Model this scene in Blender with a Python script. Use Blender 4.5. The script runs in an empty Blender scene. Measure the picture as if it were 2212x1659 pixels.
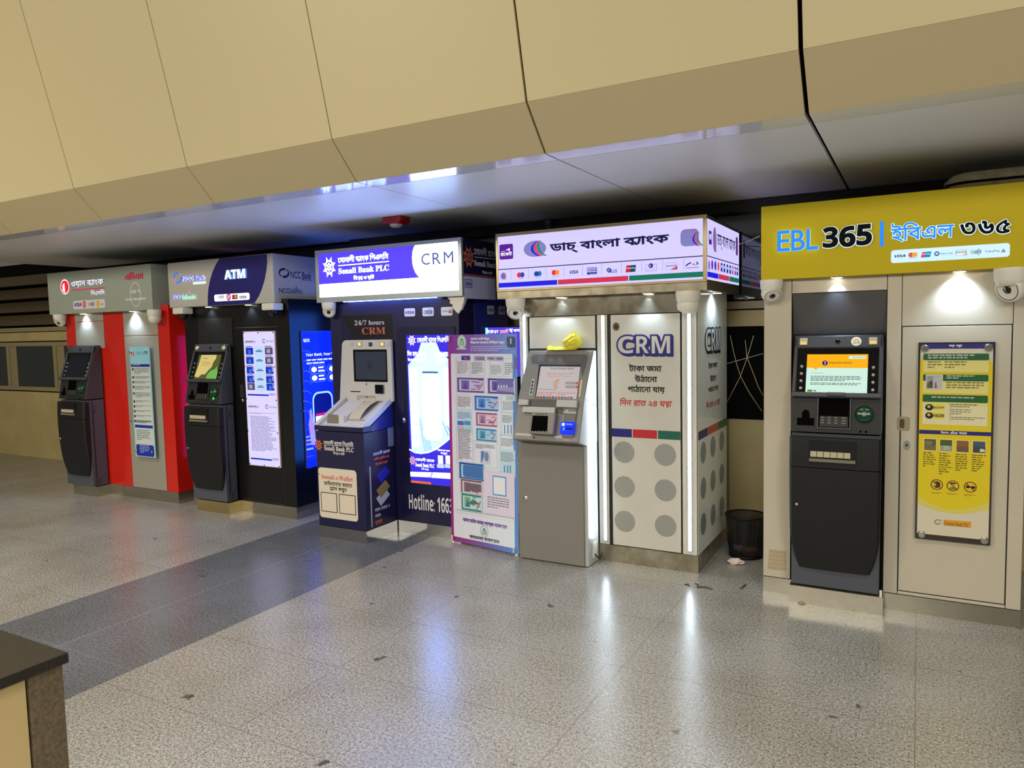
import bpy, bmesh, math, random
import numpy as np
from mathutils import Vector, Matrix
from mathutils.geometry import delaunay_2d_cdt
S = bpy.context.scene
COL = S.collection
random.seed(7)

# ---------------------------------------------------------------- camera
FOC, PITCH, ROLL, YAW, EYE = 1587.7379, 0.0745248, 0.0222654, -0.5068635, 1.6
def _basis():
    fw = np.array([0, math.cos(PITCH), -math.sin(PITCH)]); up = np.array([0, math.sin(PITCH), math.cos(PITCH)]); rt = np.array([1., 0, 0])
    cr, sr = math.cos(ROLL), math.sin(ROLL)
    R = rt*cr - up*sr; U = rt*sr + up*cr
    c, s = math.cos(-YAW), math.sin(-YAW)
    Zm = np.array([[c, -s, 0], [s, c, 0], [0, 0, 1]])
    return Zm@R, Zm@U, Zm@fw
CR, CU, CF = _basis()
CO = np.array([0, 0, EYE])
cam = bpy.data.cameras.new('camera'); camo = bpy.data.objects.new('camera', cam); COL.objects.link(camo)
cam.sensor_fit = 'HORIZONTAL'; cam.sensor_width = 36.0; cam.lens = FOC*36.0/2212; cam.clip_start = 0.05; cam.clip_end = 200
camo.matrix_world = Matrix(((CR[0], CU[0], -CF[0], 0), (CR[1], CU[1], -CF[1], 0), (CR[2], CU[2], -CF[2], EYE), (0, 0, 0, 1)))
S.camera = camo
S.view_settings.view_transform = 'Standard'; S.view_settings.look = 'None'
S.view_settings.gamma = 1.0; S.view_settings.use_curve_mapping = False
S.view_settings.exposure = 0.0
# ---------------------------------------------------------------- light of the hall
W = bpy.data.worlds.new('hall_ambience'); S.world = W; W.use_nodes = True
W.node_tree.nodes['Background'].inputs['Color'].default_value = (1.0, 0.92, 0.76, 1)
W.node_tree.nodes['Background'].inputs['Strength'].default_value = 0.11
def area(name, loc, tgt, sx, sy, watts, col):
    l = bpy.data.lights.new(name, 'AREA'); l.shape = 'RECTANGLE'; l.size = sx; l.size_y = sy; l.energy = watts; l.color = col
    o = bpy.data.objects.new(name, l); COL.objects.link(o); o.location = loc
    o.rotation_euler = (Vector(tgt)-Vector(loc)).to_track_quat('-Z', 'Y').to_euler(); return o
def floor_fill_lamp(x, y, z, watts, col=(1.0, 0.93, 0.80), spread=100):  # added overhead light, spread narrowed to brighten the floor and spare the canopy
    o = area('unseen_hall_light', (x, y, z), (x, y+0.001, 0), 2.4, 1.2, watts, col); o.data.spread = math.radians(spread)
area('unseen_hall_light', (-7.5, -4.5, 4.6), (-6.5, 3.5, 2.0), 3.0, 1.0, 275, (1.0, 0.90, 0.68))
area('unseen_hall_light', (-1.5, -5.5, 4.6), (-2.0, 3.5, 1.6), 3.0, 1.0, 170, (1.0, 0.93, 0.78))
area('unseen_hall_light', (4.6, -5.5, 4.5), (-0.6, 4.5, 1.2), 2.5, 1.0, 255, (1.0, 0.93, 0.80))
floor_fill_lamp(-6.5, 0.6, 5.6, 95)
floor_fill_lamp(-2.6, 0.4, 5.6, 95)
floor_fill_lamp(1.4, 0.4, 5.6, 75)
def downlight(name, loc, watts, col=(0.62, 0.80, 1.0), ang=90, blend=0.9, tilt=(0, 0.12), rad=0.02):
    l = bpy.data.lights.new(name, 'SPOT'); l.energy = watts; l.color = col; l.spot_size = math.radians(ang); l.spot_blend = blend; l.shadow_soft_size = rad
    o = bpy.data.objects.new(name, l); COL.objects.link(o); o.location = loc
    o.rotation_euler = Vector((tilt[0], tilt[1], -1)).to_track_quat('-Z', 'Y').to_euler(); return o


# ---------------------------------------------------------------- materials
def lin(c):
    return tuple(((x/255)/12.92 if x/255 <= 0.04045 else ((x/255+0.055)/1.055)**2.4) for x in c)
MATS = {}
def mat(name, rgb, rough=0.5, metal=0.0, emit=0.0, spec=0.5, bump=0.0, vary=0.0, scale=30.0, alpha=1.0, coat=0.0, aniso=0.0, rgb2=None):
    """plain principled material, with optional noise variation of colour (vary) and bump"""
    if name in MATS: return MATS[name]
    m = bpy.data.materials.new(name); m.use_nodes = True
    nt = m.node_tree; b = nt.nodes['Principled BSDF']
    col = lin(rgb)
    b.inputs['Base Color'].default_value = (*col, 1) if emit == 0 else (*[c*max(0.12, 1-1.3*emit) for c in col], 1)
    b.inputs['Roughness'].default_value = rough; b.inputs['Metallic'].default_value = metal
    b.inputs['Specular IOR Level'].default_value = spec if not emit else min(spec, 0.12)
    b.inputs['Coat Weight'].default_value = coat
    if emit:
        b.inputs['Emission Color'].default_value = (*col, 1); b.inputs['Emission Strength'].default_value = emit
    if alpha < 1: b.inputs['Alpha'].default_value = alpha
    if vary or bump:
        tc = nt.nodes.new('ShaderNodeTexCoord'); no = nt.nodes.new('ShaderNodeTexNoise')
        no.inputs['Scale'].default_value = scale; no.inputs['Detail'].default_value = 5
        nt.links.new(tc.outputs['Object'], no.inputs['Vector'])
        if vary:
            rp = nt.nodes.new('ShaderNodeValToRGB')
            c2 = lin(rgb2) if rgb2 else tuple(c*(1-vary) for c in col)
            rp.color_ramp.elements[0].position = 0.35; rp.color_ramp.elements[1].position = 0.65
            rp.color_ramp.elements[0].color = (*c2, 1); rp.color_ramp.elements[1].color = (*col, 1)
            nt.links.new(no.outputs['Fac'], rp.inputs['Fac']); nt.links.new(rp.outputs['Color'], b.inputs['Base Color'])
        if bump:
            bp = nt.nodes.new('ShaderNodeBump'); bp.inputs['Strength'].default_value = bump; bp.inputs['Distance'].default_value = 0.002
            nt.links.new(no.outputs['Fac'], bp.inputs['Height']); nt.links.new(bp.outputs['Normal'], b.inputs['Normal'])
    MATS[name] = m
    return m
_auto = {}
def ink(rgb, emit=0.0, rough=0.45):
    """print colour: one material per colour"""
    k = (tuple(rgb), round(emit, 3))
    if k not in _auto: _auto[k] = mat('print_%d' % len(_auto), rgb, rough=rough, emit=emit)
    return _auto[k]

# ---------------------------------------------------------------- things
def thing(name, label, cat, loc=(0, 0, 0), group=None):
    o = bpy.data.objects.new(name, None); COL.objects.link(o); o.location = loc
    o.empty_display_size = 0.1
    o['label'] = label; o['category'] = cat
    if group: o['group'] = group
    return o
def tag(o, label, cat, group=None):
    o['label'] = label; o['category'] = cat
    if group: o['group'] = group
    return o
def struct(o, label=None):
    o['kind'] = 'structure'
    if label: o['label'] = label
    return o

class MB:
    """mesh collector, world coordinates"""
    def __init__(s): s.v = []; s.f = []; s.m = []; s.mats = []; s.smooth = []
    def mi(s, m):
        if m not in s.mats: s.mats.append(m)
        return s.mats.index(m)
    def add(s, vs, fs, m, smooth=False):
        b = len(s.v); s.v += [tuple(map(float, q)) for q in vs]; k = s.mi(m)
        for f in fs: s.f.append(tuple(b+i for i in f)); s.m.append(k); s.smooth.append(smooth)
        return s
    def box(s, x0, x1, y0, y1, z0, z1, m):
        vs = [(x, y, z) for z in (z0, z1) for y in (y0, y1) for x in (x0, x1)]
        return s.add(vs, [(0, 2, 3, 1), (4, 5, 7, 6), (0, 1, 5, 4), (2, 6, 7, 3), (0, 4, 6, 2), (1, 3, 7, 5)], m)
    def obox(s, c, ax, ay, az, m):
        """box from centre and half-axis vectors"""
        c, ax, ay, az = map(np.array, (c, ax, ay, az))
        vs = [c+i*ax+j*ay+k*az for k in (-1, 1) for j in (-1, 1) for i in (-1, 1)]
        return s.add(vs, [(0, 2, 3, 1), (4, 5, 7, 6), (0, 1, 5, 4), (2, 6, 7, 3), (0, 4, 6, 2), (1, 3, 7, 5)], m)
    def prism_x(s, prof, x0, x1, m):
        """profile [(y,z)...] extruded along x"""
        n = len(prof)
        a = sum(prof[i][0]*prof[(i+1) % n][1]-prof[(i+1) % n][0]*prof[i][1] for i in range(n))
        if a < 0: prof = prof[::-1]
        vs = [(x0, y, z) for y, z in prof]+[(x1, y, z) for y, z in prof]
        fs = [tuple(range(n-1, -1, -1)), tuple(range(n, 2*n))]+[(i, (i+1) % n, n+(i+1) % n, n+i) for i in range(n)]
        return s.add(vs, fs, m)
    def prism_y(s, prof, y0, y1, m):
        """outline [(x,z)...] extruded along y"""
        n = len(prof)
        a = sum(prof[i][0]*prof[(i+1) % n][1]-prof[(i+1) % n][0]*prof[i][1] for i in range(n))
        if a < 0: prof = prof[::-1]
        vs = [(x, y0, z) for x, z in prof]+[(x, y1, z) for x, z in prof]
        fs = [tuple(range(n)), tuple(range(2*n-1, n-1, -1))]+[(i, n+i, n+(i+1) % n, (i+1) % n) for i in range(n)]
        return s.add(vs, fs, m)
    def lathe(s, o, axis, prof, m, n=24, ref=None, smooth=True):
        """prof [(r,h)...] about axis from o"""
        a = Vector(axis).normalized(); u = a.orthogonal().normalized(); w = a.cross(u)
        o = Vector(o); vs = []; fs = []
        for r, h in prof:
            for i in range(n):
                t = 2*math.pi*i/n; vs.append(o+a*h+(u*math.cos(t)+w*math.sin(t))*r)
        for j in range(len(prof)-1):
            for i in range(n):
                k = (i+1) % n; fs.append((j*n+i, j*n+k, (j+1)*n+k, (j+1)*n+i))
        s.add(vs, fs, m, smooth)
        s.add(vs[:n], [tuple(range(n-1, -1, -1))], m); s.add(vs[-n:], [tuple(range(n))], m)
        return s
    def cyl(s, p, q, r, m, n=16):
        p, q = Vector(p), Vector(q); return s.lathe(p, q-p, [(r, 0), (r, (q-p).length)], m, n)
    def tube(s, pts, r, m, n=8):
        pts = [Vector(p) for p in pts]; vs = []; fs = []
        for i, p in enumerate(pts):
            d = (pts[min(i+1, len(pts)-1)]-pts[max(i-1, 0)]).normalized()
            u = d.cross(Vector((0.13, 0.31, 0.94))).normalized(); w = d.cross(u)
            for k in range(n):
                t = 2*math.pi*k/n; vs.append(p+(u*math.cos(t)+w*math.sin(t))*r)
        for i in range(len(pts)-1):
            for k in range(n):
                l = (k+1) % n; fs.append((i*n+k, i*n+l, (i+1)*n+l, (i+1)*n+k))
        fs += [tuple(range(n-1, -1, -1)), tuple((len(pts)-1)*n+k for k in range(n))]
        return s.add(vs, fs, m, True)
    def grid(s, rows, m, smooth=True, close=False):
        """rows of equal-length point lists"""
        n = len(rows[0]); vs = [p for r in rows for p in r]; fs = []
        for j in range(len(rows)-1):
            for i in range(n-1 if not close else n):
                k = (i+1) % n; fs.append((j*n+i, j*n+k, (j+1)*n+k, (j+1)*n+i))
        return s.add(vs, fs, m, smooth)
    def build(s, name, parent=None, bevel=0.0, recalc=False):
        me = bpy.data.meshes.new(name); me.from_pydata(s.v, [], s.f)
        for m in s.mats: me.materials.append(m)
        me.polygons.foreach_set('material_index', s.m); me.polygons.foreach_set('use_smooth', s.smooth)
        if recalc:
            bm = bmesh.new(); bm.from_mesh(me); bmesh.ops.remove_doubles(bm, verts=bm.verts, dist=1e-5)
            bmesh.ops.recalc_face_normals(bm, faces=bm.faces); bm.to_mesh(me); bm.free()
        me.update()
        o = bpy.data.objects.new(name, me); COL.objects.link(o)
        if parent is not None:
            o.parent = parent
            w = Vector(); p = parent
            while p is not None: w = w+p.location; p = p.parent
            me.transform(Matrix.Translation(-w))          # so that the part sits at its parent's origin
        if bevel:
            b = o.modifiers.new('bevel', 'BEVEL'); b.width = bevel; b.segments = 2; b.limit_method = 'ANGLE'; b.angle_limit = math.radians(40)
        return o
def hub(name, parent):
    """an empty that carries sub-parts"""
    o = bpy.data.objects.new(name, None); COL.objects.link(o); o.parent = parent; return o

# ---------------------------------------------------------------- photo pixel <-> plane
def zf(x0, y0, k):
    return lambda X, Y: (x0+X/k, y0+Y/k)
def ray(u, v): return CF+CR*(u-1106)/FOC-CU*(v-829.5)/FOC
def on(p, ax, val):
    d = ray(*p); i = 'xyz'.index(ax); return CO+d*((val-CO[i])/d[i])
class Face:
    """a flat surface: origin, in-plane axes U (right) and V (up); N looks at the viewer"""
    def __init__(s, o, U, V):
        s.o = np.array(o, float); s.U = np.array(U, float); s.U /= np.linalg.norm(s.U)
        s.V = np.array(V, float); s.V /= np.linalg.norm(s.V); s.N = np.cross(s.U, s.V)
    def uv(s, p):
        d = ray(*p); t = ((s.o-CO)@s.N)/(d@s.N); q = CO+d*t-s.o
        return np.array([q@s.U, q@s.V])
    def pt(s, u, v, d=0.0): return s.o+s.U*u+s.V*v+s.N*d
def front(y): return Face((0, y, 0), (1, 0, 0), (0, 0, 1))
def side(x): return Face((x, 0, 0), (0, 1, 0), (0, 0, 1))

# ---------------------------------------------------------------- lettering
def _map(s, A, a, d):
    r = ''
    for c in s:
        if 'A' <= c <= 'Z': r += chr(A+ord(c)-65)
        elif 'a' <= c <= 'z': r += chr(a+ord(c)-97)
        elif '0' <= c <= '9' and d: r += chr(d+ord(c)-48)
        else: r += c
    return r
STY = {'': lambda s: s, 'b': lambda s: _map(s, 0x1D5D4, 0x1D5EE, 0x1D7EC), 'serif': lambda s: _map(s, 0x1D400, 0x1D41A, 0x1D7CE)}
_gc = {}
def _contours(s, res=3):
    """outlines of one run of glyphs in the built-in font"""
    if (s, res) in _gc: return _gc[(s, res)]
    cu = bpy.data.curves.new('t', 'FONT'); cu.body = s; ob = bpy.data.objects.new('t', cu); COL.objects.link(ob)
    bpy.context.view_layer.update()
    c = ob.to_curve(bpy.context.evaluated_depsgraph_get())
    out = []
    for sp in c.splines:
        P = sp.bezier_points; n = len(P); pts = []
        for i in range(n):
            a, b = P[i], P[(i+1) % n]
            p0, p1, p2, p3 = (np.array(q[:2]) for q in (a.co, a.handle_right, b.handle_left, b.co))
            straight = abs(np.cross(p1-p0, p3-p0)) < 1e-6 and abs(np.cross(p2-p0, p3-p0)) < 1e-6
            for t in ([0.0] if straight else [k/res for k in range(res)]):
                pts.append(p0*(1-t)**3+3*p1*t*(1-t)**2+3*p2*t*t*(1-t)+p3*t**3)
        cl = [pts[0]]
        for p in pts[1:]:
            if np.linalg.norm(p-cl[-1]) > 1e-4: cl.append(p)
        if len(cl) > 2: out.append(np.array(cl))
    ob.to_curve_clear(); bpy.data.objects.remove(ob); bpy.data.curves.remove(cu)
    _gc[(s, res)] = out
    return out
def _bb(cs):
    a = np.concatenate(cs); return a.min(0), a.max(0)
def _stroke(pts, w):
    """a thick poly-line as closed outlines, one per segment, plus round joints"""
    out = []
    pts = [np.array(p, float) for p in pts]
    for a, b in zip(pts, pts[1:]):
        d = b-a; L = np.linalg.norm(d)
        if L < 1e-6: continue
        n = np.array([-d[1], d[0]])/L*w/2; out.append(np.array([a+n, a-n, b-n, b+n]))
    for p in pts: out.append(np.array([p+np.array([math.cos(t), math.sin(t)])*w/2 for t in np.linspace(0, 2*math.pi, 9)[:-1]]))
    sg = 1 if sum(_area(c) for c in _contours('ব')) > 0 else -1
    return [c if _area(c)*sg > 0 else c[::-1] for c in out]
def layout(run, res=3):
    """run: string or list of strings and ('S', top, below) stacks / ('Y',) ya-phala"""
    if isinstance(run, str): run = [run]
    cs = []; x = 0.0
    for it in run:
        if isinstance(it, str):
            lead = len(it)-len(it.lstrip(' ')); trail = len(it)-len(it.rstrip(' '))
            x += 0.24*lead
            core = it.strip(' ')
            if core:
                g = _contours(core, res); lo, hi = _bb(g)
                cs += [c+np.array([x-lo[0], 0]) for c in g]; x += hi[0]-lo[0]-0.01
            x += 0.24*trail
        elif it[0] == 'Y':
            w = 0.075
            k = _stroke([(0.0, 0.20), (0.03, 0.06), (0.10, 0.02), (0.18, 0.10), (0.24, 0.30), (0.26, 0.62)], w)+_stroke([(-0.02, 0.60), (0.34, 0.60)], w*0.95)
            cs += [c+np.array([x, 0]) for c in k]; x += 0.31
        elif it[0] == 'R':      # letter with a reph stroke above it
            g = _contours(it[1], res); lo, hi = _bb(g)
            cs += [c+np.array([x-lo[0], 0]) for c in g]+[c+np.array([x+hi[0]-lo[0]-0.12, 0]) for c in _stroke([(-0.1, 0.82), (0.03, 0.68)], 0.07)]; x += hi[0]-lo[0]-0.01
        else:
            g = _contours(it[1], res); lo, hi = _bb(g); sc = 0.62; top = 0.64
            cs += [np.stack([(c[:, 0]-lo[0])*0.85+x, top-(top-c[:, 1])*sc], 1) for c in g]
            W = (hi[0]-lo[0])*0.85
            h = _contours(it[2], res); l2, h2 = _bb(h); s2 = 0.55
            cs += [np.stack([(c[:, 0]-l2[0])*s2+x+W-(h2[0]-l2[0])*s2-0.02, c[:, 1]*s2-0.13], 1) for c in h]
            x += W-0.01
    return cs
def _area(c): x, y = c[:, 0], c[:, 1]; return 0.5*np.sum(x*np.roll(y, -1)-np.roll(x, -1)*y)
def _bold(cs, w):
    if not w: return cs
    s = 1 if sum(_area(c) for c in cs) > 0 else -1
    out = []
    for c in cs:
        e = np.roll(c, -1, 0)-c; e /= np.linalg.norm(e, axis=1)[:, None]+1e-12
        n = np.stack([e[:, 1], -e[:, 0]], 1)*s
        m = n+np.roll(n, 1, 0); L = np.linalg.norm(m, axis=1)[:, None]; m = m/np.maximum(L, 0.6)
        k = 1/np.clip((m*n).sum(1), 0.6, 1)[:, None]
        out.append(c+m*k*w)
    return out
def fill(cs):
    """triangulate outlines with the non-zero rule (strokes are oriented alike first)"""
    vs = []; es = []
    for c in cs:
        b = len(vs); n = len(c); vs += [Vector(p) for p in c]; es += [(b+i, b+(i+1) % n) for i in range(n)]
    V, _, T, *_ = delaunay_2d_cdt(vs, es, [], 0, 1e-6)
    V = np.array([(p[0], p[1]) for p in V]); T = np.array([t for t in T if len(t) == 3])
    C = V[T].mean(1)
    A = np.concatenate(cs); B = np.concatenate([np.roll(c, -1, 0) for c in cs])
    w = np.zeros(len(C))
    for i0 in range(0, len(C), 400):
        c = C[i0:i0+400]; ay = A[None, :, 1] <= c[:, None, 1]; by = B[None, :, 1] <= c[:, None, 1]
        cr = (B[None, :, 0]-A[None, :, 0])*(c[:, None, 1]-A[None, :, 1])-(c[:, None, 0]-A[None, :, 0])*(B[None, :, 1]-A[None, :, 1])
        w[i0:i0+400] = ((ay & ~by & (cr > 0)).sum(1)-(~ay & by & (cr < 0)).sum(1))
    return V, T[w != 0]

class Art:
    """flat artwork and lettering on a Face; a shape lies a hair above whatever it overlaps"""
    STEP = 0.0004
    def __init__(s, face, d=0.0008): s.F = face; s.d = d; s.d0 = d; s.mb = MB(); s.bb = np.zeros((0, 4)); s.lv = np.zeros(0)
    def lay(s, us, vs):
        q = (min(us)-1e-4, min(vs)-1e-4, max(us)+1e-4, max(vs)+1e-4); B = s.bb
        k = 0
        if len(B):
            h = (B[:, 0] < q[2]) & (B[:, 2] > q[0]) & (B[:, 1] < q[3]) & (B[:, 3] > q[1])
            if h.any(): k = s.lv[h].max()+1
        s.bb = np.vstack([B, q]); s.lv = np.append(s.lv, k)
        return s.d0+k*s.STEP
    def P(s, p): return s.F.uv(p)
    def up(s, n=1): s.d += s.STEP*n; return s
    def _poly(s, uvs, m, d=None):
        a = _area(np.array(uvs))
        if a < 0: uvs = uvs[::-1]
        if d is None: d = s.lay([q[0] for q in uvs], [q[1] for q in uvs])
        s.mb.add([s.F.pt(u, v, d) for u, v in uvs], [tuple(range(len(uvs)))], m)
        return s
    def poly(s, pts, m): return s._poly([s.P(p) for p in pts], m)
    def upoly(s, uvs, m): return s._poly([np.array(q) for q in uvs], m)
    def rect(s, a, b, m, r=0.0, skew=0.0):
        """a, b: opposite corners in the photo"""
        (u0, v0), (u1, v1) = s.P(a), s.P(b); return s.urect(u0, v0, u1, v1, m, r, skew)
    def urect(s, u0, v0, u1, v1, m, r=0.0, skew=0.0, d=None):
        if u0 > u1: u0, u1 = u1, u0
        if v0 > v1: v0, v1 = v1, v0
        if r <= 0: q = [(u0, v0), (u1, v0), (u1, v1), (u0, v1)]
        else:
            r = min(r, (u1-u0)/2, (v1-v0)/2); q = []
            for cx, cy, t0 in ((u1-r, v0+r, -90), (u1-r, v1-r, 0), (u0+r, v1-r, 90), (u0+r, v0+r, 180)):
                for k in range(6):
                    t = math.radians(t0+18*k); q.append((cx+r*math.cos(t), cy+r*math.sin(t)))
        if skew: q = [(u+skew*(v-v0), v) for u, v in q]
        return s._poly([np.array(x) for x in q], m, d)
    def frame(s, a, b, w, m):
        (u0, v0), (u1, v1) = s.P(a), s.P(b); u0, u1 = sorted((u0, u1)); v0, v1 = sorted((v0, v1))
        d = s.d
        for q in ((u0, v0, u1, v0+w), (u0, v1-w, u1, v1), (u0, v0, u0+w, v1), (u1-w, v0, u1, v1)): s.d = d; s.urect(*q, m)
        return s
    def ell(s, c, rx, ry, m, n=32, px=True):
        """rx, ry in metres"""
        u, v = s.P(c) if px else c
        return s._poly([np.array((u+rx*math.cos(2*math.pi*k/n), v+ry*math.sin(2*math.pi*k/n))) for k in range(n)], m)
    def disc(s, l, r, m, ry=None, n=32):
        """l, r: left and right ends in the photo"""
        a, b = s.P(l), s.P(r); rx = abs(b[0]-a[0])/2; c = (a+b)/2
        return s.ell(c, rx, ry if ry else rx, m, n, px=False)
    def ring(s, c, rx, ry, w, m, n=40, px=True, a0=0, a1=360):
        u, v = s.P(c) if px else c
        vs = []; fs = []; d = s.lay((u-rx, u+rx), (v-ry, v+ry))
        for k in range(n+1):
            t = math.radians(a0+(a1-a0)*k/n)
            for q in (0, w): vs.append(s.F.pt(u+(rx-q)*math.cos(t), v+(ry-q)*math.sin(t), d))
        for k in range(n): fs.append((2*k, 2*k+2, 2*k+3, 2*k+1))
        s.mb.add(vs, fs, m)
        return s
    def line(s, pts, w, m, px=True):
        q = [s.P(p) for p in pts] if px else [np.array(p, float) for p in pts]
        d = s.lay([p[0] for p in q], [p[1] for p in q])
        for a, b in zip(q, q[1:]):
            t = b-a; L = np.linalg.norm(t)
            if L < 1e-6: continue
            t /= L; n = np.array([-t[1], t[0]])*w/2; a2, b2 = a-t*w*0.4, b+t*w*0.4
            s._poly([a2+n, a2-n, b2-n, b2+n], m, d)
        return s
    def shape(s, cs, m, ext=0.0, mside=None, d=None):
        V, T = fill(cs); dd = s.lay(V[:, 0], V[:, 1])
        def ok(t):
            a, b, c = V[t[0]], V[t[1]], V[t[2]]; return (b[0]-a[0])*(c[1]-a[1])-(c[0]-a[0])*(b[1]-a[1]) >= 0
        s.mb.add([s.F.pt(u, v, dd+ext) for u, v in V], [tuple(t) if ok(t) else tuple(t[::-1]) for t in T], m)
        if ext:
            ms = mside or m
            for c in cs:
                n = len(c); b = [s.F.pt(u, v, dd-0.0005) for u, v in c]+[s.F.pt(u, v, dd+ext) for u, v in c]
                s.mb.add(b, [(i, (i+1) % n, n+(i+1) % n, n+i) for i in range(n)], ms)
        return s
    def text(s, run, a, b, m, sty='', bold=0.0, ext=0.0, mside=None, shear=0.0, res=3, uv=False, grow=0.0):
        """fit the ink of the text between its bottom-left and top-right corners"""
        (u0, v0), (u1, v1) = (a, b) if uv else (s.P(a), s.P(b))
        if isinstance(run, str): run = STY[sty](run)
        cs = layout(run, res)
        cs = _bold(cs, bold)
        if shear: cs = [np.stack([c[:, 0]+shear*c[:, 1], c[:, 1]], 1) for c in cs]
        lo, hi = _bb(cs)
        sc = np.array([(u1-u0)/(hi[0]-lo[0]), (v1-v0)/(hi[1]-lo[1])])
        cs = [(c-lo)*sc+np.array([u0, v0]) for c in cs]
        if grow: cs = _bold(cs, grow)
        s.last = cs
        return s.shape(cs, m, ext, mside)
    def greek(s, a, b, rows, m, seed=1, fillf=0.92, h=0.55, ragged=0.25, wmin=1.2, wmax=4.0):
        """rows of small print too fine to read"""
        (u0, v0), (u1, v1) = s.P(a), s.P(b); u0, u1 = sorted((u0, u1)); v0, v1 = sorted((v0, v1))
        rnd = random.Random(seed); pitch = (v1-v0)/rows; d = s.lay((u0, u1), (v0, v1))
        for r in range(rows):
            y1 = v1-r*pitch-pitch*0.15; hh = pitch*h; u = u0
            end = u1 if r < rows-1 else u0+(u1-u0)*rnd.uniform(0.4, 0.9)
            end -= (u1-u0)*ragged*rnd.random()*0.6
            while u < end-hh*0.5:
                w = min(hh*rnd.uniform(wmin, wmax), end-u)
                s.urect(u, y1-hh*0.32, u+w, y1, m, d=d)
                x = u+hh*0.1
                while x < u+w-hh*0.2:
                    t = hh*rnd.uniform(0.22, 0.4)
                    s.urect(x, y1-hh*rnd.uniform(0.75, 1.0), x+t, y1-hh*0.2, m, d=d); x += t+hh*rnd.uniform(0.16, 0.3)
                u += w+hh*0.55
        return s
    def build(s, name, parent): return s.mb.build(name, parent)
# ---------------------------------------------------------------- common materials
CREAM = mat('cream_panel', (202, 190, 152), 0.4, spec=0.3)
CHAMFER = mat('cream_chamfer', (196, 182, 146), 0.4, spec=0.3)
SOFFIT = mat('soffit_metal', (242, 245, 250), 0.34, spec=0.6)
SOFFIT_EDGE = mat('soffit_edge_metal', (232, 237, 246), 0.10, spec=0.8)
DARK = mat('dark_gap', (10, 10, 9), 0.9, spec=0.1)
WALLC = mat('wall_cream', (190, 172, 120), 0.45, vary=0.12, scale=3)
FRAMEC = mat('window_frame_paint', (150, 138, 104), 0.4)
LOUVRE = mat('louvre_brown', (84, 74, 52), 0.5)
GLASSD = mat('dark_window_glass', (86, 92, 92), 0.04, metal=0.8)
STEEL = mat('brushed_steel', (196, 188, 170), 0.3, metal=0.9, vary=0.22, scale=12, rgb2=(160, 150, 128))
PLINTH = mat('plinth_steel', (190, 184, 168), 0.16, metal=0.9, vary=0.12, scale=6)
CHROME = mat('chrome', (215, 215, 212), 0.18, metal=1.0)
WHITEP = mat('white_plastic', (225, 222, 212), 0.4)
BLACKG = mat('black_gloss', (9, 9, 11), 0.12, spec=0.6)
BLACKM = mat('black_matt', (14, 14, 15), 0.55)
LAMPW = mat('lamp_lens', (255, 250, 238), 0.3, emit=9.0)

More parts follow.
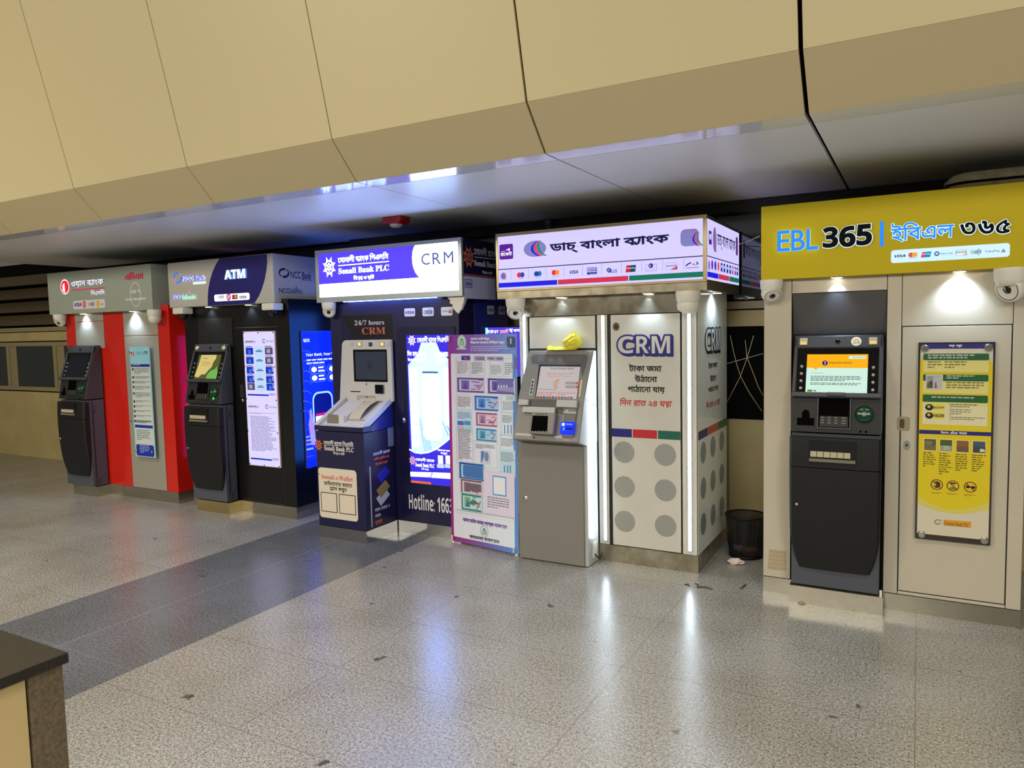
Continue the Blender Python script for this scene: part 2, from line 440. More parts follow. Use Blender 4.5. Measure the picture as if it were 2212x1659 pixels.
def floor_material():
    m = bpy.data.materials.new('granite_floor'); m.use_nodes = True
    nt = m.node_tree; N = nt.nodes; L = nt.links; b = N['Principled BSDF']
    tc = N.new('ShaderNodeTexCoord'); sep = N.new('ShaderNodeSeparateXYZ'); L.new(tc.outputs['Object'], sep.inputs[0])
    def mth(op, a, c=None, d=None):
        n = N.new('ShaderNodeMath'); n.operation = op
        for i, q in enumerate((a, c, d)):
            if q is None: continue
            if isinstance(q, (int, float)): n.inputs[i].default_value = q
            else: L.new(q, n.inputs[i])
        return n.outputs[0]
    def ramp(fac, stops):
        r = N.new('ShaderNodeValToRGB'); e = r.color_ramp.elements
        while len(e) < len(stops): e.new(0.5)
        for k, (p, c) in zip(e, stops): k.position = p; k.color = (*lin(c), 1)
        L.new(fac, r.inputs['Fac']); return r.outputs['Color']
    def noise(sc, det=3, rough=0.6):
        n = N.new('ShaderNodeTexNoise'); n.inputs['Scale'].default_value = sc; n.inputs['Detail'].default_value = det
        n.inputs['Roughness'].default_value = rough; L.new(tc.outputs['Object'], n.inputs['Vector']); return n.outputs['Fac']
    X, Y = sep.outputs['X'], sep.outputs['Y']
    g1 = noise(150, 4, 0.7); g2 = noise(70, 2)
    mix = mth('ADD', mth('MULTIPLY', g1, 0.72), mth('MULTIPLY', g2, 0.28))
    light = ramp(mix, [(0.37, (52, 51, 49)), (0.44, (120, 118, 113)), (0.52, (162, 160, 155)), (0.66, (204, 202, 197))])
    dark = ramp(mix, [(0.37, (44, 46, 50)), (0.46, (90, 93, 99)), (0.55, (114, 117, 124)), (0.68, (156, 158, 162))])
    inside = mth('MULTIPLY', mth('GREATER_THAN', X, -4.515), mth('LESS_THAN', X, -3.297))
    mx = N.new('ShaderNodeMix'); mx.data_type = 'RGBA'; L.new(inside, mx.inputs[0]); L.new(light, mx.inputs[6]); L.new(dark, mx.inputs[7])
    def lines(co, off, per, w): return mth('LESS_THAN', mth('PINGPONG', mth('SUBTRACT', co, off), per/2), w)
    gr = mth('MAXIMUM', lines(X, -1.2, 1.21, 0.0022), lines(Y, 1.963, 0.603, 0.0022))
    grs = mth('MAXIMUM', lines(Y, 2.1, 0.6, 0.0018), mth('LESS_THAN', mth('ABSOLUTE', mth('ADD', X, 3.912)), 0.006))
    m2 = N.new('ShaderNodeMix'); m2.data_type = 'RGBA'; L.new(mx.outputs[2], m2.inputs[6]); m2.inputs[7].default_value = (*lin((112, 104, 92)), 1)
    L.new(mth('MULTIPLY', mth('SUBTRACT', 1, inside), mth('MULTIPLY', gr, 0.75)), m2.inputs[0])
    m3 = N.new('ShaderNodeMix'); m3.data_type = 'RGBA'; L.new(m2.outputs[2], m3.inputs[6]); m3.inputs[7].default_value = (*lin((134, 134, 132)), 1)
    L.new(mth('MULTIPLY', inside, mth('MULTIPLY', grs, 0.6)), m3.inputs[0])
    st = noise(1.1, 3, 0.55)                                    # worn and dirty areas
    m4 = N.new('ShaderNodeMix'); m4.data_type = 'RGBA'; m4.blend_type = 'MULTIPLY'; m4.inputs[0].default_value = 1
    L.new(m3.outputs[2], m4.inputs[6]); L.new(ramp(st, [(0.3, (225, 220, 208)), (0.6, (255, 255, 255))]), m4.inputs[7])
    sp = noise(9, 2, 0.5)                                       # trodden spots
    m5 = N.new('ShaderNodeMix'); m5.data_type = 'RGBA'; m5.blend_type = 'MULTIPLY'; m5.inputs[0].default_value = 1
    L.new(m4.outputs[2], m5.inputs[6]); L.new(ramp(sp, [(0.24, (130, 120, 108)), (0.29, (255, 255, 255))]), m5.inputs[7])
    L.new(m5.outputs[2], b.inputs['Base Color'])
    rr = N.new('ShaderNodeMapRange'); L.new(st, rr.inputs[0]); rr.inputs[1].default_value = 0.3; rr.inputs[2].default_value = 0.7
    rr.inputs[3].default_value = 0.22; rr.inputs[4].default_value = 0.30; L.new(rr.outputs[0], b.inputs['Roughness'])
    b.inputs['Specular IOR Level'].default_value = 0.75
    bp = N.new('ShaderNodeBump'); bp.inputs['Strength'].default_value = 0.06; bp.inputs['Distance'].default_value = 0.001
    L.new(g1, bp.inputs['Height']); L.new(bp.outputs['Normal'], b.inputs['Normal'])
    return m

# ---------------------------------------------------------------- the setting
FLOOR = floor_material()
struct(MB().box(-18, 7, -9, 6.0, -0.12, 0, FLOOR).build('floor'), 'speckled granite floor with a dark grey band')
YW = 5.541
zw = zf(0, 540, 3.456)
b = MB()
b.box(-18, 7, YW+0.03, YW+0.25, 0, 2.62, DARK)
b.box(-18, 7, YW, YW+0.03, 0, 0.895, WALLC)
b.box(-18, 7, YW, YW+0.03, 1.583, 1.70, WALLC)
b.box(-18, 7, YW-0.03, YW+0.03, 1.71, 1.765, FRAMEC)
struct(b.build('wall_back'), 'cream panelled back wall behind the booths')
xl0 = on(zw(75, 860), 'y', YW)[0]; xl1 = on(zw(425, 860), 'y', YW)[0]; per = xl1-xl0
k = 0
xs = [xl1+per*i for i in range(-2, 8)]
for x in xs:                                  # window band: frame, pane and a recessed reveal between each two
    if -5.3 < x < -2.2 and False: continue
    k += 1
    x0, x1 = x-per, x
    f = MB(); f.box(x0, x1, YW, YW+0.03, 0.912, 0.965, FRAMEC); f.box(x0, x1, YW, YW+0.03, 1.515, 1.568, FRAMEC)
    f.box(x1-0.07, x1, YW-0.004, YW+0.03, 0.965, 1.515, FRAMEC); f.box(x0, x0+0.16, YW+0.012, YW+0.03, 0.965, 1.515, FRAMEC)
    w = struct(f.build('window_%d' % k), 'dark window in the back wall')
    p = MB().box(x0+0.16, x1-0.07, YW+0.016, YW+0.026, 0.965, 1.515, GLASSD); p.build('pane', w)
# louvres above the windows on the left, black glazing elsewhere
lv = struct(MB().box(-18, -4.75, YW+0.02, YW+0.03, 1.765, 2.48, DARK).build('trim_1'), 'row of dark louvres above the windows')
for i in range(4):
    z = 1.80+i*0.175
    for x0, x1 in ((-18, -9.6), (-9.57, -7.35), (-7.32, -4.75)):
        s = MB(); s.prism_x([(YW-0.10, z), (YW-0.085, z-0.008), (YW+0.015, z+0.125), (YW, z+0.135)], x0, x1, LOUVRE); s.build('slat', lv)
gl = struct(MB().box(-4.75, 7, YW+0.0, YW+0.02, 1.775, 2.47, GLASSD).build('trim_2'), 'black glazed strip above the back wall')
for x in (-3.9, -3.55, -2.9, -1.35, -0.62, 0.6):
    MB().box(x-0.02, x+0.02, YW-0.05, YW-0.004, 1.775, 2.475, mat('dark_post', (58, 56, 52), 0.5)).build('mullion', gl)
MB().box(-4.75, 7, YW-0.10, YW-0.004, 2.40, 2.475, mat('dark_rail', (44, 42, 40), 0.5)).build('rail', gl)
# canopy: soffit, chamfer and leaning upper cladding in 1.238 m bays
JX = [-9.10, -7.862, -6.623, -5.380, -4.139, -2.907, -1.672, -0.434, 0.804, 2.042, 3.28]
ce = struct(MB().box(-9.2, 3.4, 3.46, 5.8, 2.53, 2.56, DARK).build('ceiling'), 'metal soffit over the booths')
wf = struct(MB().prism_x([(3.26, 2.69), (3.45, 2.53), (3.47, 2.55), (3.29, 2.71), (2.80, 4.75), (2.77, 4.74)], -9.2, 3.4, DARK).build('wall_front'), 'cream cladding of the canopy above the booths')
for i in range(len(JX)-1):
    g0 = 0.009 if abs(JX[i]+0.434) < 0.01 else (0.006 if JX[i] > -2 else 0.0035); g1 = 0.009 if abs(JX[i+1]+0.434) < 0.01 else (0.006 if JX[i+1] > -2 else 0.0035)
    x0, x1 = JX[i]+g0, JX[i+1]-g1
    MB().box(x0, x1, 3.577, 5.56, 2.48, 2.50, SOFFIT).build('ceiling_panel', ce)
    MB().prism_x([(3.413, 2.481), (3.571, 2.48), (3.571, 2.50), (3.413, 2.50)], x0, x1, SOFFIT_EDGE).build('edge_strip', ce)
    MB().prism_x([(3.2155, 2.686), (3.4106, 2.481), (3.43, 2.50), (3.23, 2.70)], x0, x1, CHAMFER).build('chamfer_panel', wf)
    MB().prism_x([(3.215, 2.6876), (3.23, 2.69), (2.755, 4.69), (2.74, 4.6876)], x0, x1, CREAM).build('cladding_panel', wf)
# low wall in the foreground
t = thing('low_wall', 'cream low wall with a black granite coping in the left foreground', 'wall', (-2.4, 0.4, 0))
GRB = mat('black_granite', (46, 42, 36), 0.3, vary=0.55, scale=160)
GRP = mat('brown_granite', (120, 106, 84), 0.35, vary=0.4, scale=90)
xw, yw, hw = -2.013, 1.106, 0.75
MB().box(-4.2, xw, -0.6, yw, hw-0.03, hw, GRB).build('coping', t, 0.004)
MB().box(-4.2, xw-0.02, -0.6, yw-0.105, 0, hw-0.031, mat('low_wall_cream', (214, 192, 138), 0.45)).build('panel', t)
MB().box(-4.2, xw-0.012, yw-0.10, yw-0.012, 0, hw-0.031, GRP).build('corner_post', t, 0.003)

# ---------------------------------------------------------------- small marks
NAVY = (24, 26, 96)
def visa(A, a, b, m, bold=0.02): A.text('VISA', a, b, m, 'b', bold=bold, shear=0.25)
def two_discs(A, l, r, c1, c2, c3=None):
    (u0, v0), (u1, v1) = A.P(l), A.P(r); w = u1-u0; R = w*0.3; v = (v0+v1)/2
    A.ell((u0+R, v), R, R, c1, px=False); A.ell((u1-R, v), R, R, c2, px=False)
    if c3:
        d = (u1-u0)/2-R; h = math.sqrt(max(R*R-d*d, 1e-9)); cu = (u0+u1)/2; q = []
        a0 = math.atan2(h, d)
        for k in range(9): t = -a0+2*a0*k/8; q.append((u0+R+R*math.cos(t), v+R*math.sin(t)))
        for k in range(1, 8): t = math.pi-a0+2*a0*k/8; q.append((u1-R+R*math.cos(t), v+R*math.sin(t)))
        A.upoly(q, c3)
def speed_mark(A, a, b, m, m2):
    """three speed lines and a slanted N-P-S-B squiggle"""
    (u0, v0), (u1, v1) = A.P(a), A.P(b); w, h = u1-u0, v1-v0
    d = A.d
    for i in range(3):
        A.d = d; A.line([(u0+w*0.04*i, v0+h*(0.72-0.22*i)), (u0+w*0.36, v0+h*(0.72-0.22*i))], h*0.07, m2, px=False)
    A.d = d; A.text('NPSB', (u0+w*0.36, v0+h*0.22), (u0+w*0.98, v0+h*0.78), m, 'b', shear=0.25, uv=True)
    A.d = d; A.ring((u0+w*0.74, v0+h*0.5), w*0.14, h*0.5, h*0.07, m2, px=False, a0=30, a1=290)
def q_mark(A, c, r, m, mw):
    A.ell(c, r*0.85, r, m); A.ring(c, r*0.5, r*0.58, r*0.17, mw, a0=20, a1=320); u, v = A.P(c); A.line([(u-r*0.15, v), (u+r*0.6, v)], r*0.16, mw, px=False)
def sun(A, c, rx, ry, m, mdark, petals=True):
    u, v = A.P(c); q = []
    for k in range(8):
        a = math.pi/8+k*math.pi/4
        q.append((u+rx*math.cos(a), v+ry*math.sin(a)))
        for s_ in (0.2, 0.5, 0.8):
            t = a+s_*math.pi/4; f = 0.98-0.36*math.sin(s_*math.pi)**0.6
            q.append((u+rx*f*math.cos(t), v+ry*f*math.sin(t)))
    A.shape([np.array(q)], m)
    A.ell((u, v), rx*0.50, ry*0.50, mdark, px=False)
    d = A.d
    for k in range(6):
        a = math.pi/6+k*math.pi/3; A.d = d; A.ell((u+rx*0.29*math.cos(a), v+ry*0.29*math.sin(a)), rx*0.125, ry*0.125, m, 10, px=False)
    A.d = d+A.STEP; A.ell((u, v), rx*0.1, ry*0.1, m, 10, px=False)
def swirl(A, c, r, mb, mr, ry=None):
    u, v = A.P(c); ry = (ry or r)/r
    for a0, a1, m, ro, w in ((70, 185, mb, 1, 0.34), (185, 235, mr, 1, 0.2), (250, 365, mb, 1, 0.34), (5, 55, mr, 1, 0.2)):
        A.ring((u, v), r*ro*1.1, r*ro*ry, r*w*min(1, ry*1.6), m, px=False, a0=a0, a1=a1)
def flow_oval(A, c, rx, ry, bg, cols):
    """oval with three curved ribbons"""
    u, v = A.P(c); A.ell((u, v), rx, ry, bg, px=False)
    ribbons(A, u, v, rx, ry, cols)
def ribbons(A, u, v, rx, ry, cols, clip=True):
    d = A.d
    for i, m in enumerate(cols):
        L = []; R = []
        for k in range(13):
            t = -1+2*k/12.0
            bend = 1.0-t*t if t < 0 else 1.0-t*t*0.9
            x0 = u+rx*(0.28-0.62*bend+0.30*i*(1.0-0.55*max(t, 0)))-0.02*rx; w = rx*0.24*(1-0.55*max(t, 0))
            yy = v+ry*t*0.97
            if t < 0: x0 += rx*0.0
            L.append((x0, yy)); R.append((x0+w, yy))
        dd = A.lay([p[0] for p in L+R], [p[1] for p in L+R])
        vs = [A.F.pt(*p, dd) for p in L]+[A.F.pt(*p, dd) for p in R]
        A.mb.add(vs, [(j, 13+j, 14+j, j+1) for j in range(12)], m)
    A.d = d+A.STEP
def prohibit(A, c, r, mr, w=0.012):
    A.ring(c, r, r, w, mr); u, v = A.P(c); A.line([(u-r*0.68, v+r*0.68), (u+r*0.68, v-r*0.68)], w*0.9, mr, px=False)

# ---------------------------------------------------------------- repeated fittings
def turret(label, x, y, z, aim, s=1.0, body=WHITEP):
    """white turret security camera hanging under a sign; aim: where the lens looks (x, y, z)"""
    z -= 0.002
    t = thing('security_camera', label, 'camera', (x, y, z), 'security cameras under the sign boxes')
    MB().lathe((x, y, z), (0, 0, -1), [(0.055*s, 0), (0.056*s, 0.006*s), (0.053*s, 0.04*s), (0.045*s, 0.06*s), (0.03*s, 0.062*s)], body, 28).build('mount', t)
    c = np.array((x, y, z-0.066*s)); a = np.array(aim, float); a /= np.linalg.norm(a); R = 0.050*s
    prof = [(R*math.sin(q), -R*math.cos(q)) for q in np.linspace(0.05, 2.05, 12)]
    MB().lathe(c, a, prof+[(R*0.80, R*0.47)], body, 28).build('eyeball', t)
    e = MB(); h = R*0.475
    e.lathe(c, a, [(R*0.80, h-0.004), (R*0.78, h), (R*0.30, h-0.003), (R*0.28, h+0.002), (0.001, h+0.004)], BLACKG, 24)
    e.build('lens', t)
    return t
def dome_box(label, x, y, z, s=1.0):
    """square-shouldered white housing with a small dark dome below"""
    z -= 0.002
    t = thing('security_camera', label, 'camera', (x, y, z), 'security cameras under the sign boxes')
    MB().box(x-0.07*s, x+0.07*s, y-0.06*s, y+0.06*s, z-0.06*s, z, WHITEP).build('housing', t, 0.012)
    R = 0.05*s; prof = [(R*math.cos(q), R*math.sin(q)) for q in np.linspace(0, 1.5, 8)]
    MB().lathe((x, y, z-0.06*s), (0, 0, -1), prof, BLACKG, 24).build('lens_dome', t)
    return t
def lamp_disc(par, x, y, z, watts, name='downlight', **kw):
    MB().lathe((x, y, z), (0, 0, -1), [(0.036, 0), (0.036, 0.004), (0.03, 0.006)], CHROME, 24).build('downlight_rim', par)
    MB().lathe((x, y, z-0.0062), (0, 0, -1), [(0.028, 0), (0.026, 0.0015)], LAMPW, 24).build('downlight', par)
    downlight('downlight_lamp', (x, y, z-0.02), watts, **kw)
def board_knobs(par, F, pts, r=0.011, d=0.02):
    for p in pts:
        u, v = F.uv(p); a = F.pt(u, v, 0.0); MB().lathe(a, F.N, [(r*0.8, -0.004), (r*0.8, d-0.004), (r, d-0.004), (r, d), (r*0.7, d+0.003)], CHROME, 18).build('standoff', par)
def face_box(F, uv0, uv1, d0, d1, m):
    """box standing on a face between two uv corners"""
    (u0, v0), (u1, v1) = uv0, uv1
    c = F.pt((u0+u1)/2, (v0+v1)/2, (d0+d1)/2)
    return MB().obox(c, F.U*abs(u1-u0)/2, F.V*abs(v1-v0)/2, F.N*abs(d1-d0)/2, m)

# ---------------------------------------------------------------- cash machine of the lobby type
CH_A = mat('machine_charcoal', (62, 64, 70), 0.42, bump=0.05, scale=900)
CH_D = mat('machine_black', (24, 25, 27), 0.45, spec=0.35, bump=0.08, scale=900)
CH_G = mat('machine_side_grey', (76, 80, 92), 0.42, bump=0.05, scale=900)
KEYM = mat('metal_keys', (176, 172, 160), 0.3, metal=0.8); KEYD = mat('pad_keys', (96, 92, 80), 0.4)
BEIGE = mat('shutter_beige', (190, 180, 150), 0.5)
GREENP = mat('reader_green', (8, 62, 38), 0.2, spec=0.5)
def lobby_machine(label, cx, yt, yf, screen, lamps='square', hinge=True, light=False, hood=False):
    """cx centre, yt front of its top edge, yf the booth front it stands in"""
    t = thing('cash_machine', label, 'cash machine', (cx, yf, 0.1), 'dark lobby cash machines')
    H = 0.229; x0, x1 = cx-H, cx+H
    # lower cabinet and head
    yr = yf-0.0125 if not hood else yf+0.045
    MB().prism_x([(yr, 0.982), (yt-0.128, 0.982), (yt-0.118, 0.108), (yr, 0.108)], x0+0.004, x1-0.004, CH_G).build('cabinet', t, 0.004)
    MB().prism_x([(yr, 1.528), (yt-0.006, 1.530), (yt, 1.522), (yt-0.108, 1.205), (yt-0.150, 0.992), (yr, 0.992)], x0, x1, CH_A).build('head', t, 0.006)
    FS = Face((cx, yt-0.108, 1.205), (1, 0, 0), (0, 0.108, 0.317)); LS = math.hypot(0.108, 0.317)
    FP = Face((cx, yt-0.150, 0.992), (1, 0, 0), (0, 0.042, 0.213)); LP = math.hypot(0.042, 0.213)
    # screen surround
    sb = MB()
    def bar(u0, u1, v0, v1, d, m=CH_A): c = FS.pt((u0+u1)/2, (v0+v1)/2, d/2); sb.obox(c, FS.U*(u1-u0)/2, FS.V*(v1-v0)/2, FS.N*d/2, m)
    bar(-0.226, -0.208, 0.0, LS-0.006, 0.018); bar(0.208, 0.226, 0.0, LS-0.006, 0.018)
    bar(-0.226, 0.226, LS-0.075, LS-0.002, 0.018); bar(-0.226, 0.226, -0.028, 0.0, 0.034)
    sb.build('screen_surround', t, 0.006)
    A = Art(FS, 0.001); A.urect(-0.207, 0.001, 0.207, LS-0.076, BLACKG); A.build('screen_glass', t)
    s = Art(FS, 0.0024); screen(s, t); s.build('screen', t)
    for sgn in (-1, 1):
        for i in range(4):
            u = sgn*0.183; v = 0.028+i*0.042+(0.0 if sgn < 0 else -0.004)
            MB().lathe(FS.pt(u, v, 0.001), FS.N, [(0.0095, 0), (0.0095, 0.006), (0.007, 0.009)], KEYM, 16).build('function_key', t)
    # head lamps and camera
    if lamps == 'square':
        for sgn in (-1, 1):
            q = face_box(FS, (sgn*0.178-0.021, LS-0.06), (sgn*0.178+0.021, LS-0.018), 0.018, 0.026, mat('lamp_housing', (190, 182, 160), 0.3)).build('head_lamp', t, 0.003)
            Aq = Art(FS, 0.0265); Aq.urect(sgn*0.178-0.016, LS-0.057, sgn*0.178+0.016, LS-0.040, mat('warm_lens', (255, 220, 130), 0.2, emit=0.8)); Aq.build('lens', q)
    elif lamps == 'round':
        for sgn in (-1, 1):
            q = MB().lathe(FS.pt(sgn*0.178, LS-0.04, 0.018), FS.N, [(0.024, 0), (0.024, 0.008), (0.019, 0.010)], CHROME, 24).build('head_lamp', t)
            MB().lathe(FS.pt(sgn*0.178, LS-0.04, 0.0282), FS.N, [(0.017, 0), (0.010, 0.003)], mat('round_lens', (214, 206, 150), 0.2, emit=0.25), 20).build('lens', q)
    MB().lathe(FS.pt(0.0, LS-0.04, 0.018), FS.N, [(0.014, 0), (0.014, 0.002), (0.010, 0.0022)], BLACKG, 20).build('camera_eye', t)
    # reading panel: receipt mouth, key pad well, card reader
    A = Art(FP, 0.0004); A.urect(-0.226, 0.002, 0.226, LP-0.004, mat('panel_black', (40, 40, 42), 0.5, spec=0.3)); A.build('panel_plate', t)
    A = Art(FP, 0.0012); K = mat('well_black', (3, 3, 3), 0.8, spec=0.05)
    A.urect(-0.196, 0.036, -0.106, 0.078, K); A.ell((-0.151, 0.098), 0.020, 0.026, K, px=False); A.urect(-0.171, 0.07, -0.131, 0.10, K)
    A.build('receipt_slot', t)
    w = MB(); u0, u1, v0, v1, dd = -0.085, 0.073, 0.028, LP-0.012, 0.10
    A = Art(FP, 0.0014); A.urect(u0, v0, u1, v1, K); kw = A.build('key_well', t)
    fr = MB()
    for a, c, e, f in ((u0-0.006, u0, v0-0.006, v1), (u1, u1+0.006, v0-0.006, v1), (u0, u1, v0-0.006, v0)):
        fr.obox(FP.pt((a+c)/2, (e+f)/2, 0.006), FP.U*(c-a)/2, FP.V*(f-e)/2, FP.N*0.006, CH_A)
    fr.build('well_rim', t)
    pad = MB().obox(FP.pt((u0+u1)/2, v0+0.034, 0.006), FP.U*0.072, FP.V*0.030+FP.N*(-0.004), FP.N*0.004, BLACKM).build('key_pad', t)
    kb = MB()
    for r in range(4):
        for c in range(4):
            kb.obox(FP.pt(u0+0.022+c*0.034+(0.006 if c == 3 else 0), v0+0.012+r*0.0145, 0.0115-r*0.0009), FP.U*(0.008 if c < 3 else 0.012), FP.V*0.0036, FP.N*0.0010, KEYD)
    kb.build('keys', pad)
    rd = MB().lathe(FP.pt(0.145, 0.108, 0.001), FP.N, [(0.046, 0), (0.046, 0.012), (0.036, 0.020), (0.012, 0.023)], GREENP, 28).build('card_reader', t)
    A = Art(FP, 0.0242); A.urect(0.120, 0.1055, 0.170, 0.1105, mat('slot_grey', (150, 160, 150), 0.3)); A.build('card_slot', rd)
    if light:
        MB().lathe(FP.pt(0.142, 0.052, 0.001), FP.N, [(0.009, 0), (0.009, 0.002), (0.006, 0.004)], mat('green_led', (40, 255, 60), 0.3, emit=3.0), 16).build('indicator_light', t)
    A = Art(FP, 0.0012); A.urect(0.106, 0.004, 0.178, 0.024, BLACKM, 0.008); A.ell((0.128, 0.014), 0.006, 0.006, K, px=False); A.ell((0.155, 0.014), 0.006, 0.006, K, px=False); A.build('jack_plate', t)
    # dispenser drawer and door, bulging forward
    def yb(z): return yt-(0.128+0.052*math.sin(math.pi*min(max((z-0.16)/1.15, 0), 1)))
    def shell(z0, z1, wfun, name, m, nz=12, bev=0.004):
        rows = []
        for i in range(nz+1):
            z = z0+(z1-z0)*i/nz; w = wfun(z); y = yb(z)
            yi = y+0.012
            rows.append([(cx-w, yt-0.118, z), (cx-w, yi, z), (cx-w+0.012, y, z)]+[(cx-w+0.012+(2*w-0.024)*j/6, y-0.006*math.sin(math.pi*j/6), z) for j in range(1, 6)]+[(cx+w-0.012, y, z), (cx+w, yi, z), (cx+w, yt-0.118, z)])
        o = MB().grid(rows, m, smooth=False); n = len(rows[0])
        o.f.append(tuple(range(n-1, -1, -1))); o.m.append(0); o.smooth.append(False)
        o.f.append(tuple(nz*n+i for i in range(n))); o.m.append(0); o.smooth.append(False)
        return o.build(name, t, recalc=True)
    dr = shell(0.800, 0.966, lambda z: 0.2315, 'dispenser_drawer', CH_D, 6)
    yd = yb(0.88)-0.0075
    FD = Face((cx, yd, 0), (1, 0, 0), (0, 0, 1))
    A = Art(FD, 0.0006); A.urect(-0.127, 0.822, 0.111, 0.952, mat('drawer_inset', (17, 17, 19), 0.3)); A.build('inset', dr)
    sh = MB()
    for i in range(6): sh.box(cx-0.118+i*0.034, cx-0.118+i*0.034+0.031, yd-0.012, yd-0.001, 0.862, 0.892, BEIGE)
    sh.build('shutter', dr)
    MB().box(cx-0.124, cx+0.108, yd-0.016, yd-0.001, 0.836, 0.852, mat('drawer_lip', (120, 116, 104), 0.35)).build('lip', dr)
    def wd(z):
        if z > 0.45: return 0.231-0.006*(0.796-z)
        return 0.229-0.05*((0.45-z)/0.24)**2*1.0
    do = shell(0.215, 0.796, wd, 'door', CH_D, 22)
    ul = -0.188; MB().lathe((cx+ul, yb(0.58)-0.006, 0.585), (0, -1, 0), [(0.009, -0.004), (0.009, 0.004), (0.006, 0.006)], CHROME, 16).build('door_lock', do)
    if hinge:
        MB().box(x1-0.003, x1+0.0005, yt-0.085, yt-0.078, 0.125, 0.97, BLACKM).build('door_gap', t)
        for z in (0.90, 0.16): MB().box(x1-0.004, x1+0.007, yt-0.083, yt-0.055, z-0.03, z+0.035, CH_A).build('hinge', t, 0.003)
    return t, FS, FP
WHT = ink((236, 236, 238)); BLK = ink((16, 16, 20)); RED = ink((205, 34, 38)); GRY = ink((120, 122, 126))
Y = ('Y',)
def pxx(p, y): return on(p, 'y', y)[0]

# ================================================================ booth 1: red and silver
F1Y, F1S = 4.516, 4.436
t = thing('atm_booth', 'leftmost booth, red with silver panels and a grey sign box on top', 'booth', (-7.0, 4.9, 0), 'cash machine booths')
z1 = zf(0, 500, 2.676); z1f = zf(90, 560, 7.628); z1p = zf(260, 720, 5.72); z1m = zf(110, 660, 3.906)
REDP = mat('red_gloss_panel', (206, 34, 20), 0.16, spec=0.7); SILV = mat('silver_panel', (178, 174, 162), 0.38, metal=0.35)
xl = pxx((143, 690), F1Y)-0.01; xr = -6.186
MB().box(xl, xr, F1Y, YW-0.06, 0.108, 1.90, REDP).build('body', t)
MB().box(xl, xr, F1Y-0.003, YW-0.06, 0, 0.107, PLINTH).build('plinth', t)
a = pxx(z1(740, 900), F1Y); c = pxx(z1(935, 900), F1Y)
zt = on(z1(720, 604), 'y', F1Y)[2]
MB().box(a, c, F1Y-0.008, F1Y-0.0005, 0.112, zt-0.004, SILV).build('door', t, 0.002)
MB().box(a, c, F1Y-0.008, F1Y-0.0005, zt+0.002, 1.857, SILV).build('upper_panel', t, 0.002)
a2 = pxx(z1(435, 500), F1Y); c2 = pxx(z1(598, 500), F1Y); zt2 = on(z1(520, 521), 'y', F1Y)[2]
MB().box(a2, c2, F1Y-0.006, F1Y-0.0005, zt2+0.003, 1.857, SILV).build('upper_panel', t, 0.002)
MB().box(a2, c2, F1Y-0.006, F1Y-0.0005, 1.50, zt2-0.003, SILV).build('niche_panel', t, 0.002)
F = front(F1Y-0.008); A = Art(F); A.urect(a+0.012, 0.815, a+0.045, 0.90, mat('recess_plate', (150, 146, 134), 0.3)); A.ell((a+0.03, 0.77), 0.010, 0.013, CHROME, px=False); A.build('door_handle', t)
sg = MB().box(-7.998, -6.301, F1S, 5.2, 1.857, 2.285, mat('sign_grey_paint', (158, 168, 158), 0.35, metal=0.0)).build('sign_box', t, 0.003)
A = Art(front(F1S)); LW = ink((250, 246, 255), 1.1); LR = ink((255, 24, 40), 1.2); PK = ink((232, 60, 100), 0.6)
A.disc(z1f(312, 455), z1f(455, 455), LW); u, v = A.P(z1f(383, 455)); u0 = A.P(z1f(320, 455))[0]; r = u-u0
A.ell((u, v), r, r*0.96, LR, px=False); A.upoly([(u-r*0.62, v-r*0.55), (u+r*0.02, v-r*0.92), (u-r*0.05, v+r*0.62), (u-r*0.30, v+r*0.45), (u-r*0.55, v+r*0.30)], LW); A.build('number_logo', sg)
A = Art(front(F1S)); A.text(['ওয়ান ব', Y, 'াংক'], z1f(505, 478), z1f(1028, 318), LW, bold=0.006, ext=0.010, mside=ink((150, 150, 170), 0.4)); A.line([z1f(505, 513), z1f(1040, 470)], 0.012, PK)
A.text(['িপএলিস'], z1f(822, 598), z1f(1045, 490), LW, bold=0.002, ext=0.006, mside=ink((150, 150, 170), 0.4)); A.build('bank_lettering', sg)
A = Art(front(F1S)); A.text(['এিটএম'], z1f(1378, 345), z1f(1675, 190), ink((222, 40, 80), 0.6), bold=0.004, ext=0.006, mside=ink((150, 60, 80), 0.3))
A.ring(z1f(1547, 580), 0.085, 0.118, 0.012, ink((205, 200, 195), 0.05)); A.text('২৪/৭', z1f(1470, 570), z1f(1618, 490), ink((220, 215, 215), 0.3), bold=0.02)
A.text(['নগদ উে', ('S', 'ত', 'ত'), 'ালন'], z1f(1380, 695), z1f(1715, 615), ink((225, 220, 222), 0.35), bold=0.02); A.build('service_lettering', sg)
A = Art(front(F1S)); A.rect(z1f(525, 828), z1f(1040, 655), ink((214, 206, 206), 0.25), 0.02)
visa(A, z1f(543, 782), z1f(652, 715), ink((34, 30, 120), 0.2)); q_mark(A, z1f(703, 745), 0.034, ink((206, 30, 52), 0.3), ink((230, 220, 222), 0.2))
speed_mark(A, z1f(770, 790), z1f(870, 695), ink((60, 62, 66)), ink((60, 62, 66)))
d = A.d
for q in range(6): A.d = d; uu, vv = A.P(z1f(930, 735)); A.ell((uu+0.016*math.cos(q), vv+0.022*math.sin(q)), 0.014, 0.016, ink((214, 186, 60), 0.2), 12, px=False)
A.line([z1f(970, 742), z1f(1015, 735)], 0.006, ink((90, 80, 60))); A.build('card_logos', sg)
lamp_disc(sg, pxx(z1(475, 478), 4.47), 4.478, 1.857, 12.0, tilt=(0, 0.2), ang=115); lamp_disc(sg, pxx(z1(760, 463), 4.47), 4.478, 1.857, 18.0, tilt=(0, 0.2), ang=115)
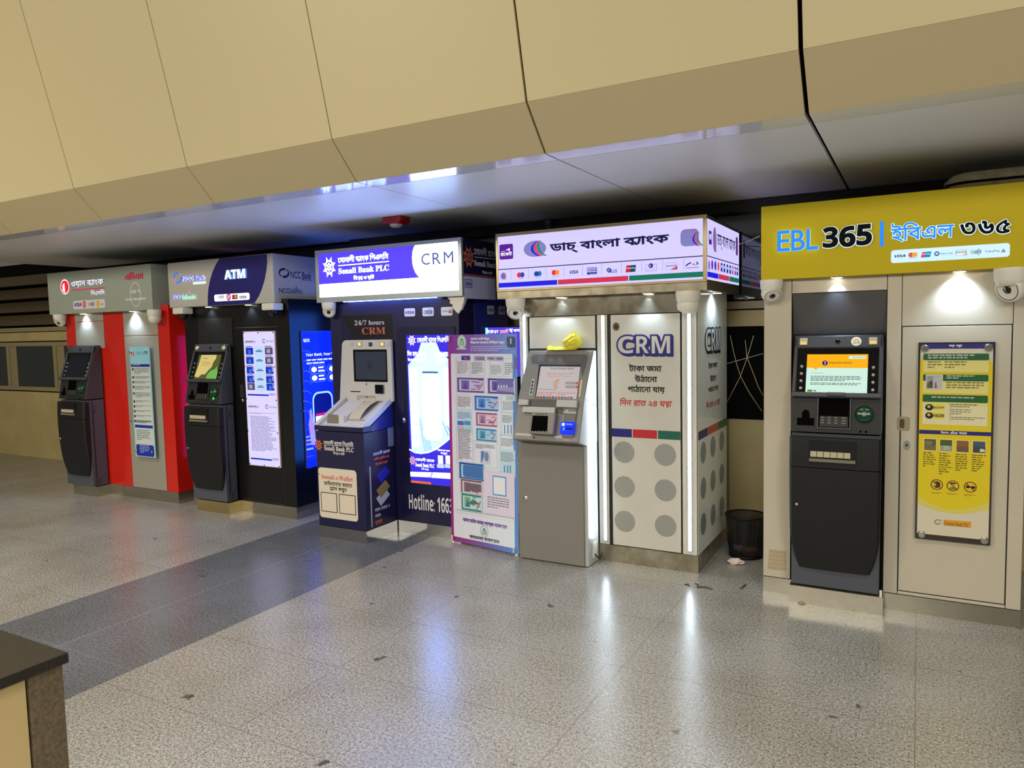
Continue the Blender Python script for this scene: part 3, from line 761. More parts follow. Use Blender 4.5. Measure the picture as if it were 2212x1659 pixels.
def scr_off(s, t): s.urect(-0.150, 0.012, 0.150, 0.236, mat('dark_screen', (16, 20, 34), 0.10, spec=0.6))
lobby_machine('dark cash machine with a blank screen on a red and silver booth', -7.487, 4.462, F1Y, scr_off, lamps='none')
MB().box(-7.662, -7.256, 4.372, F1Y-0.004, 0, 0.102, PLINTH).build('machine_plinth', t)
turret('white turret camera at the left end of the leftmost grey sign box', pxx(z1(345, 495), 4.44), 4.440, 1.857, (0.25, -0.8, -0.75), 1.1)
turret('white turret camera turned away at the right end of the leftmost sign box', pxx(z1(893, 480), 4.44), 4.440, 1.857, (-0.5, 0.5, -0.6), 1.15)
# instruction board on stand-offs
bd = thing('instruction_board', 'tall pale blue acrylic instruction board on the silver door of the red booth', 'notice board', (a+0.15, F1Y-0.04, 0.9), 'instruction boards on booth doors')
FB = front(F1Y-0.045)
(u0, v1), (u1, v0) = FB.uv(z1p(108, 172)), FB.uv(z1p(440, 1530)); u1 = FB.uv(z1p(358, 172))[0]; v0 = FB.uv(z1p(200, 1520))[1]
MB().box(u0, u1, F1Y-0.045, F1Y-0.038, v0, v1, mat('acrylic_blue', (150, 205, 220), 0.1, spec=0.6)).build('acrylic_sheet', bd, 0.001)
A = Art(FB); PW = mat('print_pale', (206, 216, 214), 0.3)
w = u1-u0; h = v1-v0
A.urect(u0+0.012, v0+0.008, u1-0.01, v1-0.008, PW); A.urect(u0+0.012, v0+h*0.855, u1-0.01, v1-0.008, ink((150, 214, 236)))
A.ell((u0+w*0.17, v1-h*0.06), 0.022, 0.022, ink((226, 40, 60)), px=False); A.urect(u0+w*0.15, v1-h*0.072, u0+w*0.19, v1-h*0.048, WHT)
A.text(['ওয়ান ব', Y, 'াংক'], (u0+w*0.34, v1-h*0.075), (u0+w*0.9, v1-h*0.042), ink((96, 140, 156)), uv=True)
BL = ink((22, 52, 176)); A.urect(u0+0.014, v1-h*0.178, u1-0.012, v1-h*0.152, BL)
A.greek(z1p(150, 382), z1p(345, 402), 1, ink((220, 230, 240)), 3, ragged=0.05)
yy = 430; i = 0
for n in (4, 2, 2, 3, 4, 2, 2, 2, 2, 3):
    hh = n*19; k = (yy-430)/620.0
    A.greek(z1p(170+k*28, yy), z1p(362+k*30, yy+hh), n, ink((70, 84, 92)), 10+i, ragged=0.1)
    A.urect(A.P(z1p(143+k*30, yy))[0], A.P(z1p(150, yy+30))[1], A.P(z1p(163+k*30, yy))[0], A.P(z1p(150, yy+2))[1], ink((48, 60, 70))); yy += hh+22; i += 1
A.greek(z1p(190, 1075), z1p(388, 1110), 2, BLK, 31, ragged=0.1)
A.urect(u0+w*0.06, v0+h*0.268, u1-w*0.06, v0+h*0.295, BL)
A.greek(z1p(200, 1185), z1p(400, 1335), 6, ink((90, 100, 104)), 41, ragged=0.7)
A.urect(u0+w*0.06, v0+0.010, u1-w*0.06, v0+h*0.115, BL, 0.02); A.greek(z1p(240, 1375), z1p(370, 1490), 5, ink((190, 205, 235)), 51, ragged=0.3)
A.build('printed_sheet', bd)
board_knobs(bd, FB, [(FB.pt(0, 0) is None) or z1p(133, 232), z1p(322, 225), z1p(213, 1450), z1p(402, 1465)], 0.012, 0.014)

# ================================================================ booth 2: black
F2Y, F2S, X2 = 4.562, 4.482, -4.687
t = thing('atm_booth', 'black booth with a grey and indigo sign box, second from the left', 'booth', (-5.4, 4.9, 0), 'cash machine booths')
z2 = zf(340, 520, 2.634); z2f = zf(350, 530, 6.32); z2s = zf(560, 530, 9.756); z2p = zf(510, 690, 5.03); z2d = zf(610, 670, 4.254)
BLKP = mat('black_panel', (15, 15, 17), 0.3); BLKS = mat('black_side_panel', (18, 19, 26), 0.22)
xl2 = pxx(z2(162, 600), F2Y)
MB().box(xl2, X2, F2Y, 5.25, 0.1025, 1.90, BLKP).build('body', t)
MB().box(xl2, X2, F2Y-0.003, 5.25, 0, 0.1022, PLINTH).build('plinth', t)
MB().box(X2, X2+0.006, F2Y+0.0, 5.25, 0.1025, 1.86, BLKS).build('side_cladding', t)
dl = pxx(z2(455, 700), F2Y); dr = pxx(z2(702, 1000), F2Y); zdt = on(z2(683, 490), 'y', F2Y)[2]; zdb = on(z2(725, 1500), 'y', F2Y)[2]
A = Art(front(F2Y)); A.urect(dl-0.003, zdb-0.004, dr+0.004, zdt+0.004, mat('door_edge', (92, 90, 84), 0.3)); A.build('door_trim', t)
MB().box(dl, dr, F2Y-0.008, F2Y-0.001, zdb, zdt, BLKP).build('door', t, 0.002)
MB().box(pxx(z2(232, 450), F2Y), pxx(z2(425, 440), F2Y), F2Y-0.005, F2Y-0.0005, 1.5, on(z2(320, 440), 'y', F2Y)[2], BLACKM).build('upper_panel', t)
hp = MB(); hx = pxx(z2(486, 855), F2Y); hz = on(z2(486, 855), 'y', F2Y)[2]
hp.box(hx-0.018, hx+0.018, F2Y-0.012, F2Y-0.008, hz-0.055, hz+0.055, CHROME); hp.box(hx-0.010, hx+0.010, F2Y-0.0125, F2Y-0.008, hz-0.042, hz+0.042, BLACKM); hp.build('door_handle', t)
lk = on(z2(488, 908), 'y', F2Y); MB().lathe((lk[0], F2Y-0.008, lk[2]), (0, -1, 0), [(0.015, 0), (0.013, 0.004), (0.005, 0.005)], CHROME, 18).build('door_lock', t)
sg = MB().box(-6.124, -4.765, F2S, 5.05, 1.866, 2.281, mat('sign_silver_paint', (186, 184, 180), 0.28)).build('sign_box', t, 0.012)
FF = front(F2S); A = Art(FF); IND = mat('indigo_film', (40, 36, 112), 0.3)
C = [z2f(*p) for p in ((785, 178), (740, 250), (690, 360), (655, 470), (632, 590), (622, 700), (624, 825), (900, 812), (1262, 792), (1318, 700), (1365, 590), (1400, 470), (1425, 340), (1435, 220), (1430, 118))]
A.poly([z2f(x*1.0, y) for x, y in ((785, 178), (735, 262), (690, 362), (655, 475), (634, 590), (625, 700), (626, 826), (945, 808), (1262, 790), (1320, 700), (1366, 590), (1402, 470), (1426, 345), (1436, 225), (1431, 120), (1100, 150))], IND); A.build('indigo_band', sg)
EB = ink((30, 40, 255), 1.3); EW = ink((226, 240, 255), 1.15); EG = ink((40, 225, 120), 0.9)
A = Art(FF); swirl(A, z2f(210, 443), 0.052, ink((60, 120, 240), 1.0), ink((225, 130, 140), 0.9)); A.text('NCC Bank', z2f(290, 490), z2f(590, 405), EB, '', bold=0.02, ext=0.010, mside=EW)
A.rect(z2f(425, 535), z2f(598, 488), EW, 0.004); A.text('with you always', z2f(436, 525), z2f(585, 498), ink((40, 60, 90), 0.1)); A.build('bank_lettering', sg)
A = Art(FF); A.text('NCC', z2f(155, 735), z2f(280, 672), EB, '', bold=0.012, ext=0.006, mside=EW); A.text('Islamic', z2f(284, 742), z2f(465, 662), EG, '', bold=0.008, ext=0.006, mside=EW)
A.line([z2f(340, 675), z2f(372, 645), z2f(378, 615)], 0.004, ink((225, 200, 215), 0.8)); A.line([z2f(378, 640), z2f(410, 668)], 0.004, ink((225, 200, 215), 0.8)); A.build('second_lettering', sg)
A = Art(FF, 0.0018); A.text('ATM', z2f(872, 468), z2f(1152, 318), EW, 'b', bold=0.03, ext=0.015, mside=ink((120, 170, 235), 0.8)); A.build('atm_lettering', sg)
A = Art(FF, 0.0018); A.rect(z2f(718, 768), z2f(1195, 645), ink((240, 248, 255), 1.2), 0.018)
speed_mark(A, z2f(760, 745), z2f(850, 668), ink((60, 90, 110), 0.2), ink((70, 150, 120), 0.3)); q_mark(A, z2f(912, 705), 0.032, ink((206, 40, 120), 0.5), EW)
A.rect(z2f(962, 738), z2f(1032, 672), ink((52, 60, 84), 0.3)); two_discs(A, z2f(968, 706), z2f(1026, 702), ink((228, 50, 40), 0.6), ink((240, 150, 40), 0.7)); visa(A, z2f(1060, 728), z2f(1152, 684), ink((24, 40, 120), 0.2)); A.build('card_logos', sg)
FS2 = side(-4.765); A = Art(FS2); NB = ink((30, 34, 110)); swirl(A, z2s(520, 582), (A.P(z2s(630, 590))[0]-A.P(z2s(408, 570))[0])/2.2, NB, ink((70, 30, 70)), 0.042)
A.text('NCC Bank', z2s(660, 690), z2s(1092, 575), NB, bold=0.012); A.text('with you always', z2s(885, 752), z2s(1098, 712), NB)
A.text('NCC', z2s(420, 1003), z2s(625, 908), NB, bold=0.02); TE = ink((20, 92, 110)); A.text('Islamic', z2s(635, 1012), z2s(905, 912), TE, bold=0.012); A.line([z2s(742, 935), z2s(775, 905), z2s(777, 865)], 0.008, TE); A.line([z2s(777, 905), z2s(828, 945)], 0.008, TE); A.build('side_lettering', sg)
lamp_disc(sg, pxx(z2f(620, 838), 4.52), 4.53, 1.866, 5.0, tilt=(0.0, 0.3), ang=110); lamp_disc(sg, pxx(z2f(1165, 818), 4.52), 4.53, 1.866, 5.0, tilt=(0, 0.3), ang=110)
dome_box('white box camera with dark dome, left end of the indigo and silver sign', pxx(z2f(283, 880), 4.49), 4.490, 1.866)
dome_box('white box camera with dark dome, right end of the indigo and silver sign', pxx(z2f(1508, 840), 4.49), 4.490, 1.866)
def scr_leaf(s, t):
    s.urect(-0.150, 0.010, 0.150, 0.236, mat('screen_olive', (96, 100, 50), 0.3, emit=0.75))
    CR_ = ink((212, 192, 120), 0.95)
    s.upoly([(-0.150, 0.030), (-0.095, 0.020), (-0.06, 0.05), (-0.01, 0.052), (0.02, 0.09), (0.055, 0.12), (0.062, 0.165), (0.088, 0.20), (0.085, 0.234), (-0.118, 0.234), (-0.13, 0.12)], CR_)
    s.upoly([(0.01, 0.012), (0.148, 0.012), (0.148, 0.07), (0.12, 0.13), (0.105, 0.10), (0.05, 0.085), (0.02, 0.05)], ink((120, 190, 90), 0.8))
    s.text('NCC', (-0.085, 0.150), (-0.03, 0.170), ink((120, 150, 40), 0.6), uv=True); s.text('Islamic', (-0.028, 0.150), (0.030, 0.170), ink((150, 150, 60), 0.6), uv=True)
    s.urect(-0.09, 0.198, -0.02, 0.203, ink((140, 120, 60), 0.5)); s.urect(-0.09, 0.135, 0.02, 0.138, ink((140, 120, 60), 0.5))
lobby_machine('dark cash machine with a cream and green screen on the black booth', -5.628, 4.546, F2Y, scr_leaf, lamps='round', light=True)
MB().box(-5.812, -5.381, 4.425, F2Y-0.004, 0, 0.1022, mat('plinth_brass_steel', (206, 186, 132), 0.16, metal=0.9)).build('machine_plinth', t)
# lit instruction panel on the door
bd = thing('lit_notice_panel', 'tall white backlit notice panel on the black booth door', 'notice board', (pxx(z2(590, 900), F2Y), F2Y-0.02, 0.8), 'backlit panels')
FB = front(F2Y-0.024); (u0, v1) = FB.uv(z2p(78, 140)); u1 = FB.uv(z2p(413, 135))[0]; v0 = FB.uv(z2p(478, 1608))[1]
MB().box(u0-0.006, u1+0.006, F2Y-0.024, F2Y-0.0085, v0-0.006, v1+0.006, mat('panel_edge', (205, 180, 172), 0.3)).build('case', bd, 0.002)
A = Art(FB); GLW = mat('lilac_light', (216, 208, 255), 0.3, emit=1.02); A.urect(u0, v0, u1, v1, GLW)
w = u1-u0; h = v1-v0; UV = lambda a, b: (u0+w*a, v1-h*b)
BLU = ink((30, 60, 205), 0.75); DK = ink((60, 60, 110), 0.15); LBL = ink((186, 214, 255), 1.0)
for q in (0.060, 0.545):
    A.urect(*UV(0.02, q+0.016), *UV(0.36, q+0.004), DK) if False else A.line([UV(0.03, q+0.018), UV(0.38, q+0.018), UV(0.40, q+0.004)], 0.003, DK, px=False)
    A.urect(*UV(0.05, q+0.012), *UV(0.34, q+0.006), DK)
    A.ring(UV(0.66, q+0.008), 0.018, 0.018, 0.006, ink((30, 40, 130), 0.2), px=False, a0=20, a1=330); A.text('NCC Bank', UV(0.735, q+0.016), UV(0.97, q+0.003), ink((30, 40, 130), 0.2), uv=True)
A.urect(*UV(0.345, 0.44), *UV(0.64, 0.105), LBL)
for i, q in enumerate((0.115, 0.185, 0.257, 0.325, 0.380)):
    for j, (l, r) in enumerate(((0.055, 0.30), (0.68, 0.93))):
        m = BLU if not ((j == 1 and i < 2) or (j == 0 and i == 4)) else ink((92, 92, 134), 0.5)
        A.urect(*UV(l, q+0.052), *UV(r, q), m); A.urect(*UV(l, q-0.010), *UV(r-0.04, q-0.005), DK)
        if m is BLU: A.urect(*UV(l+0.08, q+0.045), *UV(r-0.08, q+0.018), ink((60, 120, 240), 0.9)); [A.urect(*UV(r-0.05, q+0.012+0.011*n), *UV(r, q+0.007+0.011*n), ink((225, 225, 255), 1.0)) for n in range(3) if i > 1]
        else: A.urect(*UV(l+0.06, q+0.04), *UV(r-0.08, q+0.012), ink((190, 180, 210), 0.7))
    A.urect(*UV(0.42, q+0.022), *UV(0.56, q+0.017), ink((20, 60, 140), 0.3)); A.urect(*UV(0.38, q+0.032), *UV(0.60, q+0.026), ink((20, 60, 140), 0.3))
for q in (0.462, 0.945): A.urect(*UV(0.05, q+0.012), *UV(0.74, q), BLU); A.text('16315', UV(0.76, q+0.006), UV(0.95, q-0.010), ink((60, 60, 170), 0.4), uv=True, bold=0.02)
A.greek(z2p(142, 1008), z2p(440, 1040), 2, ink((90, 90, 140), 0.4), 61, ragged=0.05, wmin=3, wmax=9); A.greek(z2p(155, 1045), z2p(450, 1450), 26, ink((104, 104, 150), 0.45), 62, ragged=0.5, wmin=3, wmax=9)
A.build('printed_sheet', bd)
for p in (z2p(82, 148), z2p(238, 145), z2p(403, 140), z2p(420, 515), z2p(438, 880), z2p(455, 1235), z2p(98, 510), z2p(115, 862), z2p(132, 1210), z2p(153, 1567), z2p(308, 1586), z2p(470, 1600)):
    uu, vv = FB.uv(p); MB().lathe(FB.pt(uu, vv, 0.001), FB.N, [(0.006, 0), (0.005, 0.004)], BLACKM, 12).build('screw', bd)
# side light box
bd = thing('side_light_box', 'blue lit poster box on the side of the black booth', 'light box', (X2, 4.85, 0.8), 'backlit panels')
FB = side(X2+0.02); (u0, v1) = FB.uv(z2d(178, 200)); v0 = FB.uv(z2d(228, 1450))[1]; u1 = u0+0.78
u1 = 5.22
MB().box(X2+0.0062, X2+0.02, u0-0.006, u1+0.004, v0-0.006, v1+0.006, mat('box_edge_blue', (60, 84, 190), 0.2)).build('case', bd)
A = Art(FB); BB = mat('deep_blue_light', (8, 34, 255), 0.15, emit=1.5); A.urect(u0, v0, u1, v1, BB)
EWH = ink((240, 246, 255), 1.4); DB = ink((60, 100, 255), 1.2); PKL = ink((150, 60, 220), 0.8)
A.text('16315', z2d(190, 295), z2d(247, 262), EWH, 'b'); A.rect(z2d(180, 302), z2d(288, 278), PKL) if False else None
A.text('Your Bank, Your Way', z2d(215, 433), z2d(505, 382), EWH, 'b')
A.greek(z2d(220, 450), z2d(490, 490), 2, EWH, 71, ragged=0.1, wmin=2, wmax=5)
for q, (a_, b_) in enumerate(((250, 530), (412, 520), (255, 608), (415, 598))):
    (ua, va), (ub, vb) = A.P(z2d(a_, b_+60)), A.P(z2d(a_+148, b_+0)); vb = va+0.078
    A.frame_uv = None
    d = A.d
    A.urect(ua, va, ub, vb, DB, 0.03); A.urect(ua+0.008, va+0.008, ub-0.008, vb-0.008, BB, 0.025)
    A.ell((ua+(ub-ua)*0.27, (va+vb)/2), 0.034, 0.024, EWH, 16, px=False); A.urect(ua+(ub-ua)*0.52, (va+vb)/2+0.008, ub-0.03, (va+vb)/2+0.022, EWH); A.urect(ua+(ub-ua)*0.52, (va+vb)/2-0.022, ub-0.02, (va+vb)/2-0.008, EWH)
(ua, va), (ub, vb) = A.P(z2d(285, 1040)), A.P(z2d(458, 735)); va = 0.62
A.urect(ua, va, ub, vb, ink((150, 200, 255), 1.4), 0.07); A.urect(ua+0.016, va, ub-0.016, vb-0.016, ink((10, 20, 140), 0.8), 0.06); A.urect(ua+0.03, va, ub-0.03, vb-0.19, ink((190, 30, 130), 1.0)); A.urect(ua+0.03, va, ub-0.03, vb-0.215, EWH)
A.ring(((ua+ub)/2-0.02, vb-0.29), 0.03, 0.03, 0.008, ink((40, 90, 180), 0.5), px=False, a0=0, a1=300); A.text('NCC', ((ua+ub)/2-0.07, vb-0.36), ((ua+ub)/2+0.07, vb-0.33), ink((60, 120, 160), 0.5), uv=True)
A.upoly([A.P(z2d(*p)) for p in ((262, 900), (245, 930), (250, 985), (240, 1050), (250, 1130), (270, 1240), (300, 1240), (300, 1040), (285, 1030), (275, 960))], ink((176, 150, 240), 1.0))
for q in range(7): A.line([z2d(190, 375+q*92), z2d(235, 377+q*92), z2d(262, 400+q*92)], 0.006, DB)
A.rect(z2d(222, 1290), z2d(285, 1260), ink((150, 180, 255), 1.0)); A.rect(z2d(225, 1345), z2d(285, 1338), PKL); A.rect(z2d(212, 1100), z2d(262, 1090), ink((200, 60, 160), 0.8))
A.greek(z2d(215, 1155), z2d(280, 1245), 3, ink((170, 190, 255), 1.0), 73); A.build('lit_poster', bd)
# lit magenta poster on the far side, seen mirrored in the red booth's flank
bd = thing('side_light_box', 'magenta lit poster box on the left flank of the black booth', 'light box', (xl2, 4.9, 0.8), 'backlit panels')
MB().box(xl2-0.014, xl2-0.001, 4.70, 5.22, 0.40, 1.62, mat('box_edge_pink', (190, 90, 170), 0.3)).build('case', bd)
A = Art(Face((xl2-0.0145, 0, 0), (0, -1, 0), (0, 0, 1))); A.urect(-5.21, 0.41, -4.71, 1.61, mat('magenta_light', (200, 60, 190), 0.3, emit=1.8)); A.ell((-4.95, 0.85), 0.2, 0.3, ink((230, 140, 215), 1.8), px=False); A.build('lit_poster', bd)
# ================================================================ booth 3: navy with the lit sign
F3Y, F3S = 4.623, 4.563
z3 = zf(660, 500, 2.404); z3f = zf(670, 520, 6.506); z3s = zf(960, 480, 6.912); z3c = zf(665, 670, 5.924); z3b = zf(670, 900, 5.72); z3d = zf(840, 640, 3.456)
t = thing('atm_booth', 'navy blue booth under the bright white and violet lit sign', 'booth', (-3.7, 5.0, 0), 'cash machine booths')
NAV = mat('navy_panel', (22, 22, 62), 0.32); NAVD = mat('navy_front', (26, 25, 66), 0.38); NAVS = mat('navy_side_lit_tone', (34, 46, 138), 0.3)  # side navy is brighter and bluer: glow of the lit sign put into its colour
xl3 = pxx(z3(130, 480), F3Y); X3 = pxx(z3(795, 450), F3Y)
MB().box(xl3, X3, F3Y, 5.35, 0.094, 1.87, NAVD).build('body', t)
MB().box(xl3, X3, F3Y-0.003, 5.35, 0, 0.0935, mat('mirror_plinth', (188, 188, 186), 0.07, metal=0.95)).build('plinth', t)
ys0 = on(z3s(440, 1300), 'x', X3)[1]
MB().box(X3, X3+0.012, ys0, 5.35, 0.0, 1.855, NAVS).build('side_cladding', t)
# lit sign box
sx0, sx1, sz0, sz1 = -4.356, -2.930, 1.8514, 2.2752
sg = MB().box(sx0, sx1, F3S+0.02, 5.045, sz0+0.0, sz1, mat('sign_navy', (24, 24, 62), 0.35)).build('sign_box', t, 0.003)
FF = front(F3S); ALU = mat('sign_alu', (198, 206, 212), 0.3, metal=0.6)
fr = MB()
for a_ in ((sx0, sx0+0.035, sz0+0.042, sz1-0.028), (sx1-0.028, sx1, sz0+0.042, sz1-0.028), (sx0, sx1, sz0, sz0+0.042), (sx0, sx1, sz1-0.028, sz1)): fr.box(a_[0], a_[1], F3S-0.004, F3S+0.02, a_[2], a_[3], ALU)
fr.build('frame', sg)
SW = mat('sign_white_light', (158, 186, 255), 0.3, emit=10.0); SV = mat('sign_violet_light', (92, 72, 250), 0.3, emit=1.0)
A = Art(FF, 0.0005)
A.urect(sx0+0.03, sz0+0.038, sx1-0.024, sz1-0.022, SW)
arc = [(1490, 45), (1460, 85), (1440, 150), (1432, 230), (1436, 310), (1452, 380), (1480, 450), (1515, 495), (1545, 517)]
A.poly([z3f(78, 185), z3f(98, 618)]+[z3f(x, y) for x, y in arc[::-1]], SV); A.build('lit_panel', sg)
MB().box(sx0+0.26, sx1-0.25, F3S+0.026, F3S+0.034, sz0-0.003, sz0-0.0005, mat('sign_leak_light', (110, 150, 255), 0.3, emit=45.0)).build('light_slit', sg)
A = Art(FF, 0.0022); sun(A, z3f(270, 372), 0.073, 0.088, SW, ink((120, 80, 190), 0.8)); A.build('bank_logo', sg)
A = Art(FF, 0.0022); A.text(['েসানালী ব', Y, 'াংক িপএলিস'], z3f(395, 318), z3f(1100, 152), SW, bold=0.022); A.line([z3f(400, 352), z3f(1105, 290)], 0.007, SW)
A.text('Sonali Bank PLC', z3f(402, 470), z3f(1108, 335), SW, 'serif', bold=0.012); A.text(['িব', ('S', 'শ', 'ব'), ('S', 'স', 'ত'), ' ও ', ('S', 'স', 'ম'), 'া', ('R', 'ট')], z3f(612, 562), z3f(900, 468), SW, bold=0.025); A.build('bank_lettering', sg)
A = Art(FF, 0.0022); GB = ink((112, 122, 178), 0.75); 
for c_, a_, b_ in (('C', (1565, 347), (1682, 172)), ('R', (1722, 335), (1838, 160)), ('M', (1880, 320), (2012, 143))): A.text(c_, z3f(*a_), z3f(*b_), GB, bold=0.012)
A.build('machine_lettering', sg)
FS3 = side(sx1); A = Art(FS3); ORG = ink((206, 110, 72)); PW3 = ink((214, 214, 236))
(ua, va) = A.P(z3s(268, 790)); vb = A.P(z3s(270, 1095))[1]
A.urect(F3S+0.02, va-0.004, 5.044, vb-0.02, ink((182, 188, 226))); A.urect(F3S+0.0, va+0.0, 5.044, va+0.012, ink((170, 70, 86)))
sun(A, z3s(362, 520), 0.085, 0.088, ORG, ink((44, 30, 66)))
A.text(['েসানালী ব', Y, 'াংক িপএলিস'], z3s(440, 490), (z3s(980, 445)[0], z3s(980, 445)[1]), PW3, bold=0.02)
A.line([z3s(450, 520), z3s(980, 578)], 0.006, PW3); A.text('Sonali Bank PLC', z3s(446, 650), z3s(890, 620), PW3, 'serif', bold=0.01); A.text(['িব', ('S', 'শ', 'ব'), ('S', 'স', 'ত'), ' ও ', ('S', 'স', 'ম'), 'া', ('R', 'ট')], z3s(566, 775), z3s(712, 735), PW3, bold=0.02); A.build('side_lettering', sg)
def card(A, pa, pb, kind):
    (u0, v0), (u1, v1) = A.P(pa), A.P(pb); CW = ink((226, 230, 244)); d = A.d
    A.urect(u0, v0, u1, v1, CW, 0.012); w, h = u1-u0, v1-v0
    if kind == 'v': A.text('VISA', (u0+w*0.1, v0+h*0.32), (u1-w*0.1, v0+h*0.66), ink((26, 60, 170)), 'b', bold=0.02, shear=0.25, uv=True)
    if kind == 'n':
        for i in range(3): A.d = d+2*A.STEP; A.urect(u0+w*0.12, v0+h*(0.3+0.16*i), u0+w*0.5, v0+h*(0.36+0.16*i), ink((50, 110, 90)))
        A.text('NPSB', (u0+w*0.36, v0+h*0.28), (u0+w*0.9, v0+h*0.68), ink((24, 70, 140)), 'b', shear=0.25, uv=True); A.ring((u0+w*0.68, v0+h*0.52), w*0.12, h*0.36, h*0.05, ink((24, 70, 140)), px=False)
    if kind == 't': A.text('TakaPay', (u0+w*0.06, v0+h*0.36), (u0+w*0.70, v0+h*0.64), ink((34, 40, 110)), '', uv=True); A.upoly([(u0+w*0.66, v0+h*0.28), (u0+w*0.82, v0+h*0.28), (u0+w*0.82, v0+h*0.85)], ink((200, 60, 70))); A.upoly([(u0+w*0.84, v0+h*0.28), (u0+w*0.96, v0+h*0.28), (u0+w*0.84, v0+h*0.8)], ink((30, 90, 90)))
A = Art(FS3, 0.003); (u0, v0), (u1, v1) = A.P(z3s(303, 975)), A.P(z3s(410, 858)); A.text('VISA', A.P(z3s(318, 946)), A.P(z3s(398, 895)), ink((40, 46, 140)), 'b', bold=0.02, shear=0.2, uv=True)
for q in ((u0, v0, u1, v0+0.005), (u0, v1-0.005, u1, v1), (u0, v0, u0+0.006, v1), (u1-0.006, v0, u1, v1)): A.urect(*q, ink((70, 76, 150)))
A.build('card_logo', sg)
for q in ((z3s(638, 1375), z3s(742, 1248), 'v'), (z3s(808, 1378), z3s(905, 1255), 'n'), (z3s(975, 1378), z3s(1072, 1262), 't')): A = Art(side(X3+0.012)); card(A, *q); A.build('card_sticker', t)
for q in ((z3d(117, 152), z3d(195, 88), 'v'), (z3d(252, 150), z3d(334, 82), 'n'), (z3d(391, 146), z3d(474, 78), 't')): A = Art(front(F3Y)); card(A, *q); A.build('card_sticker', t)
# scrolling lamp sign on the flank
ls = thing('scrolling_sign', 'narrow violet light sign on the flank of the navy booth, above the banner', 'sign', (X3+0.02, 5.0, 1.6))
FL = side(X3+0.045); (u0, v1), (u1, v0) = FL.uv(z3s(595, 1552)), FL.uv(z3s(1300, 1830))
MB().box(X3+0.0125, X3+0.045, u0, u0+0.75, v1-0.44, v1, mat('sign_case_blue', (40, 40, 110), 0.3)).build('case', ls)
A = Art(FL); A.urect(u0+0.012, v1-0.43, u0+0.74, v1-0.012, mat('violet_led', (90, 70, 235), 0.3, emit=0.9)); A.urect(u0+0.012, v1-0.43, u0+0.05, v1-0.012, ink((90, 220, 255), 1.3))
A.text('িদন-রাত ২৪ ঘ', z3s(625, 1665), z3s(800, 1590), ink((250, 250, 255), 1.5), bold=0.03); A.text('েসানালী', z3s(825, 1665), z3s(950, 1590), ink((255, 170, 190), 1.3), bold=0.03); A.text('ব', z3s(960, 1650), z3s(1020, 1590), ink((250, 250, 255), 1.5), bold=0.03); A.text('আপনার েসবায়', z3s(1030, 1650), z3s(1260, 1590), ink((250, 250, 255), 1.5), bold=0.03); A.build('lit_panel', ls)
# left flank light box of this booth (it lights the black booth's flank)
lb = thing('side_light_box', 'blue lit poster box on the left flank of the navy booth', 'light box', (xl3, 5.0, 0.8), 'backlit panels')
MB().box(xl3-0.015, xl3-0.001, 4.70, 5.30, 0.40, 1.80, mat('box_edge_navy', (40, 50, 120), 0.3)).build('case', lb)
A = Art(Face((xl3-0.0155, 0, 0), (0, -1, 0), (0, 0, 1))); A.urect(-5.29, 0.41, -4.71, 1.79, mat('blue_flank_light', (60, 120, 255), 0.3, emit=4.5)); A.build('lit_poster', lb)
# machine surround in the front
FN = front(F3Y)
A = Art(FN); A.rect(z3c(447, 510), z3c(1078, 50), mat('niche_black', (16, 15, 22), 0.35))
A.poly([z3c(447, 95), z3c(585, 375), z3c(500, 520), z3c(447, 520)], mat('niche_side', (30, 30, 66), 0.3))
A.text('24/7 hours', z3c(600, 195), z3c(975, 120), ink((205, 205, 222)), 'serif'); A.text('CRM', z3c(695, 312), z3c(992, 215), ink((202, 104, 82)), 'serif'); A.build('niche_lettering', t)
# door
dl = pxx(z3d(78, 700), F3Y); dz1 = on(z3d(78, 236), 'y', F3Y)[2]
A = Art(FN); A.urect(dl-0.004, 0.10, X3-0.03, dz1+0.004, mat('door_gap_navy', (8, 8, 18), 0.5)); A.build('door_trim', t)
dd = MB().box(dl, X3-0.034, F3Y-0.009, F3Y-0.001, 0.104, dz1, NAV).build('door', t, 0.002)
hh = on(z3d(115, 925), 'y', F3Y); MB().lathe((hh[0], F3Y-0.009, hh[2]), (0, -1, 0), [(0.022, 0), (0.020, 0.006), (0.008, 0.008)], CHROME, 20).build('door_lock', t)
hh = on(z3d(110, 828), 'y', F3Y); MB().box(hh[0]-0.018, hh[0]+0.018, F3Y-0.014, F3Y-0.009, hh[2]-0.05, hh[2]+0.05, NAVD).build('door_handle', t, 0.003)
A = Art(front(F3Y-0.009)); A.text('Hotline: 16639', z3d(152, 1585), (z3d(508, 1485)[0], on(z3d(300, 1497), 'y', F3Y) is not None and z3d(508, 1510)[1]), ink((222, 222, 228)), 'b'); A.build('hotline_lettering', dd)
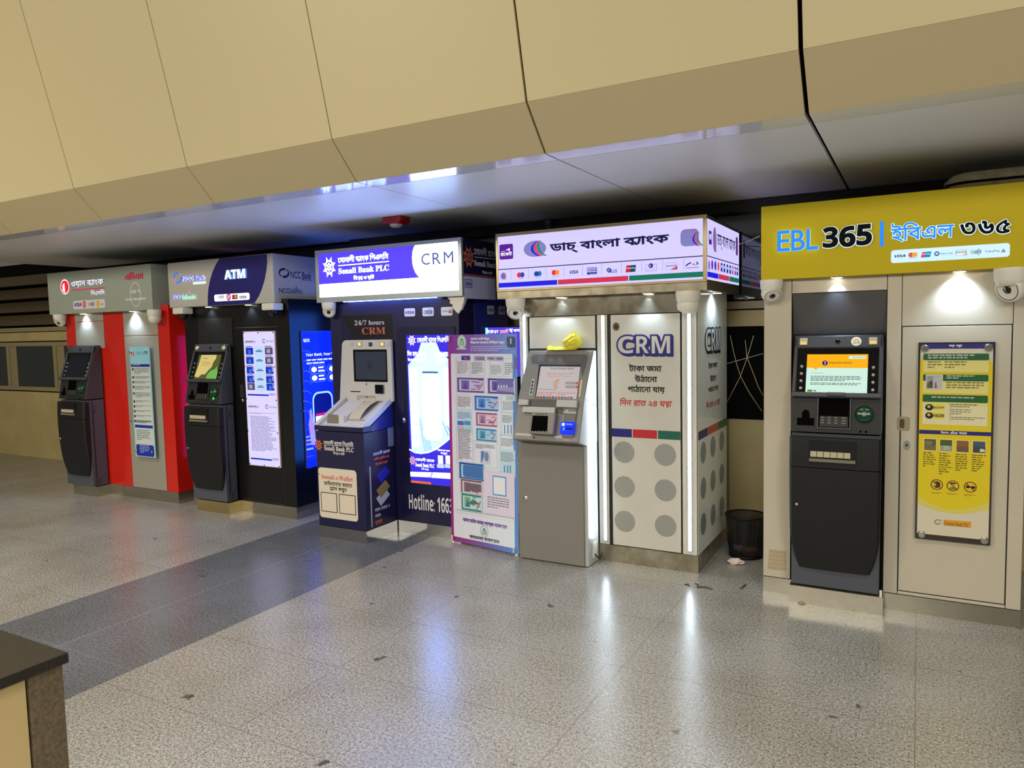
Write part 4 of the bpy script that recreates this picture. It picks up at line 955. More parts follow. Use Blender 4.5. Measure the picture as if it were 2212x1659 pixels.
# lit poster
lp = thing('lit_notice_panel', 'dazzling white and violet lit poster panel on the navy booth door', 'notice board', (dl+0.3, F3Y-0.03, 0.8), 'backlit panels')
FB = front(F3Y-0.018); (u0, v1) = FB.uv(z3d(130, 292)); u1 = FB.uv(z3d(500, 285))[0]; v0 = FB.uv(z3d(165, 1390))[1]
u1 = min(u1, X3-0.05)
MB().box(u0-0.005, u1+0.005, F3Y-0.018, F3Y-0.0095, v0-0.005, v1+0.005, mat('panel_edge_violet', (50, 44, 150), 0.2)).build('case', lp)
w = u1-u0; h = v1-v0; UV = lambda a, b: (u0+w*a, v1-h*b)
A = Art(FB, 0.0005); PV = mat('poster_violet', (64, 52, 232), 0.3, emit=0.95); PWT = mat('poster_white', (116, 156, 255), 0.3, emit=10.0); PCY = mat('poster_cyan', (150, 196, 255), 0.3, emit=2.4); PW1 = ink((255, 252, 255), 1.4)
A.urect(u0, v0, u1, v1, PV)
A.upoly([UV(0.02, 0.20), UV(0.25, 0.12), UV(0.8, 0.12), UV(1, 0.2), UV(1, 0.64), UV(0.80, 0.70), UV(0.6, 0.76), UV(0.4, 0.79), UV(0.2, 0.79), UV(0.04, 0.775)], PCY)
def glow_poly(c0, m): A.upoly([UV(*q) for q in c0], m)
glow_poly([(0.33, 0.05), (0.66, 0.05), (0.86, 0.22), (0.92, 0.5), (0.76, 0.62), (0.72, 0.69), (0.36, 0.69), (0.22, 0.55), (0.12, 0.45), (0.10, 0.25)], mat('poster_glow', (120, 170, 255), 0.3, emit=4.5))
for q in range(5): A.line([UV(0.24+0.04*q, 0.55+0.02*q), UV(0.34+0.04*q, 0.78)], 0.004, ink((60, 110, 220), 0.9), px=False)
for q in range(3): A.line([UV(0.74+0.07*q, 0.57+0.005*q), UV(0.86+0.06*q, 0.66-0.01*q)], 0.005, ink((40, 90, 200), 0.9), px=False)
for i in range(7): A.urect(*UV(0.05, 0.283+i*0.078), *UV(0.235, 0.213+i*0.078), PW1, 0.012)
for i in range(5): A.urect(*UV(0.79, 0.283+i*0.078), *UV(0.985, 0.213+i*0.078), PW1, 0.012)
A.urect(*UV(0.32, 0.70), *UV(0.72, 0.255), PWT, 0.05); A.urect(*UV(0.33, 0.253), *UV(0.68, 0.240), ink((90, 130, 180), 0.6), 0.012)
A.line([UV(0.0, 0.773), UV(0.12, 0.790), UV(0.25, 0.793), UV(0.42, 0.782), UV(0.6, 0.755), UV(0.8, 0.705), UV(1.0, 0.648)], 0.012, PW1, px=False)
sun(A, FB and z3d(172, 330), 0.042, 0.045, PW1, PV); A.text(['েসানালী ব', Y, 'াংক িপএলিস'], UV(0.24, 0.052), UV(0.93, 0.006), PW1, bold=0.03, uv=True)
A.text('িদন-রাত ২৪ ঘ', UV(0.01, 0.14), UV(0.40, 0.10), PW1, bold=0.04, uv=True); A.text('টাকা জমা', UV(0.60, 0.145), UV(0.97, 0.10), PW1, bold=0.04, uv=True); A.text('উেত্তালন ও জমা', UV(0.02, 0.18), UV(0.42, 0.15), PW1, bold=0.04, uv=True); A.text('িনরাপদ', UV(0.66, 0.18), UV(0.98, 0.15), PW1, bold=0.04, uv=True)
sun(A, z3d(177, 1226), 0.035, 0.04, ink((255, 170, 190), 1.2), PV); A.text(['েসানালী ব', Y, 'াংক'], z3d(200, 1230), z3d(340, 1212), PW1, bold=0.03); A.text('Sonali Bank PLC', z3d(200, 1270), z3d(340, 1254), PW1, 'serif', bold=0.02); A.text(['িব', ('S', 'শ', 'ব'), ('S', 'স', 'ত')], z3d(243, 1297), z3d(298, 1284), PW1, bold=0.02)
A.text('ডাউনেলাড করেত', z3d(365, 1154), z3d(460, 1144), PW1, bold=0.03); A.text('স্ক্যান করুন' if False else 'করুন', z3d(388, 1182), z3d(440, 1168), PW1, bold=0.03)
for x in (368, 425): A.rect(z3d(x, 1250), z3d(x+36, 1190), PW1); A.rect(z3d(x-8, 1280), z3d(x+44, 1256), ink((200, 220, 255), 1.0), 0.006)
A.poly([z3d(160, 1310), z3d(322, 1314), z3d(312, 1352), z3d(162, 1345)], PW1); A.poly([z3d(328, 1314), z3d(476, 1320), z3d(476, 1365), z3d(316, 1354)], PW1)
A.urect(*UV(0.0, 1.0), *UV(0.45, 0.985), ink((230, 110, 40), 1.0)); A.build('lit_poster', lp)
turret('white turret camera under the left end of the bright white and violet sign', pxx(z3(122, 375), F3S), F3S-0.001, sz0-0.001, (0.45, -0.8, -0.35), 1.05)
# broken cover of a missing camera at the right end
bk = MB(); cx, cz = pxx(z3(795, 340), F3S+0.06), sz0-0.001
o = [(-0.085, 0), (0.075, 0), (0.045, -0.085), (0.012, -0.128), (-0.020, -0.100), (-0.040, -0.082), (-0.035, -0.062), (-0.062, -0.045), (-0.055, -0.028)]
bk.prism_y([(cx+a_, cz+b_) for a_, b_ in o], F3S+0.03, F3S+0.045, WHITEP)
bk.prism_x([(F3S+0.045, cz), (F3S+0.13, cz), (F3S+0.045, cz-0.10)], cx+0.03, cx+0.042, WHITEP)
tag(bk.build('broken_bracket'), 'torn white plastic bracket at the right end of the bright white and violet sign', 'bracket')

# ---------------------------------------------------------------- white deposit machine of booth 3
LG = mat('light_grey_plastic', (206, 204, 206), 0.38); LGD = mat('grey_plastic', (170, 168, 166), 0.4)
t = thing('cash_machine', 'white and navy deposit machine with a sloping tray under the navy booth sign', 'cash machine', (-3.885, 4.4, 0.1))
mx0, mx1, my0 = -4.125, -3.645, 4.243
MB().box(mx0, mx1, my0, F3Y-0.012, 0.096, 0.842, NAVD).build('cabinet', t, 0.004)
MB().box(mx0-0.004, mx1+0.004, my0-0.006, F3Y-0.012, 0, 0.094, mat('mirror_plinth', (188, 188, 186), 0.07, metal=0.95)).build('plinth', t)
MB().prism_x([(my0-0.008, 0.848), (my0-0.008, 0.886), (my0+0.09, 0.888), (my0+0.09, 0.846)], mx0-0.004, mx1+0.004, NAVD).build('front_lip', t, 0.004)
SL = lambda y: 0.888+(y-(my0+0.09))*(1.088-0.888)/(F3Y-0.03-(my0+0.09))
MB().prism_x([(my0+0.091, 0.846), (my0+0.091, 0.880), (F3Y-0.03, 1.04), (F3Y-0.012, 1.04), (F3Y-0.012, 0.846)], mx0-0.002, mx1+0.002, mat('navy_shine', (30, 40, 130), 0.25)).build('side_panel', t)
for s_, xx in ((-1, mx0), (1, mx1)):
    MB().prism_x([(my0-0.006, 0.888), (my0+0.08, 0.888), (F3Y-0.012, 1.045), (F3Y-0.012, 1.10), (my0-0.0, 0.900)], xx-0.004 if s_ < 0 else xx-0.034, xx+0.034 if s_ < 0 else xx+0.004, LG).build('wing', t, 0.004)
MB().prism_x([(my0-0.004, 0.886), (my0+0.04, 0.890), (F3Y-0.012, 1.052), (F3Y-0.012, 1.0), (my0+0.09, 0.87)], mx0+0.030, mx1-0.030, LG).build('tray', t)
FT = Face((-3.885, my0+0.04, 0.8905), (1, 0, 0), (0, F3Y-0.052-my0, 0.1615))
pad = MB(); c = FT.pt(-0.105, 0.22, 0.008); pad.obox(c, FT.U*0.085, FT.V*0.135, FT.N*0.008, LG); pad.build('left_deck', t, 0.004)
A = Art(FT, 0.001); A.urect(-0.01, 0.08, 0.13, 0.35, mat('shutter_shade', (150, 152, 158), 0.3)); A.build('shutter_well', t)
ar = []
for k in range(9):
    v = 0.085+0.265*k/8; d = 0.004+0.030*math.sin(math.pi*k/8)**0.8; ar.append([FT.pt(u_, v, d) for u_ in (0.0, 0.115)])
MB().grid(ar, mat('shutter_cream', (200, 192, 172), 0.35)).build('curved_shutter', t)
A = Art(FT, 0.0012); A.urect(0.02, 0.065, 0.10, 0.082, mat('yellow_guide', (206, 196, 110), 0.4, emit=0.1)); A.build('slot_guide', t)
c = FT.pt(0.075, 0.075, 0.004); MB().obox(c, FT.U*0.10, FT.V*0.006, FT.N*0.004, LGD).build('tray_ridge', t)
# coin-shaped guard near the front
g0 = FT.pt(-0.11, 0.02, 0.0); gx = g0[0]
MB().prism_y([(gx-0.06, 0.894), (gx+0.055, 0.890), (gx+0.055, 0.965), (gx-0.045, 0.970)], my0+0.055, my0+0.062, mat('guard_grey', (128, 122, 112), 0.4)).build('guard_plate', t)
MB().prism_x([(my0+0.062, 0.892), (my0+0.062, 0.965), (my0+0.16, 0.925), (my0+0.16, 0.918)], gx+0.045, gx+0.11, LG).build('guard_side', t, 0.002)
# head panel
hy = F3Y-0.012
zt_, zb_ = 1.540, 1.050
hx0, hx1 = pxx(z3c(480, 700), hy)-0.005, pxx(z3c(1092, 500), hy)
q = []
for k in range(7): tt = math.radians(90+15*k); q.append((hx0+0.045+0.045*math.cos(tt), zt_-0.045+0.045*math.sin(tt)))
q += [(hx0-0.045, zb_), (hx1+0.002, zb_), (hx1, zt_)]
MB().prism_y(q, hy-0.03, hy-0.0005, LG).build('head_panel', t, 0.005)
FH = front(hy-0.030)
A = Art(FH, 0.0006); (ua, vb), (ub, va) = A.P(z3c(588, 508)), A.P(z3c(1008, 915))
A.urect(ua-0.008, va-0.004, ub+0.012, vb+0.002, BLACKG, 0.006); A.urect(ua+0.012, va+0.014, ub-0.0, vb-0.016, mat('screen_dim', (64, 70, 86), 0.12, emit=0.22)); 
sun(A, z3c(790, 702), 0.035, 0.036, ink((40, 44, 58), 0.1), ink((70, 76, 92), 0.22)); A.build('screen', t)
for x in (662, 952):
    p = on(z3c(x, 435), 'y', hy-0.03); q_ = MB().box(p[0]-0.024, p[0]+0.024, hy-0.038, hy-0.03, p[2]-0.018, p[2]+0.018, mat('lamp_housing', (190, 182, 160), 0.3)).build('head_lamp', t, 0.003)
    A = Art(front(hy-0.038)); A.ell((p[0]+0.004, p[2]), 0.015, 0.013, mat('warm_lens2', (255, 214, 110), 0.2, emit=1.2), 16, px=False); A.build('lens', q_)
A = Art(FH); A.rect(z3c(780, 465), z3c(825, 412), ink((44, 58, 74)), 0.004); A.build('camera_window', t)
A = Art(FH); 
for x in (545, 1020):
    for i in range(5): A.rect(z3c(x, 414+i*11), z3c(x+48, 418+i*11), ink((176, 172, 170)))
A.build('speaker_grille', t)
A = Art(FH); A.rect(z3c(548, 1046), z3c(672, 1036), BLACKM); A.build('receipt_slot', t); A = Art(FH); A.greek(z3c(562, 965), z3c(662, 990), 1, ink((226, 224, 226)), 4, ragged=0); A.build('slot_label', t); A = Art(FH); A.ell(z3c(750, 947), 0.006, 0.009, BLACKM, 12); A.build('sensor', t)
p = on(z3c(925, 1010), 'y', hy-0.03); MB().box(p[0]-0.042, p[0]+0.042, hy-0.046, hy-0.03, p[2]-0.036, p[2]+0.036, BLACKG).build('fingerprint_reader', t, 0.006)
A = Art(FH); A.rect(z3c(630, 1172), z3c(866, 1096), LGD); A.rect(z3c(668, 1160), z3c(866, 1130), ink((206, 198, 184))); A.ell(z3c(758, 1112), 0.008, 0.005, BLACKM, 12); A.build('note_mouth', t)
# front graphics
FC = front(my0); A = Art(FC); LT = ink((224, 220, 218)); OR = ink((226, 110, 62))
sun(A, z3b(106, 352), 0.042, 0.049, OR, ink((60, 30, 30))); A.text(['েসানালী ব', Y, 'াংক িপএলিস'], z3b(168, 345), z3b(532, 310), LT, bold=0.02); A.line([z3b(172, 352), z3b(536, 368)], 0.003, LT)
A.text('Sonali Bank PLC', z3b(176, 414), (z3b(538, 385)), LT, 'serif', bold=0.01); A.text(['িব', ('S', 'শ', 'ব'), ('S', 'স', 'ত'), ' ও ', ('S', 'স', 'ম'), 'া', ('R', 'ট')], z3b(286, 470), z3b(424, 440), LT, bold=0.02); A.build('bank_lettering', t)
A = Art(FC); (ua, vb) = A.P(z3b(98, 622)); va = A.P(z3b(152, 1240))[1]; ub = A.P(z3b(570, 650))[0]
CRD = mat('card_ivory', (222, 210, 192), 0.4)
A.urect(ua, va, ub, vb, CRD, 0.028); RD2 = ink((206, 64, 44))
w, h = ub-ua, vb-va
A.text('Sonali e-Wallet', (ua+w*0.085, vb-h*0.225), (ua+w*0.90, vb-h*0.135), RD2, 'serif', uv=True); A.text('ডাউনেলাড করেত', (ua+w*0.14, vb-h*0.345), (ua+w*0.88, vb-h*0.245), BLK, bold=0.02, uv=True)
A.text([('S', 'স', 'ক'), Y, 'ান করুন'], (ua+w*0.29, vb-h*0.465), (ua+w*0.74, vb-h*0.365), BLK, bold=0.02, uv=True)
for q in (0.045, 0.525):
    A.urect(ua+w*q, vb-h*0.88, ua+w*(q+0.43), vb-h*0.49, BLK); A.urect(ua+w*(q+0.018), vb-h*0.865, ua+w*(q+0.412), vb-h*0.505, CRD)
A.build('printed_card', t); MB().lathe((ua+0.012, my0, vb-h*0.13), (0, -1, 0), [(0.006, 0), (0.005, 0.006)], CHROME, 14).build('door_lock', t)
FSD = side(mx1); A = Art(FSD)
def mtext(run, xl, yb, yt, xr, m): (ua, va), vb, ub = A.P(z3b(xl, yb)), A.P(z3b(xl, yt))[1], A.P(z3b(xr, yb-40))[0]; A.text(run, (ua, va), (ub, vb), m, uv=True, bold=0.025)
mtext(['েসানালী ব', Y, 'াংক'], 778, 492, 438, 985, ink((196, 206, 240))); mtext('েডিবট/েক্রিডট এন্ড', 786, 556, 508, 978, OR); mtext('িপ্রেপইড কার্ডস', 806, 616, 570, 962, OR)
A.build('side_lettering', t); A = Art(FSD)
for k, (m, dy) in enumerate(((ink((190, 196, 214)), 240), (ink((150, 130, 80)), 160), (ink((30, 34, 190)), 0))):
    A.poly([z3b(815, 770+dy-20*k), z3b(875, 865+dy-20*k), z3b(985, 720+dy-20*k), z3b(930, 640+dy-20*k)], m)
A.build('card_picture', t); A = Art(FSD); A.greek(z3b(800, 1130), z3b(990, 1210), 2, ink((200, 206, 230)), 81, ragged=0.1); A.greek(z3b(805, 1280), z3b(990, 1300), 1, OR, 82, ragged=0.05)
A.rect(z3b(740, 620), z3b(760, 1380), ink((176, 178, 190))) if False else A.urect(A.P(z3b(748, 800))[0]-0.012, 0.11, A.P(z3b(748, 800))[0]+0.004, 0.58, ink((176, 178, 190)))
A.build('edge_strip', t); A = Art(FSD)
for i in range(12): A.rect(z3b(955, 140+i*19), z3b(1030, 146+i*19), ink((110, 120, 160)))
A.build('side_vent', t)

# ================================================================ booth 4: white with light strips
F4Y, F4S, X4 = 4.6286, 4.5686, -1.2261
z4 = zf(1040, 450, 2.0737); z4f = zf(1060, 455, 4.608); z4s = zf(1480, 430, 6.144); z4t = zf(1295, 680, 5.926); z4l = zf(1295, 900, 4.740); z4m = zf(1095, 720, 6.381); z4n = zf(1095, 930, 5.351)
t = thing('atm_booth', 'white booth with glowing vertical light strips and grey dots, second from the right', 'booth', (-1.9, 5.0, 0), 'cash machine booths')
WP = mat('white_panel', (206, 203, 192), 0.32, vary=0.05, scale=4); WPS = mat('white_side_panel', (236, 240, 234), 0.14, spec=0.7)
xl4 = pxx(z4(172, 520), F4Y)
MB().box(xl4, X4, F4Y, 5.43, 0.115, 1.84, mat('booth_seam', (30, 29, 27), 0.6)).build('body', t)
MB().box(xl4, X4+0.002, F4Y-0.004, 5.43, 0, 0.1145, STEEL).build('plinth', t)
MB().box(X4-0.003, X4+0.002, F4Y, 5.43, 0.116, 1.84, WPS).build('side_panel', t)
zt4 = on(z4(720, 470), 'y', F4Y)[2]
MB().box(xl4-0.002, X4+0.001, F4Y-0.012, F4Y-0.0005, zt4, 1.8134, mat('steel_band', (200, 194, 180), 0.22, metal=0.95, vary=0.2, scale=9, rgb2=(150, 140, 122))).build('steel_band', t)
X_ = lambda X: pxx(z4(X, 800), F4Y)
cols = [(xl4, X_(214)), (X_(523), X_(568)), (X_(900), X4-0.003)]
for i, (a_, b_) in enumerate(cols): MB().box(a_+0.001, b_, F4Y-0.009, F4Y-0.0005, 0.118, zt4-0.003, WP).build('strip_panel', t, 0.0015)
STRIP = mat('cool_light_strip', (222, 240, 255), 0.3, emit=32.0)
for (p, q, zlo) in (((187, 480), (199, 700), 0.14), ((543, 478), (557, 1495), 0.14), ((928, 470), (936, 1535), 0.14)):
    xx = pxx(z4(*((np.array(p)+np.array(q))/2)), F4Y-0.012)
    ztop = on(z4(*p), 'y', F4Y)[2]
    o_ = MB().box(xx-0.014, xx+0.014, F4Y-0.014, F4Y-0.0092, zlo, ztop, ALU).build('strip_housing', t)
    MB().box(xx-0.007, xx+0.007, F4Y-0.017, F4Y-0.0141, zlo+0.006, ztop-0.006, STRIP).build('light_strip', o_)
MB().box(X_(222), X_(514), F4Y-0.007, F4Y-0.0005, 1.46, zt4-0.006, WP).build('upper_panel', t, 0.0015)
dr0, dr1 = X_(584), X_(892)
do = MB().box(dr0, dr1, F4Y-0.010, F4Y-0.0005, 0.122, zt4-0.006, WP).build('door', t, 0.002)
FD4 = front(F4Y-0.010)
A = Art(FD4); A.ell(z4t(213, 152), 0.024, 0.028, mat('lock_brown', (120, 104, 76), 0.3, metal=0.7), 20); A.ell(z4t(213, 152), 0.011, 0.012, BLACKM, 16); A.build('door_lock', do)
A = Art(FD4); DBL = ink((24, 30, 120))
# outlined letters with a drop shadow
def outlined(A, spec, mo, mi, grow, sh):
    d = A.d
    L = []
    for c_, a_, b_ in spec:
        (u0, v0), (u1, v1) = A.P(a_), A.P(b_); cs = _bold(layout(STY['b'](c_), 6), 0.0)
        lo, hi = _bb(cs); sc = np.array([(u1-u0)/(hi[0]-lo[0]), (v1-v0)/(hi[1]-lo[1])]); L.append([(c-lo)*sc+np.array([u0, v0]) for c in cs])
    for k in range(5):
        A.d = d+A.STEP*0.2*k
        for cs in L: A.shape([c+np.array(sh)*(4-k)/4 for c in _bold(cs, grow)], mo)
    for cs in L: A.d = d+A.STEP*3; A.shape(cs, mi)
outlined(A, [('C', (238, 492), (440, 272)), ('R', (472, 495), (628, 272)), ('M', (670, 495), (908, 268))] and [('C', z4t(240, 494), z4t(440, 272)), ('R', z4t(474, 492), z4t(632, 272)), ('M', z4t(672, 494), z4t(906, 270))], DBL, WP, 0.0115, (0.010, -0.010)); A.build('machine_lettering', do)
A = Art(FD4); A.text('টাকা জমা,', z4t(378, 732), z4t(806, 628), BLK, bold=0.03); A.text('উঠােনা', z4t(452, 860), z4t(738, 765), BLK, bold=0.03); A.text('পাঠােনা যায়', z4t(360, 1005), z4t(836, 898), BLK, bold=0.03)
A.text(['িদন রাত ২৪ ঘ', ('S', 'ন', 'ট'), 'া'], z4t(262, 1172), z4t(930, 1078), ink((188, 40, 34)), bold=0.02, shear=0.18); A.build('service_lettering', do)
A = Art(FD4); ub4 = A.P(z4t(160, 1500)); 
cb = [(z4t(158, 1555), z4t(414, 1458)), (z4t(427, 1563), z4t(736, 1468)), (z4t(749, 1582), z4t(1042, 1486))]
v0 = A.P(z4t(160, 1557))[1]; v1 = A.P(z4t(160, 1452))[1]
for (a_, b_), m in zip(cb, (ink((28, 30, 112)), ink((190, 34, 48)), ink((22, 96, 76)))): A.urect(max(A.P(a_)[0], dr0), v0, min(A.P(b_)[0], dr1), v1, m)
A.build('colour_bar', do)
A = Art(FD4); GD = mat('grey_dot', (152, 152, 146), 0.35)
ull, urr = A.P(z4l(252, 365))[0], A.P(z4l(672, 392))[0]; r = (A.P(z4l(359, 365))[0]-A.P(z4l(148, 365))[0])/2
for py in (365, 718, 1072):
    for u in (ull, urr): B_ = Art(FD4); B_.ell((u, A.P(z4l(258, py))[1]), r, r, GD, 40, px=False); B_.build('dot', do)
FSX = side(X4+0.002); A = Art(FSX); DG = ink((30, 44, 52))
outlined(A, [('C', z4t(1352, 470), z4t(1418, 178)), ('R', z4t(1425, 460), z4t(1476, 178)), ('M', z4t(1482, 455), z4t(1535, 175))], DG, WPS, 0.012, (0.012, -0.010)); A.build('side_machine_lettering', t)
A = Art(FSX); DK4 = ink((40, 44, 40))
def stext(run, xl, yb, yt, xr, m, **k): (ua, va), vb, ub = A.P(z4t(xl, yb)), A.P(z4t(xl, yt))[1], A.P(z4t(xr, (yb+yt)/2))[0]; A.text(run, (ua, va), (ub, vb), m, uv=True, **k)
stext('টাকা জমা,', 1395, 702, 605, 1508, DK4, bold=0.03); stext('উঠােনা', 1417, 862, 762, 1492, DK4, bold=0.03); stext('পাঠােনা যায়', 1392, 1014, 915, 1518, DK4, bold=0.03)
stext(['িদন রাত ২৪ ঘ', ('S', 'ন', 'ট'), 'া'], 1365, 1225, 1112, 1540, ink((176, 76, 50)), bold=0.02, shear=0.18); A.build('side_lettering', t)
A = Art(FSX)
yb_ = [F4Y+0.002, A.P(z4t(1386, 1500))[0], A.P(z4t(1512, 1440))[0], 5.428]
for i, m in enumerate((ink((64, 58, 116)), ink((206, 86, 66)), ink((52, 112, 70)))): A.urect(yb_[i]+0.004, v0, yb_[i+1]-0.004, v1, m)
A.build('side_colour_bar', t)
A = Art(FSX); GDS = mat('grey_dot_side', (136, 146, 152), 0.2)
us = [A.P(z4l(x, 700))[0] for x in (1063, 1162, 1251)]; rr_ = (A.P(z4l(1091, 700))[0]-A.P(z4l(1035, 700))[0])/2
for i, u in enumerate(us):
    for py in ((367, 734, 1100), (305, 655, 1004), (248, 584, 919))[i]:
        B_ = Art(FSX); B_.ell((u, A.P(z4l((1063, 1162, 1251)[i], py))[1]), rr_, r, GDS, 36, px=False); B_.build('dot', t)
# lit sign box
sx0, sx1, sz0, sz1 = -2.6424, -1.1513, 1.8134, 2.2733
BRZ = mat('sign_steel_frame', (196, 178, 138), 0.3, metal=0.8)
sg = MB().box(sx0, sx1, F4S+0.02, 5.50, sz0, sz1, mat('sign_dark_steel', (150, 142, 124), 0.3, metal=0.85)).build('sign_box', t, 0.003)
zb4 = on(z4f(90, 810), 'y', F4S)[2]
fr = MB(); fr.box(sx0, sx1, F4S-0.001, F4S+0.02, sz0, zb4, STEEL)
for a_ in ((sx0, sx0+0.018, zb4+0.016, sz1-0.022), (sx1-0.022, sx1, zb4+0.016, sz1-0.022), (sx0, sx1, sz1-0.022, sz1), (sx0, sx1, zb4+0.0005, zb4+0.016)): fr.box(a_[0], a_[1], F4S-0.005, F4S+0.02, a_[2], a_[3], BRZ)
fr.build('frame', sg, 0.002)
FF = front(F4S); PAN = mat('lilac_sign_light', (204, 196, 255), 0.3, emit=1.1)
A = Art(FF); A.urect(sx0+0.016, zb4+0.014, sx1-0.020, sz1-0.020, PAN); A.build('lit_panel', sg)
tr = A
INKN = ink((26, 28, 88), 0.25); vl = A.P(z4f(80, 588))[1]
A = Art(FF, 0.0016); A.urect(sx0+0.018, vl-0.003, sx1-0.021, vl+0.003, INKN)
PUR = ink((104, 30, 170), 0.7); PWH = ink((240, 236, 255), 1.0)
(ua, va), (ub, vb) = A.P(z4f(90, 490)), A.P(z4f(222, 328)); A.urect(ua, va, ub, vb, PUR, 0.012)
A.text('রেকট', z4f(98, 455), z4f(213, 400), PWH, bold=0.03); A.poly([z4f(148, 395), z4f(194, 370), z4f(188, 408), z4f(176, 396)], PWH); A.rect(z4f(106, 412), z4f(145, 404), PWH); A.build('side_app_logo', sg)
A = Art(FF, 0.0016); OVB = mat('oval_lilac', (150, 150, 226), 0.2, emit=0.55); RBN = [ink((28, 32, 214), 0.9), ink((244, 60, 96), 0.9), ink((14, 150, 130), 0.8)]
u, v = A.P(z4f(440, 380)); rx = A.P(z4f(553, 380))[0]-u; ry = A.P(z4f(440, 300))[1]-v
flow_oval(A, z4f(440, 380), rx, ry, OVB, RBN); A.build('bank_logo', sg)
A = Art(FF, 0.0016); A.text(['ডাচ্-বাংলা ব', Y, 'াংক'], z4f(590, 438), z4f(1776, 228), INKN, bold=0.036, res=5); A.build('bank_lettering', sg)
A = Art(FF, 0.0016); (ua, va), (ub, vb) = A.P(z4f(1890, 360)), A.P(z4f(2072, 175)); A.urect(ua, va, ub, vb, OVB, 0.03); ribbons(A, ua+(ub-ua)*0.80, (va+vb)/2-0.012, (ub-ua)*0.42, (vb-va)*0.42, RBN)
A.text('NexusPay', z4f(1912, 212), z4f(2052, 184), ink((230, 50, 90), 0.8), 'b'); A.build('app_logo', sg)
A = Art(FF, 0.0016); c3 = (ink((28, 30, 226), 0.95), ink((206, 52, 82), 0.95), ink((18, 124, 96), 0.8))
vb0 = A.P(z4f(84, 768))[1]; vb1 = A.P(z4f(84, 722))[1]
e0 = A.P(z4f(80, 740))[0]; e1 = A.P(z4f(663, 710))[0]; e2 = A.P(z4f(1369, 670))[0]; e3 = A.P(z4f(2115, 630))[0]
for a_, b_, m in ((e0, e1, c3[0]), (e1+0.006, e2, c3[1]), (e2+0.006, e3, c3[2])): A.urect(a_, vb0, b_, vb1, m)
A.build('colour_bar', sg)
for x in (203, 376, 550, 730, 915, 1105, 1303, 1505, 1712, 1924): A = Art(FF, 0.0016); uu = A.P(z4f(x, 600))[0]; A.urect(uu-0.001, vb1+0.02, uu+0.001, vl-0.006, ink((150, 146, 200), 0.6)); A.build('divider', sg)
NL = lambda: A.build('card_logo', sg) and Art(FF, 0.0016)
A = Art(FF, 0.0016)
u, v = A.P(z4f(127, 650)); flow_oval(A, z4f(127, 650), 0.024, 0.023, OVB, RBN); A.text('DBBL-NEXUS', z4f(94, 690), z4f(160, 680), INKN)
B2 = ink((20, 84, 190), 0.7); R2 = ink((240, 40, 66), 0.9); OG = ink((250, 150, 40), 0.95); TXT = ink((60, 60, 110), 0.3)
A = NL(); two_discs(A, z4f(262, 642), z4f(337, 638), R2, B2, ink((120, 70, 200), 0.8)); A.text('maestro', z4f(278, 680), z4f(326, 668), TXT); A = NL(); two_discs(A, z4f(432, 630), z4f(508, 626), B2, ink((30, 120, 210), 0.8), ink((20, 60, 140), 0.7)); A.text('cirrus', z4f(452, 668), z4f(490, 657), TXT)
A = NL(); two_discs(A, z4f(608, 618), z4f(685, 614), R2, OG, ink((245, 96, 40), 0.9)); A.text('mastercard', z4f(610, 660), z4f(684, 646), TXT)
VB = ink((28, 60, 170), 0.5); A = NL(); visa(A, z4f(788, 630), z4f(870, 592), VB)
A = NL(); A.rect(z4f(960, 638), z4f(1058, 563), VB); A.rect(z4f(965, 615), z4f(1053, 570), PAN); visa(A, z4f(974, 608), z4f(1052, 576), VB); A.text('ELECTRON', z4f(990, 634), z4f(1052, 622), PAN)
A = NL(); A.poly([z4f(1180, 562), z4f(1212, 595), z4f(1180, 622), z4f(1146, 592)], VB); A.line([z4f(1180, 562), z4f(1180, 622)], 0.003, PAN); A.line([z4f(1146, 594), z4f(1212, 594)], 0.003, PAN); A.text('PLUS', z4f(1178, 622), z4f(1260, 582), VB, 'b', shear=0.2)
A = NL(); A.poly([z4f(1352, 545), z4f(1448, 540), z4f(1440, 608), z4f(1343, 616)], ink((206, 40, 70), 0.8)); A.poly([z4f(1395, 543), z4f(1448, 540), z4f(1440, 608), z4f(1385, 612)], ink((14, 84, 110), 0.6)); A.text('UnionPay', z4f(1356, 584), z4f(1440, 562), PWH, 'b')
A = NL(); A.rect(z4f(1542, 603), z4f(1652, 530), ink((120, 124, 190), 0.5)); A.rect(z4f(1545, 600), z4f(1649, 533), PAN); A.disc(z4f(1572, 550), z4f(1618, 547), VB); A.rect(z4f(1585, 562), z4f(1592, 538), PAN); A.text('Diners Club', z4f(1555, 582), z4f(1642, 572), TXT, 'serif'); A.text('INTERNATIONAL', z4f(1560, 594), z4f(1636, 587), TXT)
A = NL(); A.rect(z4f(1744, 592), z4f(1860, 514), ink((150, 150, 200), 0.6)); A.rect(z4f(1746, 590), z4f(1858, 517), PAN); A.poly([z4f(1788, 588), z4f(1858, 584), z4f(1858, 550)], ink((222, 60, 60), 0.9)); A.text('DISCOVER', z4f(1750, 560), z4f(1852, 538), ink((24, 24, 60), 0.1), 'b')
A = NL(); A.line([z4f(1946, 548), z4f(1968, 530), z4f(1990, 520)], 0.008, VB); A.line([z4f(2005, 538), z4f(2020, 528), z4f(2035, 545)], 0.005, R2); A.line([z4f(2050, 536), z4f(2056, 512), z4f(2066, 532)], 0.007, RBN[2]); A.text('এেজন্ট ব্যাংিকং', z4f(1946, 580), z4f(2074, 556), INKN, bold=0.02)
A.build('card_logo', sg)
